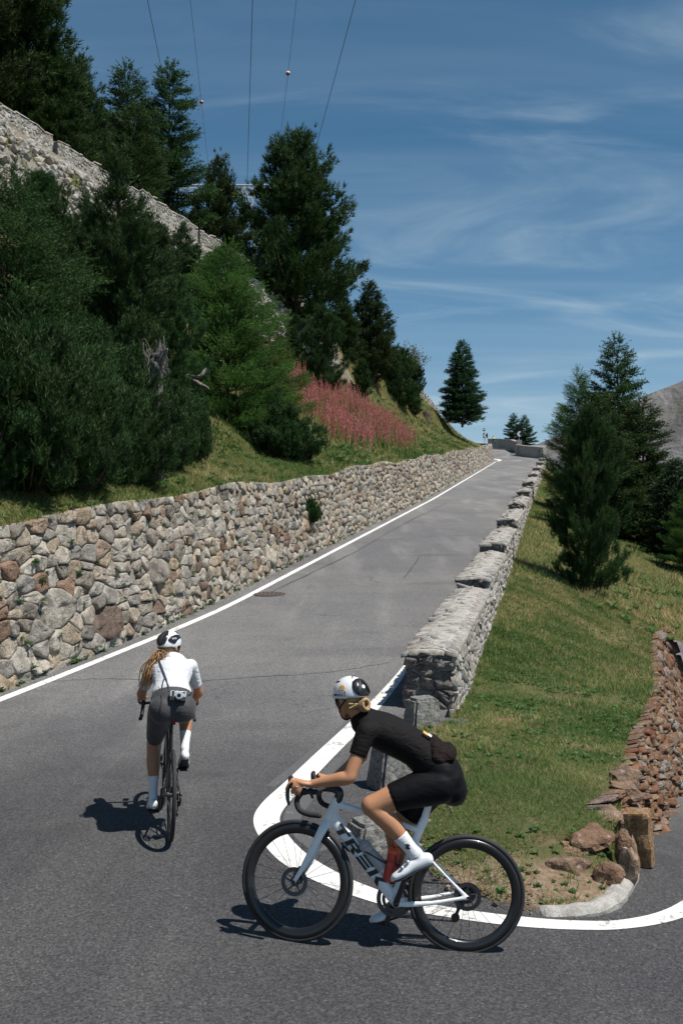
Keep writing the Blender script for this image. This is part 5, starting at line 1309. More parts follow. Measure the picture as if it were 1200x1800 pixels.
    for s, a in ((1, crank_ang), (-1, crank_ang+math.pi)):
        e = Vector((.168*math.cos(a), 0, .168*math.sin(a))); bm = bmesh.new()
        tube(bm, [BB+Vector((0, s*.050, 0)), BB+e*.5+Vector((0, s*.062, 0)), BB+e+Vector((0, s*.068, 0))], [(.009, .019), (.008, .015), (.008, .013)], 10, 3, Y); cyl(bm, BB+Vector((0, s*.03, 0)), BB+Vector((0, s*.060, 0)), .017)
        bm_obj('crank_arm', bm, M_CARBON, root, True)
        bm = bmesh.new(); c = BB+e; cyl(bm, c+Vector((0, s*.06, 0)), c+Vector((0, s*.14, 0)), .007); box(bm, c+Vector((.01, s*.112, .002)), (.085, .062, .014), Matrix.Rotation(.12 if s > 0 else -.2, 3, 'Y'), .005); bm_obj('pedal', bm, M_MATTE, root)
    bm = bmesh.new()
    for k, rr in enumerate(np.linspace(.060, .026, 10)): torus_profile(bm, rr, [(0, -.018-.0038*k), (0, -.0165-.0038*k), (-.014, -.0165-.0038*k), (-.014, -.018-.0038*k)], 36)
    cs = bm_obj('cassette', bm, M_DARKST, root); cs.location = RH
    bm = bmesh.new(); J1, J2 = RH+Vector((.022, -.05, -.075)), RH+Vector((.050, -.05, -.150))
    tube(bm, [RH+Vector((-.004, -.066, -.02)), RH+Vector((.005, -.066, -.05)), J1+Vector((-.005, -.01, 0))], [(.008, .012), (.010, .016), (.010, .018)], 8, 2, Y); tube(bm, [J1, (J1+J2)/2, J2], [(.006, .012), (.004, .010), (.006, .012)], 8, 2, Y)
    for J in (J1, J2): torus_profile_at = cyl(bm, J+Vector((0, -.006, 0)), J+Vector((0, .006, 0)), .022, n=14)
    bm_obj('rear_derailleur', bm, M_CARBON, root)
    # chain: upper run, lower run and the wraps
    def arc(c, rad, a0, a1, n=14): return [c+Vector((rad*math.cos(a), 0, rad*math.sin(a))) for a in np.linspace(a0, a1, n)]
    yv = Vector((0, -.048, 0)); cr = .102; kr = .040
    path = arc(BB+yv, cr, math.radians(98), math.radians(-95), 20)+[J2+Vector((0, .002, -.022))]+arc(J2, .024, math.radians(-100), math.radians(-230), 6)+[J1+Vector((.022, 0, .004))]+arc(J1, .023, math.radians(10), math.radians(60), 3)+arc(RH+yv, kr, math.radians(-40), math.radians(-262), 14)
    bm = bmesh.new(); path.append(path[0]); tube(bm, path, [(.0035, .005)]*len(path), 6, 1, Y, cap=None)
    for a, b in zip(path[:-1], path[1:]):
        L = (b-a).length; m = int(L/.0127)
        for k in range(m):
            c = a+(b-a)*((k+.5)/m)
            if k % 2: cyl(bm, c+Vector((0, -.0048, 0)), c+Vector((0, .0048, 0)), .0062, n=6)
    bm_obj('chain', bm, M_DARKST, root)
    if bottles:
        for p0, p1 in (((.610, .0, .525), (.520, 0, .425)), ((.393, 0, .47), (.365, 0, .555))):
            p0, p1 = Vector(p0), Vector(p1); d = (p1-p0).normalized(); n = Vector((d.z, 0, -d.x))
            if n.z < 0 and n.x < 0: n = -n
            bm = bmesh.new()
            for s in (1, -1): tube(bm, [p0+n*.0, p0+n*.02+Vector((0, s*.036, 0)), (p0+p1)/2+n*.05+Vector((0, s*.039, 0)), p1+n*.075+Vector((0, s*.02, 0))], .004, 6, 4, Y)
            bm_obj('bottle_cage', bm, M_MATTE, root, True)
    # lettering down both sides of the down tube
    if text:
        a, b = Vector((.775, 0, .677)), Vector((.485, 0, .355)); ex = (b-a).normalized(); ez = Vector((ex.z, 0, -ex.x)); ez = ez if ez.z > 0 else -ez
        L = (b-a).length
        glyph = {'T': [[(0, 1), (1, 1), (1, .76), (0, .76)], [(.36, .74), (.66, .74), (.66, 0), (.36, 0)]],
                 'R': [[(0, 1), (.30, 1), (.30, 0), (0, 0)], [(.32, 1), (1, 1), (1, .78), (.32, .78)], [(.72, .76), (1, .76), (1, .42), (.72, .42)], [(.32, .56), (.70, .56), (.70, .36), (.32, .36)], [(.52, .34), (.80, .34), (1, 0), (.68, 0)]],
                 'E': [[(0, 1), (1, 1), (1, .78), (0, .78)], [(0, .62), (.94, .62), (.94, .40), (0, .40)], [(0, .22), (1, .22), (1, 0), (0, 0)]],
                 'K': [[(0, 1), (.30, 1), (.30, 0), (0, 0)], [(.42, .50), (.72, 1), (1.08, 1), (.74, .5)], [(.42, .48), (.74, .48), (1.10, 0), (.74, 0)]]}
        for s in (1, -1):
            word = text if s > 0 else text[::-1]
            for i, ch in enumerate(text):
                bm = bmesh.new(); u0 = (i+.04)/len(text) if s > 0 else 1-(i+.96)/len(text)
                wch = .84/len(text)*L; hch = .054
                for poly in glyph[ch]:
                    vs = []
                    for gx, gy in poly:
                        xx = gx+.16*(gy-.5) if True else gx
                        if s < 0: xx = 1-xx
                        q = a+ex*(u0*L+xx*wch)+ez*((gy-.5)*hch)
                        # follow the rounded flank of the tube
                        yy = .0205*math.sqrt(max(.05, 1-((gy-.5)*hch/.042)**2))+.0065
                        vs.append(Vector((q.x, s*yy, q.z)))
                    top = [bm.verts.new(v) for v in vs]; bot = [bm.verts.new(v-Vector((0, s*.010, 0))) for v in vs]
                    bm.faces.new(top); bm.faces.new(bot[::-1])
                    for k in range(len(vs)): bm.faces.new((top[k], top[(k+1) % len(vs)], bot[(k+1) % len(vs)], bot[k]))
                bm_obj('letter', bm, M_INK, frame)
    return root, S
def bike_matrix(loc, yaw, lean, pitch):
    return Matrix.Translation(loc) @ Matrix.Rotation(math.radians(yaw), 4, 'Z') @ Matrix.Rotation(-math.radians(pitch), 4, 'Y') @ Matrix.Rotation(-math.radians(lean), 4, 'X')
BM1 = bike_matrix((.692, 5.759, -.123), 179.83, -3.32, 4.42)
BM2 = bike_matrix((-1.2786, 7.481, -.004), 103, -1.8, .8)
CR1 = math.atan2(.163, -.042); CR2 = math.atan2(-.17, .012)
bike1, ST1 = bicycle(BM1, 'white road bicycle with deep black wheels and TREK on the down tube, in the foreground', math.radians(-17.4), CR1, M_WHITEFR, 'TREK')
bike2, ST2 = bicycle(BM2, 'black road bicycle seen from behind, climbing towards the long wall', math.radians(-4), CR2, M_BLACKFR, None, False, False)
def bottle(M, p0, d, label, m_body, m_cap, mark=None):
    d = Vector(d).normalized(); R = d.to_track_quat('Z', 'Y').to_matrix().to_4x4()
    root = tag(empty('bottle', mat=M @ Matrix.Translation(p0) @ R), label, 'bottle')
    bm = bmesh.new(); tube(bm, [(0, 0, 0), (0, 0, .004), (0, 0, .10), (0, 0, .112), (0, 0, .125), (0, 0, .155)], [.030, .036, .036, .031, .036, .036], 18, 3, (1, 0, 0), flat_ends=(True, True)); bm_obj('bottle_body', bm, m_body, root, True)
    bm = bmesh.new(); tube(bm, [(0, 0, .154), (0, 0, .170), (0, 0, .184), (0, 0, .19)], [.0375, .0375, .024, .016], 18, 3, (1, 0, 0), flat_ends=(True, True)); cap = bm_obj('cap', bm, m_cap, root, True)
    bm = bmesh.new(); tube(bm, [(0, 0, .188), (0, 0, .208)], [.009, .011], 10, 1, (1, 0, 0)); bm_obj('spout', bm, m_cap, cap, True)
    return root
def at1(p): return Vector(p)
bottle(BM1, (.495, 0, .452), (.70, 0, .72), 'smoky clear drinking bottle on the down tube of the white bicycle', M_CLEAR, M_CLEAR)
b2 = bottle(BM1, (.452, .006, .385), (-.12, 0.0, .98), 'red and orange drinking bottle beside the white shoe', M_REDBOT, M_ORBOT)
M_MARK = simple('dark red print', (.22, .02, .02), .4)
for k in range(5):
    bm = bmesh.new(); box(bm, (-.004+.0*k, .0365, .035+.018*k), (.030, .002, .004)); box(bm, (.011 if k % 2 else -.017, .0345, .041+.018*k), (.004, .004, .012)); bm_obj('printed_mark', bm, M_MARK, b2)
# ------------------------------------------------------------------ riders (built in the local frame of their bicycles)
def skin_mat(name, c):
    b = NB(name); f = b.noise(b.objc(), 12, 4); f2 = b.noise(b.objc(), 160, 3)
    b.base(b.mix(.5, b.ramp(f, [(.3, tuple(x*.86 for x in c)), (.7, tuple(min(1, x*1.08) for x in c))]), b.ramp(f2, [(.3, tuple(x*.9 for x in c)), (.7, c)])))
    b.p(Roughness=.48); b.b.inputs['Specular IOR Level'].default_value = .4; b.b.inputs['Subsurface Weight'].default_value = .12; b.b.inputs['Subsurface Radius'].default_value = (.012, .005, .003); b.b.inputs['Subsurface Scale'].default_value = 1.
    b.bump(f2, .08, .001); return b.m
M_SKIN = skin_mat('tanned skin', (.48, .235, .125)); M_SKIN2 = skin_mat('tanned skin two', (.42, .205, .115))
def cloth(name, c, wr=9, amt=.35, rough=.75, sheen=.2):
    b = NB(name); P = b.objc(); f = b.noise(P, wr, 4, .5, 1.2, (1, 1, 2.2)); w = b.noise(P, 420, 2)
    b.base(b.ramp(w, [(.3, tuple(x*.85 for x in c)), (.7, c)])); b.p(Roughness=rough); b.b.inputs['Specular IOR Level'].default_value = .15; b.b.inputs['Sheen Weight'].default_value = sheen
    b.bump(b.math('ADD', f, b.math('MULTIPLY', w, .03)), amt, .02); return b.m
M_JERSEY = cloth('black jersey', (.011, .0095, .010), 11, .5, .8, 0.); M_SHORTS = cloth('black shorts', (.0055, .0055, .0065), 7, .25, .6, 0.)
M_JERSEY2 = cloth('white jersey', (.64, .65, .69), 10, .6); M_SHORTS2 = cloth('grey shorts', (.062, .062, .066), 7, .3, .6, .1)
M_PACK = cloth('brown black fabric', (.016, .010, .010), 16, .9, .85, 0.)
M_SOCK = cloth('white sock', (.78, .78, .80), 40, .25, .85); M_SHOE = simple('white shoe', (.76, .77, .79), .35, spec=.5)
M_SOLE = simple('shoe sole', (.02, .02, .021), .5); M_DIAL = simple('shoe dial', (.55, .56, .58), .3, metal=.8)
M_HELM = simple('white helmet shell', (.80, .81, .82), .28, spec=.5, coat=.3); M_VENT = simple('black helmet vent', (.016, .016, .018), .25, spec=.5)
M_GLASS = simple('dark lens', (.012, .012, .014), .08); M_STRAP = simple('black strap', (.016, .016, .017), .7)
M_GOLD = simple('gold print', (.72, .40, .12), .35)
def hair_mat(name, a, c):
    b = NB(name); at = b.n('ShaderNodeNewGeometry'); f = b.noise(b.objc(), 60, 3, .6, 0., (1, 1, .2))
    b.base(b.ramp(b.math('ADD', b.math('MULTIPLY', f, .6), b.math('MULTIPLY', at.outputs['Random Per Island'], .4)), [(.25, a), (.8, c)])); b.p(Roughness=.45); b.bump(f, .5, .004); return b.m
M_HAIR = hair_mat('blonde hair', (.20, .12, .05), (.55, .38, .19)); M_HAIR2 = hair_mat('light brown hair', (.10, .05, .022), (.42, .24, .10))
V3 = lambda *a: np.array(a, float)
def ik(a, c, l1, l2, pole):
    a, c, pole = map(lambda v: np.asarray(v, float), (a, c, pole)); d = c-a; D = np.linalg.norm(d); D2 = min(D, (l1+l2)*.999); u = d/D
    x = (l1*l1-l2*l2+D2*D2)/(2*D2); h = math.sqrt(max(0, l1*l1-x*x)); n = pole-u*(pole@u); n /= np.linalg.norm(n); return a+u*x+n*h
def lerp(a, b, t): return np.asarray(a, float)*(1-t)+np.asarray(b, float)*t
def seg_pts(a, b, prof, t1=1., t0=0.):
    """points and radii along a limb; prof: list of (t, r or (ra, rb), offset)"""
    return None
class Rider:
    def __init__(s, root, S, cfg): s.root, s.S, s.c = root, S, cfg
    def torso(s, bm, infl, i0=0, i1=None, neck=True):
        P = s.c['torso']; R = s.c['torso_r']; i1 = len(P) if i1 is None else i1
        tube(bm, P[i0:i1], R[i0:i1], 22, 5, (0, 1, 0), infl=infl)
    def thigh(s, bm, k, infl, t1=1., flat=False):
        h, kn = s.c['hip'][k], s.c['knee'][k]; w = s.c.get('leg', 1.); prof_ = [(0, .088, .098), (.18, .084, .096), (.42, .075, .086), (.65, .066, .073), (.85, .055, .062), (1., .052, .058)]
        ts = [p[0] for p in prof_ if p[0] < t1-.04]+[t1]; P = [lerp(h, kn, t)+V3(0, 0, .012*math.sin(t*math.pi)) for t in ts]
        R = [(np.interp(t, [p[0] for p in prof_], [p[1] for p in prof_])*w, np.interp(t, [p[0] for p in prof_], [p[2] for p in prof_])*w) for t in ts]
        tube(bm, P, R, 18, 4, (0, 1, 0), infl=infl, flat_ends=(False, flat))
    def calf(s, bm, k, infl, t0=0., t1=1., flat=(False, False)):
        kn, an = s.c['knee'][k], s.c['ankle'][k]; w = s.c.get('leg', 1.); d = an-kn; d /= np.linalg.norm(d); back = V3(-d[2], 0, d[0]); back = back if back[0] < 0 else -back
        prof_ = [(0, .051, .054, .0), (.12, .050, .053, .004), (.3, .052, .056, .012), (.48, .047, .050, .012), (.68, .037, .039, .006), (.86, .030, .033, .001), (1., .030, .036, 0)]
        ts = [t0]+[p[0] for p in prof_ if t0+.04 < p[0] < t1-.04]+[t1]; I = lambda j, t: np.interp(t, [p[0] for p in prof_], [p[j] for p in prof_])
        tube(bm, [lerp(kn, an, t)+back*I(3, t) for t in ts], [(I(1, t)*w, I(2, t)*w) for t in ts], 16, 4, (0, 1, 0), infl=infl, flat_ends=flat)
    def arm(s, bm, k, infl, t1=2., flat=False):
        sh, el, wr = s.c['shoulder'][k], s.c['elbow'][k], s.c['wrist'][k]; prof_ = [(0, .050), (.15, .048), (.5, .041), (.85, .037), (1., .036), (1.2, .039), (1.5, .033), (1.8, .026), (2., .0245)]
        ts = [p[0] for p in prof_ if p[0] < t1-.05]+[t1]; pos = lambda t: lerp(sh, el, t) if t <= 1 else lerp(el, wr, t-1)
        tube(bm, [pos(t) for t in ts], [np.interp(t, [p[0] for p in prof_], [p[1] for p in prof_])*s.c.get('arm', 1.) for t in ts], 16, 4, (1, 0, .3), infl=infl, flat_ends=(False, flat))
    def hand(s, bm, k):
        sg = 1 if k == 0 else -1; S = s.S; M3 = S.to_3x3()
        T = lambda p: np.array(S @ Vector(p)); out = np.array(M3 @ Vector((0, sg, 0))); H0, H1 = T((.915, sg*.208, .866)), T((.996, sg*.210, .892)); f = (H1-H0)/np.linalg.norm(H1-H0); up = np.cross(f, out)*sg; up = up if up[2] > 0 else -up
        w = s.c['wrist'][k]; C = lambda t: lerp(H0, H1, t)
        tube(bm, [w, lerp(w, C(.15)+up*.036+out*.012, .55), C(.25)+up*.036+out*.012, C(.62)+up*.033+out*.014], [(.024, .019), (.031, .018), (.037, .017), (.034, .014)], 14, 4, out)
        for q in range(4):
            t = .98-.26*q; ln = (1., 1.06, 1., .84)[q]; c = C(t); dx = f*(.012 if q == 0 else 0)
            tube(bm, [C(t*.9)+up*.036+out*.016, c+up*(.030)+out*.034*ln, c+up*.004+out*.043*ln+dx*.5, c-up*.026*ln+out*.036+dx, c-up*.044*ln+out*.010+dx*1.3], [.0105, .0098, .0090, .0082, .0068], 9, 3, f)
        tube(bm, [C(.0)+up*.034-out*.008, C(.35)+up*.026-out*.026, C(.68)+up*.008-out*.030, C(.92)-up*.008-out*.026], [.013, .0115, .0098, .0078], 9, 3, f)
    def foot(s, bm, k, infl, shoe=False):
        B, d = s.c['ball'][k], s.c['footdir'][k]; up = np.cross(d, V3(0, 1, 0)); up = up if up[2] > 0 else -up; a = s.c['ankle'][k]
        heel, toe = B-d*.165, B+d*.078
        tube(bm, [heel+up*.030+d*.012, heel+up*.034+d*.05, lerp(heel, toe, .45)+up*.033, lerp(heel, toe, .70)+up*.018, lerp(heel, toe, .9)+up*.010, toe+up*.006-d*.012], [(.030, .034), (.032, .038), (.036, .034), (.044, .024), (.036, .017), (.020, .012)], 16, 4, (0, 1, 0), infl=infl)
        tube(bm, [heel+d*.05+up*.04, a], [(.030, .036), (.029, .035)], 14, 2, (0, 1, 0), infl=infl*.8, flat_ends=(False, True))
    def headframe(s):
        f = Vector(s.c['head_f']).normalized(); u = Vector(s.c['head_u']); u = (u-f*u.dot(f)).normalized(); l = u.cross(f)
        M = Matrix((f, l, u)).transposed().to_4x4(); M.translation = Vector(s.c['head']); return M
    def head(s, bm):
        H = s.headframe(); T = lambda *p: tuple(H @ Vector(p)); R = H.to_3x3(); A = np.array(R @ Vector((0, 1, 0)))
        sphere(bm, T(-.008, 0, .012), (.093, .073, .098), R, 24, 16)
        tube(bm, [T(.035, 0, .03), T(.048, 0, -.03), T(.060, 0, -.075), T(.066, 0, -.103)], [(.060, .046), (.056, .040), (.040, .030), (.020, .016)], 16, 3, A)
        for q in (1, -1):
            tube(bm, [T(-.005, q*.060, -.035), T(.020, q*.050, -.075), T(.060, q*.016, -.103)], [.022, .020, .015], 10, 3, A)
            tube(bm, [T(.050, q*.045, -.028), T(.072, q*.030, -.032)], [.022, .014], 10, 2, A)
            sphere(bm, T(-.012, q*.076, -.018), (.019, .008, .030), R, 12, 8); tube(bm, [T(.084, q*.016, .016), T(.078, q*.048, .012)], .008, 8, 1, (0, 0, 1))
        tube(bm, [T(.088, 0, .006), T(.100, 0, -.020), T(.108, 0, -.040), T(.092, 0, -.050)], [.008, .010, .0125, .010], 10, 3, A)
        tube(bm, [T(.082, .020, -.070), T(.091, 0, -.069), T(.082, -.020, -.070)], .0065, 8, 2, (0, 0, 1)); tube(bm, [T(.079, .017, -.080), T(.088, 0, -.081), T(.079, -.017, -.080)], .0068, 8, 2, (0, 0, 1))
        nb = s.c['neck']
        tube(bm, [nb, lerp(nb, T(-.028, 0, -.055), .5), T(-.022, 0, -.045)], [(.058, .056), (.051, .052), (.052, .056)], 16, 3, (0, 1, 0))
    def build(s, mats):
        c = s.c; root = s.root
        bm = bmesh.new(); s.torso(bm, 0)
        for k in (0, 1): s.thigh(bm, k, 0); s.calf(bm, k, 0); s.arm(bm, k, 0); s.foot(bm, k, -.006); s.hand(bm, k); sphere(bm, c['butt'][k], c.get('butt_r', (.100, .088, .098)), None, 18, 12)
        s.head(bm)
        body = remesh('body', bm, .0060, mats['skin'], root, 5, .45)
        bm = bmesh.new(); s.torso(bm, .008, c['jersey_i'], len(c['torso'])-1)
        for k in (0, 1): s.arm(bm, k, .0085, c['sleeve'], True); tube(bm, [c['torso'][-3]*V3(1, 1, 1), lerp(c['torso'][-3], c['shoulder'][k], .6), c['shoulder'][k]], [(.09, .085), (.072, .068), (.058, .056)], 14, 3, (1, 0, 0))
        tube(bm, [lerp(c['torso'][-2], c['neck'], -.2), lerp(c['torso'][-2], c['neck'], .55)], [.078, .066], 16, 1, (0, 1, 0), flat_ends=(False, True))
        s.jersey = remesh('jersey', bm, .0080, mats['jersey'], root, 6, .5)
        bm = bmesh.new(); s.torso(bm, .003, 0, c['jersey_i']+2)
        for k in (0, 1): s.thigh(bm, k, .006, c['hem'], True); sphere(bm, c['butt'][k], tuple(x+.006 for x in c.get('butt_r', (.100, .088, .098))), None, 18, 12)
        s.shorts = remesh('shorts', bm, .0085, mats['shorts'], root, 6, .5)
        for k in (0, 1):
            bm = bmesh.new(); s.calf(bm, k, .0035, c['sock'][k], 1.0, (True, False)); sock = remesh('sock', bm, .0055, M_SOCK, root, 3, .4)
            if c.get('sock_mark') and k == 0:
                kn, an = c['knee'][0], c['ankle'][0]; p = lerp(kn, an, .80); d = (an-kn)/np.linalg.norm(an-kn); e = V3(d[2], 0, -d[0])
                bm = bmesh.new()
                for (a0, b0, a1, b1, w) in ((-.016, 0, .016, .0, .0055), (0, -.012, 0, .012, .0055), (-.011, .010, .004, -.004, .004), (.010, -.009, .002, .004, .004)):
                    q0, q1 = p+d*a0+e*b0+V3(0, .037, 0), p+d*a1+e*b1+V3(0, .037, 0); tube(bm, [q0, q1], [(w, .002)]*2, 8, 1, np.cross(q1-q0, V3(0, 1, 0)))
                bm_obj('sock_emblem', bm, M_INK, sock, True)
            bm = bmesh.new(); s.foot(bm, k, .004); shoe = remesh('shoe', bm, .0055, M_SHOE, root, 4, .4)
            B, d = c['ball'][k], c['footdir'][k]; up = np.cross(d, V3(0, 1, 0)); up = up if up[2] > 0 else -up
            bm = bmesh.new(); tube(bm, [B-d*.16-up*.006, B-d*.08-up*.002, B-up*.010, B+d*.05-up*.010, B+d*.068-up*.006], [(.030, .006), (.032, .007), (.044, .007), (.036, .006), (.016, .004)], 14, 4, (0, 1, 0)); bm_obj('sole', bm, M_SOLE, shoe, True)
            sg = 1 if k == 0 else -1
            for t in (-.045, -.005):
                bm = bmesh.new(); q = B+d*t+up*(.046+.02*(-t/.045))+V3(0, sg*.030, 0); n = (up*.5+V3(0, sg, 0)*.8); tube(bm, [q, q+n*.012], [.0115, .010], 14, 1, d, flat_ends=(True, True)); bm_obj('closure_dial', bm, M_DIAL, shoe, True)
        H = s.headframe()
        # hair under the helmet
        bm = bmesh.new(); sphere(bm, (-.012, 0, .010), (.099, .080, .104), None, 28, 18)
        dead = [v for v in bm.verts if v.co.x > .028-.4*max(0, -v.co.z-.01) or v.co.z < -.072]; bmesh.ops.delete(bm, geom=dead, context='VERTS')
        o = bm_obj('hair', bm, mats['hair'], root, True, False); o.data.transform(H); s.hair = o
        for q in (1, -1):
            bm = bmesh.new(); sphere(bm, (.078, q*.031, -.004), .0125, None, 12, 8); e = bm_obj('eye', bm, simple('eye', (.6, .58, .55), .2) if q == 1 else bpy.data.materials['eye'], root, True); e.data.transform(H)
        # glasses
        bm = bmesh.new(); n = 17; rows = []
        for j, (z, k) in enumerate(((.020, 1.), (.0, 1.03), (-.026, .985))):
            rows.append([bm.verts.new((.104*k*math.cos(a)*1.02-.004, .080*k*math.sin(a), z-(.0 if j < 2 else .010*abs(math.sin(2*a))-.008*(abs(a) < .12)))) for a in np.linspace(-1.15, 1.15, n)])
        for A, B in zip(rows[:-1], rows[1:]):
            for k in range(n-1): bm.faces.new((A[k], A[k+1], B[k+1], B[k]))
        gl = bm_obj('sunglasses', bm, M_GLASS, root, True); so = gl.modifiers.new('t', 'SOLIDIFY'); so.thickness = .002; gl.data.transform(H)
        for q in (1, -1):
            bm = bmesh.new(); tube(bm, [(.045, q*.076, .010), (-.012, q*.084, .004), (-.028, q*.082, -.008)], .0025, 6, 2, (0, 0, 1)); t = bm_obj('temple_arm', bm, mats.get('temple', M_MATTE), gl, True); t.data.transform(H)
        return body
def helmet(r, style):
    """shell with a real rim thickness, black vents set into it, straps"""
    H = r.headframe(); root = r.root; c0 = Vector((-.004, 0, .022)); RX, RY, RZ = (.122, .092, .106) if style == 1 else (.118, .088, .102)
    def surf(ph, th, k=0.):
        # th 0 crown .. 1 rim ; ph 0 front
        rim = math.radians(96 + 9*math.cos(ph+math.pi)*(1 if abs(ph) > 1.57 else .6) + (4 if abs(math.cos(ph)) < .5 else 0)); a = th*rim
        back = 1+.10*max(0, -math.cos(ph))**2*math.sin(a)
        return Vector(((RX+k)*math.sin(a)*math.cos(ph)*back, (RY+k)*math.sin(a)*math.sin(ph), (RZ+k)*math.cos(a)))+c0
    bm = bmesh.new(); nu, nv = 56, 22; g = []
    for j in range(1, nv+1): g.append([bm.verts.new(surf(2*math.pi*i/nu, j/nv)) for i in range(nu)])
    g.append([bm.verts.new(surf(2*math.pi*i/nu, 1.02, -.008)) for i in range(nu)])
    for j in range(nv-1, 0, -3): g.append([bm.verts.new(surf(2*math.pi*i/nu, j/nv, -.016)) for i in range(nu)])
    top = bm.verts.new(surf(0, 0)); bot = bm.verts.new(surf(0, 0, -.016))
    for A, B in zip(g[:-1], g[1:]):
        for i in range(nu): bm.faces.new((A[i], A[(i+1) % nu], B[(i+1) % nu], B[i]))
    for i in range(nu): bm.faces.new((top, g[0][(i+1) % nu], g[0][i])); bm.faces.new((bot, g[-1][i], g[-1][(i+1) % nu]))
    sh = bm_obj('helmet', bm, M_HELM, root, True); sh.data.transform(H)
    def patch(name, outline, m, k0=.0035, dish=0., n=9):
        """raised or dished panel lying on the shell; outline: list of (phi, theta)"""
        Q = catmull(np.array(outline+[outline[0]]), 4)[:-1]; cen = Q.mean(0); bm = bmesh.new(); rings = []
        for s_, k in ((1.0, -.003), (1.0, k0), (.9, k0+.0015), (.6, k0+dish), (.3, k0+dish*1.3)): rings.append([bm.verts.new(surf(*(cen+(q-cen)*s_), k)) for q in Q])
        for A, B in zip(rings[:-1], rings[1:]):
            for i in range(len(Q)): bm.faces.new((A[i], A[(i+1) % len(Q)], B[(i+1) % len(Q)], B[i]))
        bm.faces.new(rings[-1]); o = bm_obj(name, bm, m, sh, True); o.data.transform(H); return o
    if style == 1:
        P = math.pi
        patch('rear_vent', [(P-.62, .50), (P-.25, .40), (P+.25, .40), (P+.62, .50), (P+.70, .72), (P+.50, .93), (P, .97), (P-.50, .93), (P-.70, .72)], M_VENT, .004, -.002)
        for sg in (1, -1):
            patch('vent_fin', [(P+sg*.10, .50), (P+sg*.20, .50), (P+sg*.46, .84), (P+sg*.36, .87)], M_MATTE, .009, 0.)
            patch('slot', [(sg*.75, .42), (sg*1.45, .40), (sg*1.5, .44), (sg*.8, .47)], M_VENT, .0012)
            patch('top_slot', [(P+sg*.16, .16), (P+sg*.5, .30), (P+sg*.6, .36), (P+sg*.25, .26)], M_VENT, .0012)
        for q, (ph, th, rr) in enumerate(((1.92, .66, .095), (1.76, .63, .055), (2.02, .80, .045), (1.70, .74, .04))):
            patch('gold_blossom', [(ph+rr*math.cos(a)*1.2*(1+.25*math.cos(3*a)), th+rr*math.sin(a)*(1+.25*math.cos(3*a))) for a in np.linspace(0, 2*math.pi, 9)[:-1]], M_GOLD, .001)
        # black lettering low on the left side
        word = 'WORKS'
        for i, ch in enumerate(word):
            ph = 1.32+i*.165; p = surf(ph, .90, .0015); px_ = surf(ph+.05, .90, .0015)-p; pz = surf(ph, .86, .0015)-p; X = px_.normalized(); Z = (pz-X*pz.dot(X)).normalized(); N = X.cross(Z)
            M = Matrix((X, Z, N)).transposed().to_4x4(); M.translation = p
            text_obj('letter', ch, .020, H @ M, M_INK, sh, .0012, 0, 1.)
    else:
        for sg in (1, -1):
            patch('side_vent', [(sg*1.05, .50), (sg*1.75, .44), (sg*2.35, .56), (sg*2.45, .74), (sg*2.0, .86), (sg*1.6, .70), (sg*1.1, .64)], M_VENT, .003, -.0005)
            patch('top_vent', [(sg*.5, .22), (sg*1.1, .34), (sg*1.2, .42), (sg*.45, .36)], M_VENT, .003, -.0005)
            patch('front_vent', [(sg*.30, .55), (sg*.80, .60), (sg*.85, .74), (sg*.30, .74)], M_VENT, .003, -.0005)
        P = math.pi
        patch('rear_panel', [(P+.55, .26), (P+.30, .12), (P-.30, .12), (P-.55, .26), (P-.62, .55), (P-.42, .86), (P, .92), (P+.42, .86), (P+.62, .55)], M_VENT, .003, -.0005)
        patch('vent_rib', [(P+.10, .2), (P-.10, .2), (P-.13, .88), (P+.13, .88)], M_MATTE, .006)
        p = surf(-1.98, .63, .006); X = (surf(-1.90, .63, .006)-p).normalized(); pz = surf(-1.98, .58, .006)-p; Z = (pz-X*pz.dot(X)).normalized(); M = Matrix((X, Z, X.cross(Z))).transposed().to_4x4(); M.translation = p
        text_obj('lettering', 'KASK', .020, H @ M, M_HELM, sh, .001)
    for q in (1, -1):
        for a in ((.035, q*.083, .0), (-.05, q*.078, -.01)):
            bm = bmesh.new(); tube(bm, [a, (.010, q*.080, -.055), (.045, q*.040, -.108), (.058, 0, -.122)], [(.0018, .006)]*4, 8, 3, (0, 1, 0)); o = bm_obj('chin_strap', bm, M_STRAP, sh, True); o.data.transform(H)
    return sh

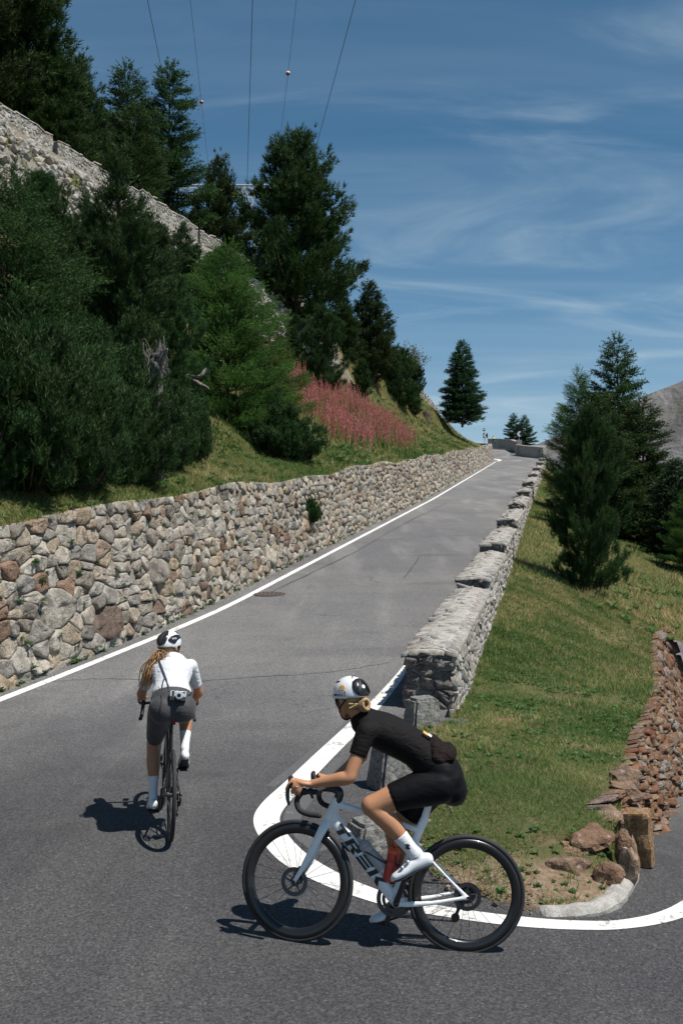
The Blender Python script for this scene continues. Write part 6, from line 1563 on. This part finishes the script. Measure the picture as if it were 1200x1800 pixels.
# ---- rider in black
TP1 = [V3(.135, 0, .940), V3(.185, 0, 1.015), V3(.265, 0, 1.082), V3(.355, 0, 1.140), V3(.455, 0, 1.190), V3(.555, 0, 1.228), V3(.635, 0, 1.262), V3(.675, 0, 1.288)]
TR1 = [(.140, .092), (.158, .110), (.146, .112), (.126, .098), (.140, .104), (.158, .102), (.125, .082), (.070, .062)]
def V(*a): return np.array(a, float)
wr1 = [np.array(ST1 @ Vector((.880, sg*.206, .905))) for sg in (1, -1)]
sh1 = [V3(.648, .158, 1.238), V3(.640, -.160, 1.225)]
A1 = [V3(.314, .112, .566), V3(.372, -.112, .246)]
hip1 = [V3(.205, .085, .960), V3(.205, -.085, .955)]
d1L, d1R = unit(V3(.892, 0, -.45)), unit(V3(.965, 0, -.26))
cfg1 = dict(torso=np.array(TP1), torso_r=np.array(TR1), neck=V3(.655, 0, 1.275), shoulder=sh1, wrist=wr1, elbow=[V3(.728, .218, .985), ik(sh1[1], wr1[1], .272, .238, V3(-.2, -.8, -.6))],
            hip=hip1, knee=[V3(.588, .100, .812), ik(hip1[1], A1[1], .405, .375, V3(1, 0, .2))], ankle=A1, ball=[V3(.372, .112, .450), V3(.458, -.112, .128)], footdir=[d1L, d1R], butt_r=(.092, .080, .086), butt=[V3(.166, .070, .988), V3(.166, -.070, .983)],
            head=V3(.752, -.005, 1.400), head_f=(.62, -.76, -.22), head_u=(.12, -.05, 1), jersey_i=2, sleeve=.54, hem=.71, sock=[.62, .62], sock_mark=True, leg=1.06, arm=1.02)
person1 = tag(empty('person', mat=BM1), 'rider in black jersey and shorts with blonde bun, leaning over the white bicycle', 'person')
R1 = Rider(person1, ST1, cfg1); R1.build(dict(skin=M_SKIN, jersey=M_JERSEY, shorts=M_SHORTS, hair=M_HAIR))
helmet(R1, 1)
H = R1.headframe(); rr = np.random.default_rng(3)
bm = bmesh.new()
for k in range(16):
    a0 = rr.uniform(0, 6.28); pts = []
    for t in np.linspace(0, 1, 9):
        a = a0+t*4.6; rad = .030*(1-.35*t)*rr.uniform(.9, 1.1); pts.append((-.104-.012*math.sin(t*3)-.010*(k % 3), rad*math.cos(a), -.050+rad*math.sin(a)*1.15))
    tube(bm, pts, [.006]+[.0085]*7+[.003], 7, 2, (1, 0, 0))
o = bm_obj('hair_bun', bm, M_HAIR, person1, True); o.data.transform(H)
bm = bmesh.new()
for k in range(22):
    a = rr.uniform(-2.2, 2.2); tube(bm, [(-.070+.02*math.cos(a), .070*math.sin(a), -.035+rr.normal(0, .012)), (-.100, .035*math.sin(a), -.050+rr.normal(0, .008)), (-.112, .012*math.sin(a), -.048)], [.005, .006, .004], 6, 3, (0, 0, 1))
o = bm_obj('hair_strands', bm, M_HAIR, person1, True); o.data.transform(H)
# stuffed back pocket of the jersey
bm = bmesh.new(); tube(bm, [(.225, -.125, 1.110), (.215, -.085, 1.150), (.220, 0, 1.172), (.215, .085, 1.150), (.225, .125, 1.110)], [(.050, .024), (.074, .034), (.082, .038), (.074, .034), (.050, .024)], 18, 5, (.78, 0, .62))
tube(bm, [(.165, -.10, 1.125), (.160, 0, 1.15), (.165, .10, 1.125)], [(.040, .034), (.045, .040), (.040, .034)], 14, 4, (.78, 0, .62))
for v in bm.verts: v.co += Vector((mnoise.noise(v.co*22), mnoise.noise(v.co*22+Vector((7, 0, 0))), mnoise.noise(v.co*22+Vector((0, 7, 0)))))*.014
pk = remesh('stuffed_pocket', bm, .007, M_PACK, person1, 3, .4)
bm = bmesh.new(); box(bm, (.305, .070, 1.242), (.030, .022, .003), Matrix.Rotation(-.5, 3, 'Y') @ Matrix.Rotation(-.5, 3, 'X'), .001); bm_obj('jersey_tag', bm, M_GOLD, pk)
bm = bmesh.new(); box(bm, (.280, .074, 1.232), (.024, .022, .003), Matrix.Rotation(-.5, 3, 'Y') @ Matrix.Rotation(-.5, 3, 'X'), .001); bm_obj('jersey_tag', bm, M_SOCK, pk)
# rings and bracelet-like glint
for q in (1,):
    bm = bmesh.new(); p = ST1 @ Vector((.955, .252, .885)); torus_profile(bm, .0108, [(.0015, -.002), (.0015, .002), (-.0015, .002), (-.0015, -.002)], 20); o = bm_obj('ring', bm, M_STEEL, person1, True); o.location = p; o.rotation_euler = (math.radians(90), .2, 0)

# ---- rider in white, seen from behind
TP2 = [V3(.13, .01, .955), V3(.155, .01, .990), V3(.225, .01, 1.055), V3(.305, .01, 1.105), V3(.385, .008, 1.150), V3(.455, .005, 1.195), V3(.520, .005, 1.240), V3(.548, .008, 1.268)]
TR2 = [(.118, .085), (.158, .115), (.146, .112), (.126, .098), (.140, .108), (.158, .110), (.125, .085), (.070, .062)]
sh2 = [V3(.530, .150, 1.205), V3(.530, -.148, 1.225)]; wr2 = [np.array(ST2 @ Vector((.875, sg*.206, .905))) for sg in (1, -1)]
hip2 = [V3(.20, .090, .935), V3(.20, -.082, .945)]; A2 = [V3(.352, .118, .252), V3(.342, -.112, .598)]
cfg2 = dict(torso=np.array(TP2), torso_r=np.array(TR2), neck=V3(.540, .010, 1.260), shoulder=sh2, wrist=wr2, elbow=[ik(sh2[0], wr2[0], .272, .238, V3(-.3, .5, -.8)), ik(sh2[1], wr2[1], .272, .238, V3(-.3, -.5, -.8))],
            hip=hip2, knee=[ik(hip2[0], A2[0], .405, .375, V3(1, .12, .2)), ik(hip2[1], A2[1], .405, .375, V3(1, -.1, .4))], ankle=A2, ball=[V3(.420, .118, .122), V3(.394, -.112, .462)], footdir=[unit(V3(.955, 0, -.295)), unit(V3(.86, 0, -.51))], butt=[V3(.125, .082, .955), V3(.125, -.066, .960)],
            head=V3(.612, .020, 1.375), head_f=(.78, -.60, -.06), head_u=(.05, -.04, 1), jersey_i=2, sleeve=.74, hem=.86, sock=[.62, .60], leg=1.06, butt_r=(.105, .098, .106))
person2 = tag(empty('person', mat=BM2), 'rider in white jersey and grey shorts with long ponytail, seen from behind', 'person')
R2 = Rider(person2, ST2, cfg2); R2.build(dict(skin=M_SKIN2, jersey=M_JERSEY2, shorts=M_SHORTS2, hair=M_HAIR2, temple=M_HELM))
helmet(R2, 2)
H2 = R2.headframe(); bm = bmesh.new(); rr = np.random.default_rng(8)
root_p = np.array(H2 @ Vector((-.100, .0, -.045)))
ends = [V3(.42, .215, 1.065), V3(.44, .205, 1.10), V3(.43, .17, 1.13), V3(.455, .14, 1.17), V3(.46, .02, 1.235), V3(.45, .07, 1.20), V3(.425, .225, 1.09)]
for k in range(150):
    e = ends[k % len(ends)]+rr.normal(0, .017, 3); m1_ = lerp(root_p, e, .33)+V3(-.02, .012, .035)+rr.normal(0, .017, 3); m2_ = lerp(root_p, e, .66)+V3(-.035, .016, .020)+rr.normal(0, .022, 3)
    w = .010*math.sin(k*1.7); pts = catmull(np.array([root_p+rr.normal(0, .008, 3), m1_, m2_, e]), 5); pts += np.c_[0*pts[:, 0], w*np.sin(np.linspace(0, 9, len(pts))+k), .5*w*np.cos(np.linspace(0, 8, len(pts))+k)]
    tube(bm, pts, np.linspace(.0048, .0012, len(pts)), 5, 1, (1, .2, .1))
bm_obj('ponytail', bm, M_HAIR2, person2, True)
bm = bmesh.new(); torus_profile(bm, .013, [(.005, -.006), (.005, .006), (-.004, .006), (-.004, -.006)], 20); o = bm_obj('hair_tie', bm, M_STRAP, person2, True); o.location = root_p+V3(-.006, .006, -.004); o.rotation_euler = (0, .4, 1.2)
# silver camera on its strap
from mathutils.bvhtree import BVHTree
def bvh_of(*objs):
    Vv = []; Ff = []; off = 0
    for ob in objs:
        me = ob.data; Vv += [v.co.copy() for v in me.vertices]; Ff += [[i+off for i in p.vertices] for p in me.polygons]; off += len(me.vertices)
    return BVHTree.FromPolygons(Vv, Ff)
bv = bvh_of(R2.jersey, R2.shorts)
def on_body(p, off=.004):
    c, n, i, d = bv.find_nearest(Vector(p)); n = n if (Vector(p)-c).dot(n) >= 0 or True else -n; return c+n*off
cpos = on_body((.06, -.022, 1.06), .024); _, cn, _, _ = bv.find_nearest(Vector((.06, -.022, 1.06)))
zc_ = Vector((-.92, .05, .38)).normalized(); xc = Vector((0.10, -1, -.13)); xc = (xc-zc_*xc.dot(zc_)).normalized(); yc = zc_.cross(xc)
CM = Matrix((xc, yc, zc_)).transposed().to_4x4(); CM.translation = cpos
cam_t = tag(empty('photo_camera', mat=BM2 @ CM), 'small silver and black camera hanging on the lower back of the rider in white', 'camera')
M_SILVER = simple('silver camera top', (.62, .62, .61), .35, metal=.6); M_LEATHER = simple('camera leatherette', (.015, .015, .016), .7, bump=.5, bscale=400)
bm = bmesh.new(); box(bm, (0, .014, 0), (.121, .042, .034), None, .004); body_c = bm_obj('top_plate', bm, M_SILVER, cam_t)
bm = bmesh.new(); box(bm, (0, -.022, 0), (.119, .030, .032), None, .004); bm_obj('camera_body', bm, M_LEATHER, cam_t)
bm = bmesh.new(); box(bm, (-.038, .004, .017), (.018, .06, .006), None, .002); bm_obj('grip', bm, M_LEATHER, cam_t)
bm = bmesh.new(); cyl(bm, (.006, -.004, .012), (.006, -.004, .030), .028, .027, 24); cyl(bm, (.006, -.004, .030), (.006, -.004, .044), .023, .022, 24); ln = bm_obj('lens', bm, M_SILVER, cam_t)
bm = bmesh.new(); cyl(bm, (.006, -.004, .0435), (.006, -.004, .0455), .016, .015, 20); bm_obj('lens_glass', bm, M_GLASS, ln)
bm = bmesh.new(); box(bm, (.042, .026, .017), (.018, .010, .003), None, .001); bm_obj('viewfinder', bm, M_GLASS, cam_t)
bm = bmesh.new(); cyl(bm, (-.04, .034, 0), (-.04, .042, 0), .009, n=16); cyl(bm, (-.012, .034, 0), (-.012, .041, 0), .007, n=16); cyl(bm, (.03, .034, 0), (.03, .040, 0), .010, n=16); bm_obj('dial', bm, M_SILVER, cam_t)
inv = CM.inverted()
def strap(pts, w, name='strap'):
    bm = bmesh.new(); P = [np.array(inv @ on_body(p)) for p in catmull(np.array(pts), 6)]; tube(bm, P, [(w, .0022)]*len(P), 8, 1, np.array(inv.to_3x3() @ Vector((0, 1, .5)))); bm_obj(name, bm, M_STRAP, cam_t, True)
strap([(.10, .030, 1.085), (.20, .055, 1.16), (.33, .085, 1.235), (.44, .105, 1.29), (.54, .10, 1.34)], .0085)
strap([(.08, -.085, 1.06), (.13, -.125, 1.07), (.20, -.16, 1.08), (.28, -.17, 1.10)], .006)
strap([(.10, .040, 1.09), (.13, .085, 1.07), (.17, .135, 1.04), (.2, .17, 1.03)], .005)
bm = bmesh.new(); P = [np.array(inv @ (on_body(p, .006))) for p in catmull(np.array([(.22, .07, 1.16), (.13, .085, 1.08), (.06, .092, 1.02), (.03, .10, .96), (.03, .098, .93)]), 5)]; tube(bm, P, [(.005, .002)]*len(P), 8, 1, np.array(inv.to_3x3() @ Vector((0, 1, 0)))); bm_obj('loose_strap', bm, M_STRAP, cam_t, True)
# ------------------------------------------------------------------ overhead lines, mast, stumps, far signs and the distant cyclist
M_DEAD2 = simple('grey rotten wood', (.17, .155, .14), .9, nscale=14, namt=.5, bump=1, bscale=40)
M_GALV = simple('galvanised steel', (.50, .51, .52), .5, metal=.3); M_CABLE = simple('cable', (.035, .035, .038), .6)
mast = tag(empty('steel_mast', (-9.5, 100, 14)), 'pale lattice arm of a power mast showing between the pines on the skyline', 'mast')
bm = bmesh.new(); zA = 37.2
xa, xb = -16.6, -3.0
for (dy, dz) in ((-.5, 0), (.5, 0), (-.5, -.95), (.5, -.95)): tube(bm, [(xa, 100+dy, zA+dz), (xb, 100+dy, zA+dz)], .07, 6, cap=None)
n = 15
for k in range(n):
    u0, u1 = xa+(xb-xa)*k/n, xa+(xb-xa)*(k+1)/n; t, b = (0, -.95) if k % 2 else (-.95, 0)
    for dy in (-.5, .5): tube(bm, [(u0, 100+dy, zA+t), (u1, 100+dy, zA+b)], .038, 5, cap=None)
    tube(bm, [(u0, 99.5, zA+(0 if k % 2 else -.95)), (u1, 100.5, zA+(0 if k % 2 else -.95))], .03, 5, cap=None)
for q in range(2):
    pass
arm = bm_obj('cross_arm', bm, M_GALV, mast); arm.matrix_parent_inverse = Matrix.Translation(mast.location).inverted()
bm = bmesh.new()
for sx in (-1, 1):
    for sy in (-1, 1): tube(bm, [(-9.5+sx*1.7, 100+sy*1.7, 12), (-9.5+sx*.45, 100+sy*.45, zA-.1)], .07, 6, cap=None)
for k in range(9):
    z0 = 13+k*2.7; w0 = 1.7-(z0-12)/25.8*1.25; w1 = 1.7-(z0+2.7-12)/25.8*1.25; s_ = 1 if k % 2 else -1
    for sy in (-1, 1): tube(bm, [(-9.5-s_*w0, 100+sy*w0, z0), (-9.5+s_*w1, 100+sy*w1, z0+2.7)], .045, 5, cap=None)
    for sx in (-1, 1): tube(bm, [(-9.5+sx*w0, 100-s_*w0, z0), (-9.5+sx*w1, 100+s_*w1, z0+2.7)], .045, 5, cap=None)
leg = bm_obj('tower_leg', bm, M_GALV, mast); leg.matrix_parent_inverse = Matrix.Translation(mast.location).inverted()
CL = ['leftmost overhead cable, ending behind the tall larch', 'overhead cable with the lower marker ball, left of the vertical one', 'nearly vertical overhead cable running down to the mast arm', 'overhead cable with the upper marker ball, right of the vertical one', 'rightmost overhead cable, slanting down behind the big stone pine']
M_BALLR = simple('marker red', (.45, .05, .03), .5); M_BALLW = simple('marker white', (.8, .8, .78), .5)
for k, (xt, xp) in enumerate(((258, 324), (333, 369), (442, 433), (519, 482), (622, 536))):
    P0 = V((xp-600)/1750*100, 100, 37.2-.1); Q = V((xt-600)/1750*65, 65, 37.0); d = (Q-P0)/35.; pts = [P0+d*t+V(0, 0, -.9*math.sin(math.pi*min(1, t/140))*.0) for t in (0, 35, 70, 135)]
    bm = bmesh.new(); tube(bm, pts, (.021, .013, .024, .013, .021)[k], 6, 1, (0, 0, 1), cap=None); tag(bm_obj('cable', bm, M_CABLE), CL[k], 'cable', 'overhead cables')
    if k in (1, 3):
        py = 173 if k == 1 else 122
        best = min(np.linspace(0, 60, 1200), key=lambda t: abs(935-(P0+d*t-V(0, 0, 2.3))[2]/(P0+d*t)[1]*1750-py)); c = P0+d*best
        b = tag(empty('marker_ball', tuple(c)), 'lower of the two red and white marker balls on the cables' if k == 1 else 'upper of the two red and white marker balls on the cables', 'marker ball')
        for nm, m_, sgn in (('upper_half', M_BALLW, 1), ('lower_half', M_BALLR, -1)):
            bm = bmesh.new(); bmesh.ops.create_uvsphere(bm, u_segments=16, v_segments=12, radius=.17); bmesh.ops.delete(bm, geom=[v for v in bm.verts if v.co.z*sgn < -.01], context='VERTS'); bmesh.ops.holes_fill(bm, edges=bm.edges[:], sides=40); bm_obj(nm, bm, m_, b, True)
# grey broken stump and log among the pines
r = np.random.default_rng(91)
def ground_hill(x, y): return float(z_hill(np.array([x]), np.array([y]))[0])
sx_, sy_ = (272-600)/1750*20.3, 20.3; sz_ = 2.3+(935-648)/1750*20.3
st = tag(empty('tree_stump', (sx_, sy_, sz_)), 'weathered grey broken stump between the dark pines and the bright larch', 'tree stump')
bm = bmesh.new(); tube(bm, [(-.1, .9, -2.6), (0, .25, -.9), (0, 0, 0), (.02, 0, .18), (-.02, .0, .30)], [.15, .13, .125, .12, .12], 18, 5, (1, 0, 0), flat_ends=(True, True))
for v in bm.verts: v.co += Vector((mnoise.noise(v.co*5), mnoise.noise(v.co*5+Vector((4, 0, 0))), 1.5*mnoise.noise(Vector((v.co.x*9, v.co.y*9, 3)))*(v.co.z > .5)))*.07
bm_obj('trunk', bm, M_DEAD2, st, True)
for k, (a, b_) in enumerate((((.05, -.1, .25), (.12, -.12, .50)), ((.14, -.20, .10), (.30, -.35, .34)))):
    bm = bmesh.new(); tube(bm, [a, lerp(a, b_, .5)+V(.02, 0, .02), b_], [.06, .045, .025], 8, 3, (1, 0, 0)); bm_obj('broken_branch', bm, M_DEAD2, st, True)
bm = bmesh.new()
for k in range(46):
    a = r.uniform(-.5, 3.4); p = V(.22*math.cos(a), -.12+.1*math.sin(a), r.uniform(.1, .5)); q = p+V(r.normal(.06, .05), -.05, -r.uniform(.2, .6)); tube(bm, [p+V(0, 0, r.uniform(0, .25)), p+r.normal(0, .03, 3), lerp(p, q, .5)+r.normal(0, .04, 3), q], .006, 4, 3, (1, 0, 0), cap=None)
bm_obj('dead_twig', bm, M_DEAD2, st, True)
q0, q1, q2 = [np.array(at_px(*q)) for q in ((318, 655, 25.3), (345, 672, 25.0), (366, 682, 24.8))]; q3 = np.array(at_px(360, 648, 25.1))
bm = bmesh.new(); tube(bm, [q0, q1, q2], [.05, .05, .04], 10, 5, (0, 1, 0)); tube(bm, [q0+(q1-q0)*.3, lerp(q1, q3, .5), q3], [.05, .04, .025], 10, 4, (0, 1, 0))
for v in bm.verts: v.co += Vector((mnoise.noise(v.co*8), 0, mnoise.noise(v.co*8+Vector((4, 0, 0)))))*.04
tag(bm_obj('fallen_log', bm, M_DEAD2, None, True), 'forked grey fallen log lying beside the broken stump', 'log')
x_, y_ = 8.2, 96.7; z_ = ground_hill(x_, y_)
bm = bmesh.new(); tube(bm, [(0, 0, -.4), (0, 0, .2), (.05, 0, .85)], [.48, .42, .38], 14, 4, (1, 0, 0), flat_ends=(True, True))
for v in bm.verts: v.co += Vector((mnoise.noise(v.co*3), mnoise.noise(v.co*3+Vector((4, 0, 0))), 0))*.08
o = tag(bm_obj('tree_stump', bm, M_BARK, None, True), 'small dark cut stump on the grass slope below the skyline', 'tree stump'); o.location = (x_, y_, z_)
# signs at the far bend
M_SGB = simple('sign black', (.02, .02, .022), .5); M_SGW = simple('sign white', (.78, .78, .76), .5); M_POST = simple('sign post', (.40, .41, .42), .5, metal=.3)
def chevron(px, py, Y, size, label, extra=False, flip=1):
    c = np.array(at_px(px, py, Y)); root = tag(empty('road_sign', tuple(c)), label, 'road sign')
    bm = bmesh.new(); tube(bm, [(0, .06, -1.9), (0, .06, size*.5)], .04, 8, 1, (1, 0, 0)); bm_obj('post', bm, M_POST, root)
    bm = bmesh.new(); box(bm, (0, 0, 0), (size, .03, size), None, .004); pn = bm_obj('panel', bm, M_SGB, root)
    for k in (0,):
        s = size*.46; w = size*.34*flip; off = -.10*size*flip
        bm = bmesh.new(); vs = [(off+w*.1-w, 0), (off+w*.1, s), (off+w*1.1, s), (off+w*.1, 0), (off+w*1.1, -s), (off+w*.1, -s)]
        a = [bm.verts.new((x, -.022, z)) for x, z in vs]; b = [bm.verts.new((x, -.012, z)) for x, z in vs]; bm.faces.new(a); bm.faces.new(b[::-1])
        for i in range(6): bm.faces.new((a[i], a[(i+1) % 6], b[(i+1) % 6], b[i]))
        bm_obj('chevron', bm, M_SGW, pn)
    return root
chevron(853, 765.5, 166, .78, 'black and white chevron sign at the far bend, left of the small cyclist')
chevron(912.5, 762.5, 152, .86, 'black and white chevron sign in front of the two far larches')
c = at_px(850.5, 755, 166.4); root = tag(empty('road_sign', c), 'small square dark sign on a pole above the far chevron at the bend', 'road sign')
bm = bmesh.new(); tube(bm, [(0, .06, -2.8), (0, .06, .3)], .04, 8, 1, (1, 0, 0)); bm_obj('post', bm, M_POST, root)
bm = bmesh.new(); box(bm, (0, 0, 0), (.42, .03, .44), None, .004); pn = bm_obj('panel', bm, simple('sign grey', (.12, .125, .13), .5), root)
bm = bmesh.new(); box(bm, (0, -.02, .05), (.26, .012, .14), None, .002); bm_obj('symbol', bm, M_SGW, pn)
# distant cyclist: copies of the bicycle and the rider with other colours
M_YEL = cloth('yellow jersey', (.72, .62, .05)); M_TEAL = simple('green frame', (.04, .22, .14), .4)
def copy_tree(o, parent=None):
    c = o.copy(); COL.objects.link(c); c.parent = parent
    for ch in list(o.children): copy_tree(ch, c)
    return c
fx, fy, fz = at_px(868.5, 783.0, 155)
FM = bike_matrix((fx, fy, fz), 96, 0, 3)
cb = copy_tree(bike2); cb.matrix_world = FM; tag(cb, 'tiny green bicycle at the far bend in front of the outer wall', 'bicycle')
cp = copy_tree(person2); cp.matrix_world = FM; tag(cp, 'tiny distant cyclist in a yellow top at the far bend', 'person')
for ch in cp.children:
    if ch.name.startswith('jersey'): ch.material_slots[0].link = 'OBJECT'; ch.material_slots[0].material = M_YEL
    if ch.name.startswith('helmet'): ch.material_slots[0].link = 'OBJECT'; ch.material_slots[0].material = M_VENT
    if ch.name.startswith(('ponytail', 'hair_tie')): bpy.data.objects.remove(ch)
for ch in cb.children:
    if ch.name.startswith('frame'): ch.material_slots[0].link = 'OBJECT'; ch.material_slots[0].material = M_TEAL
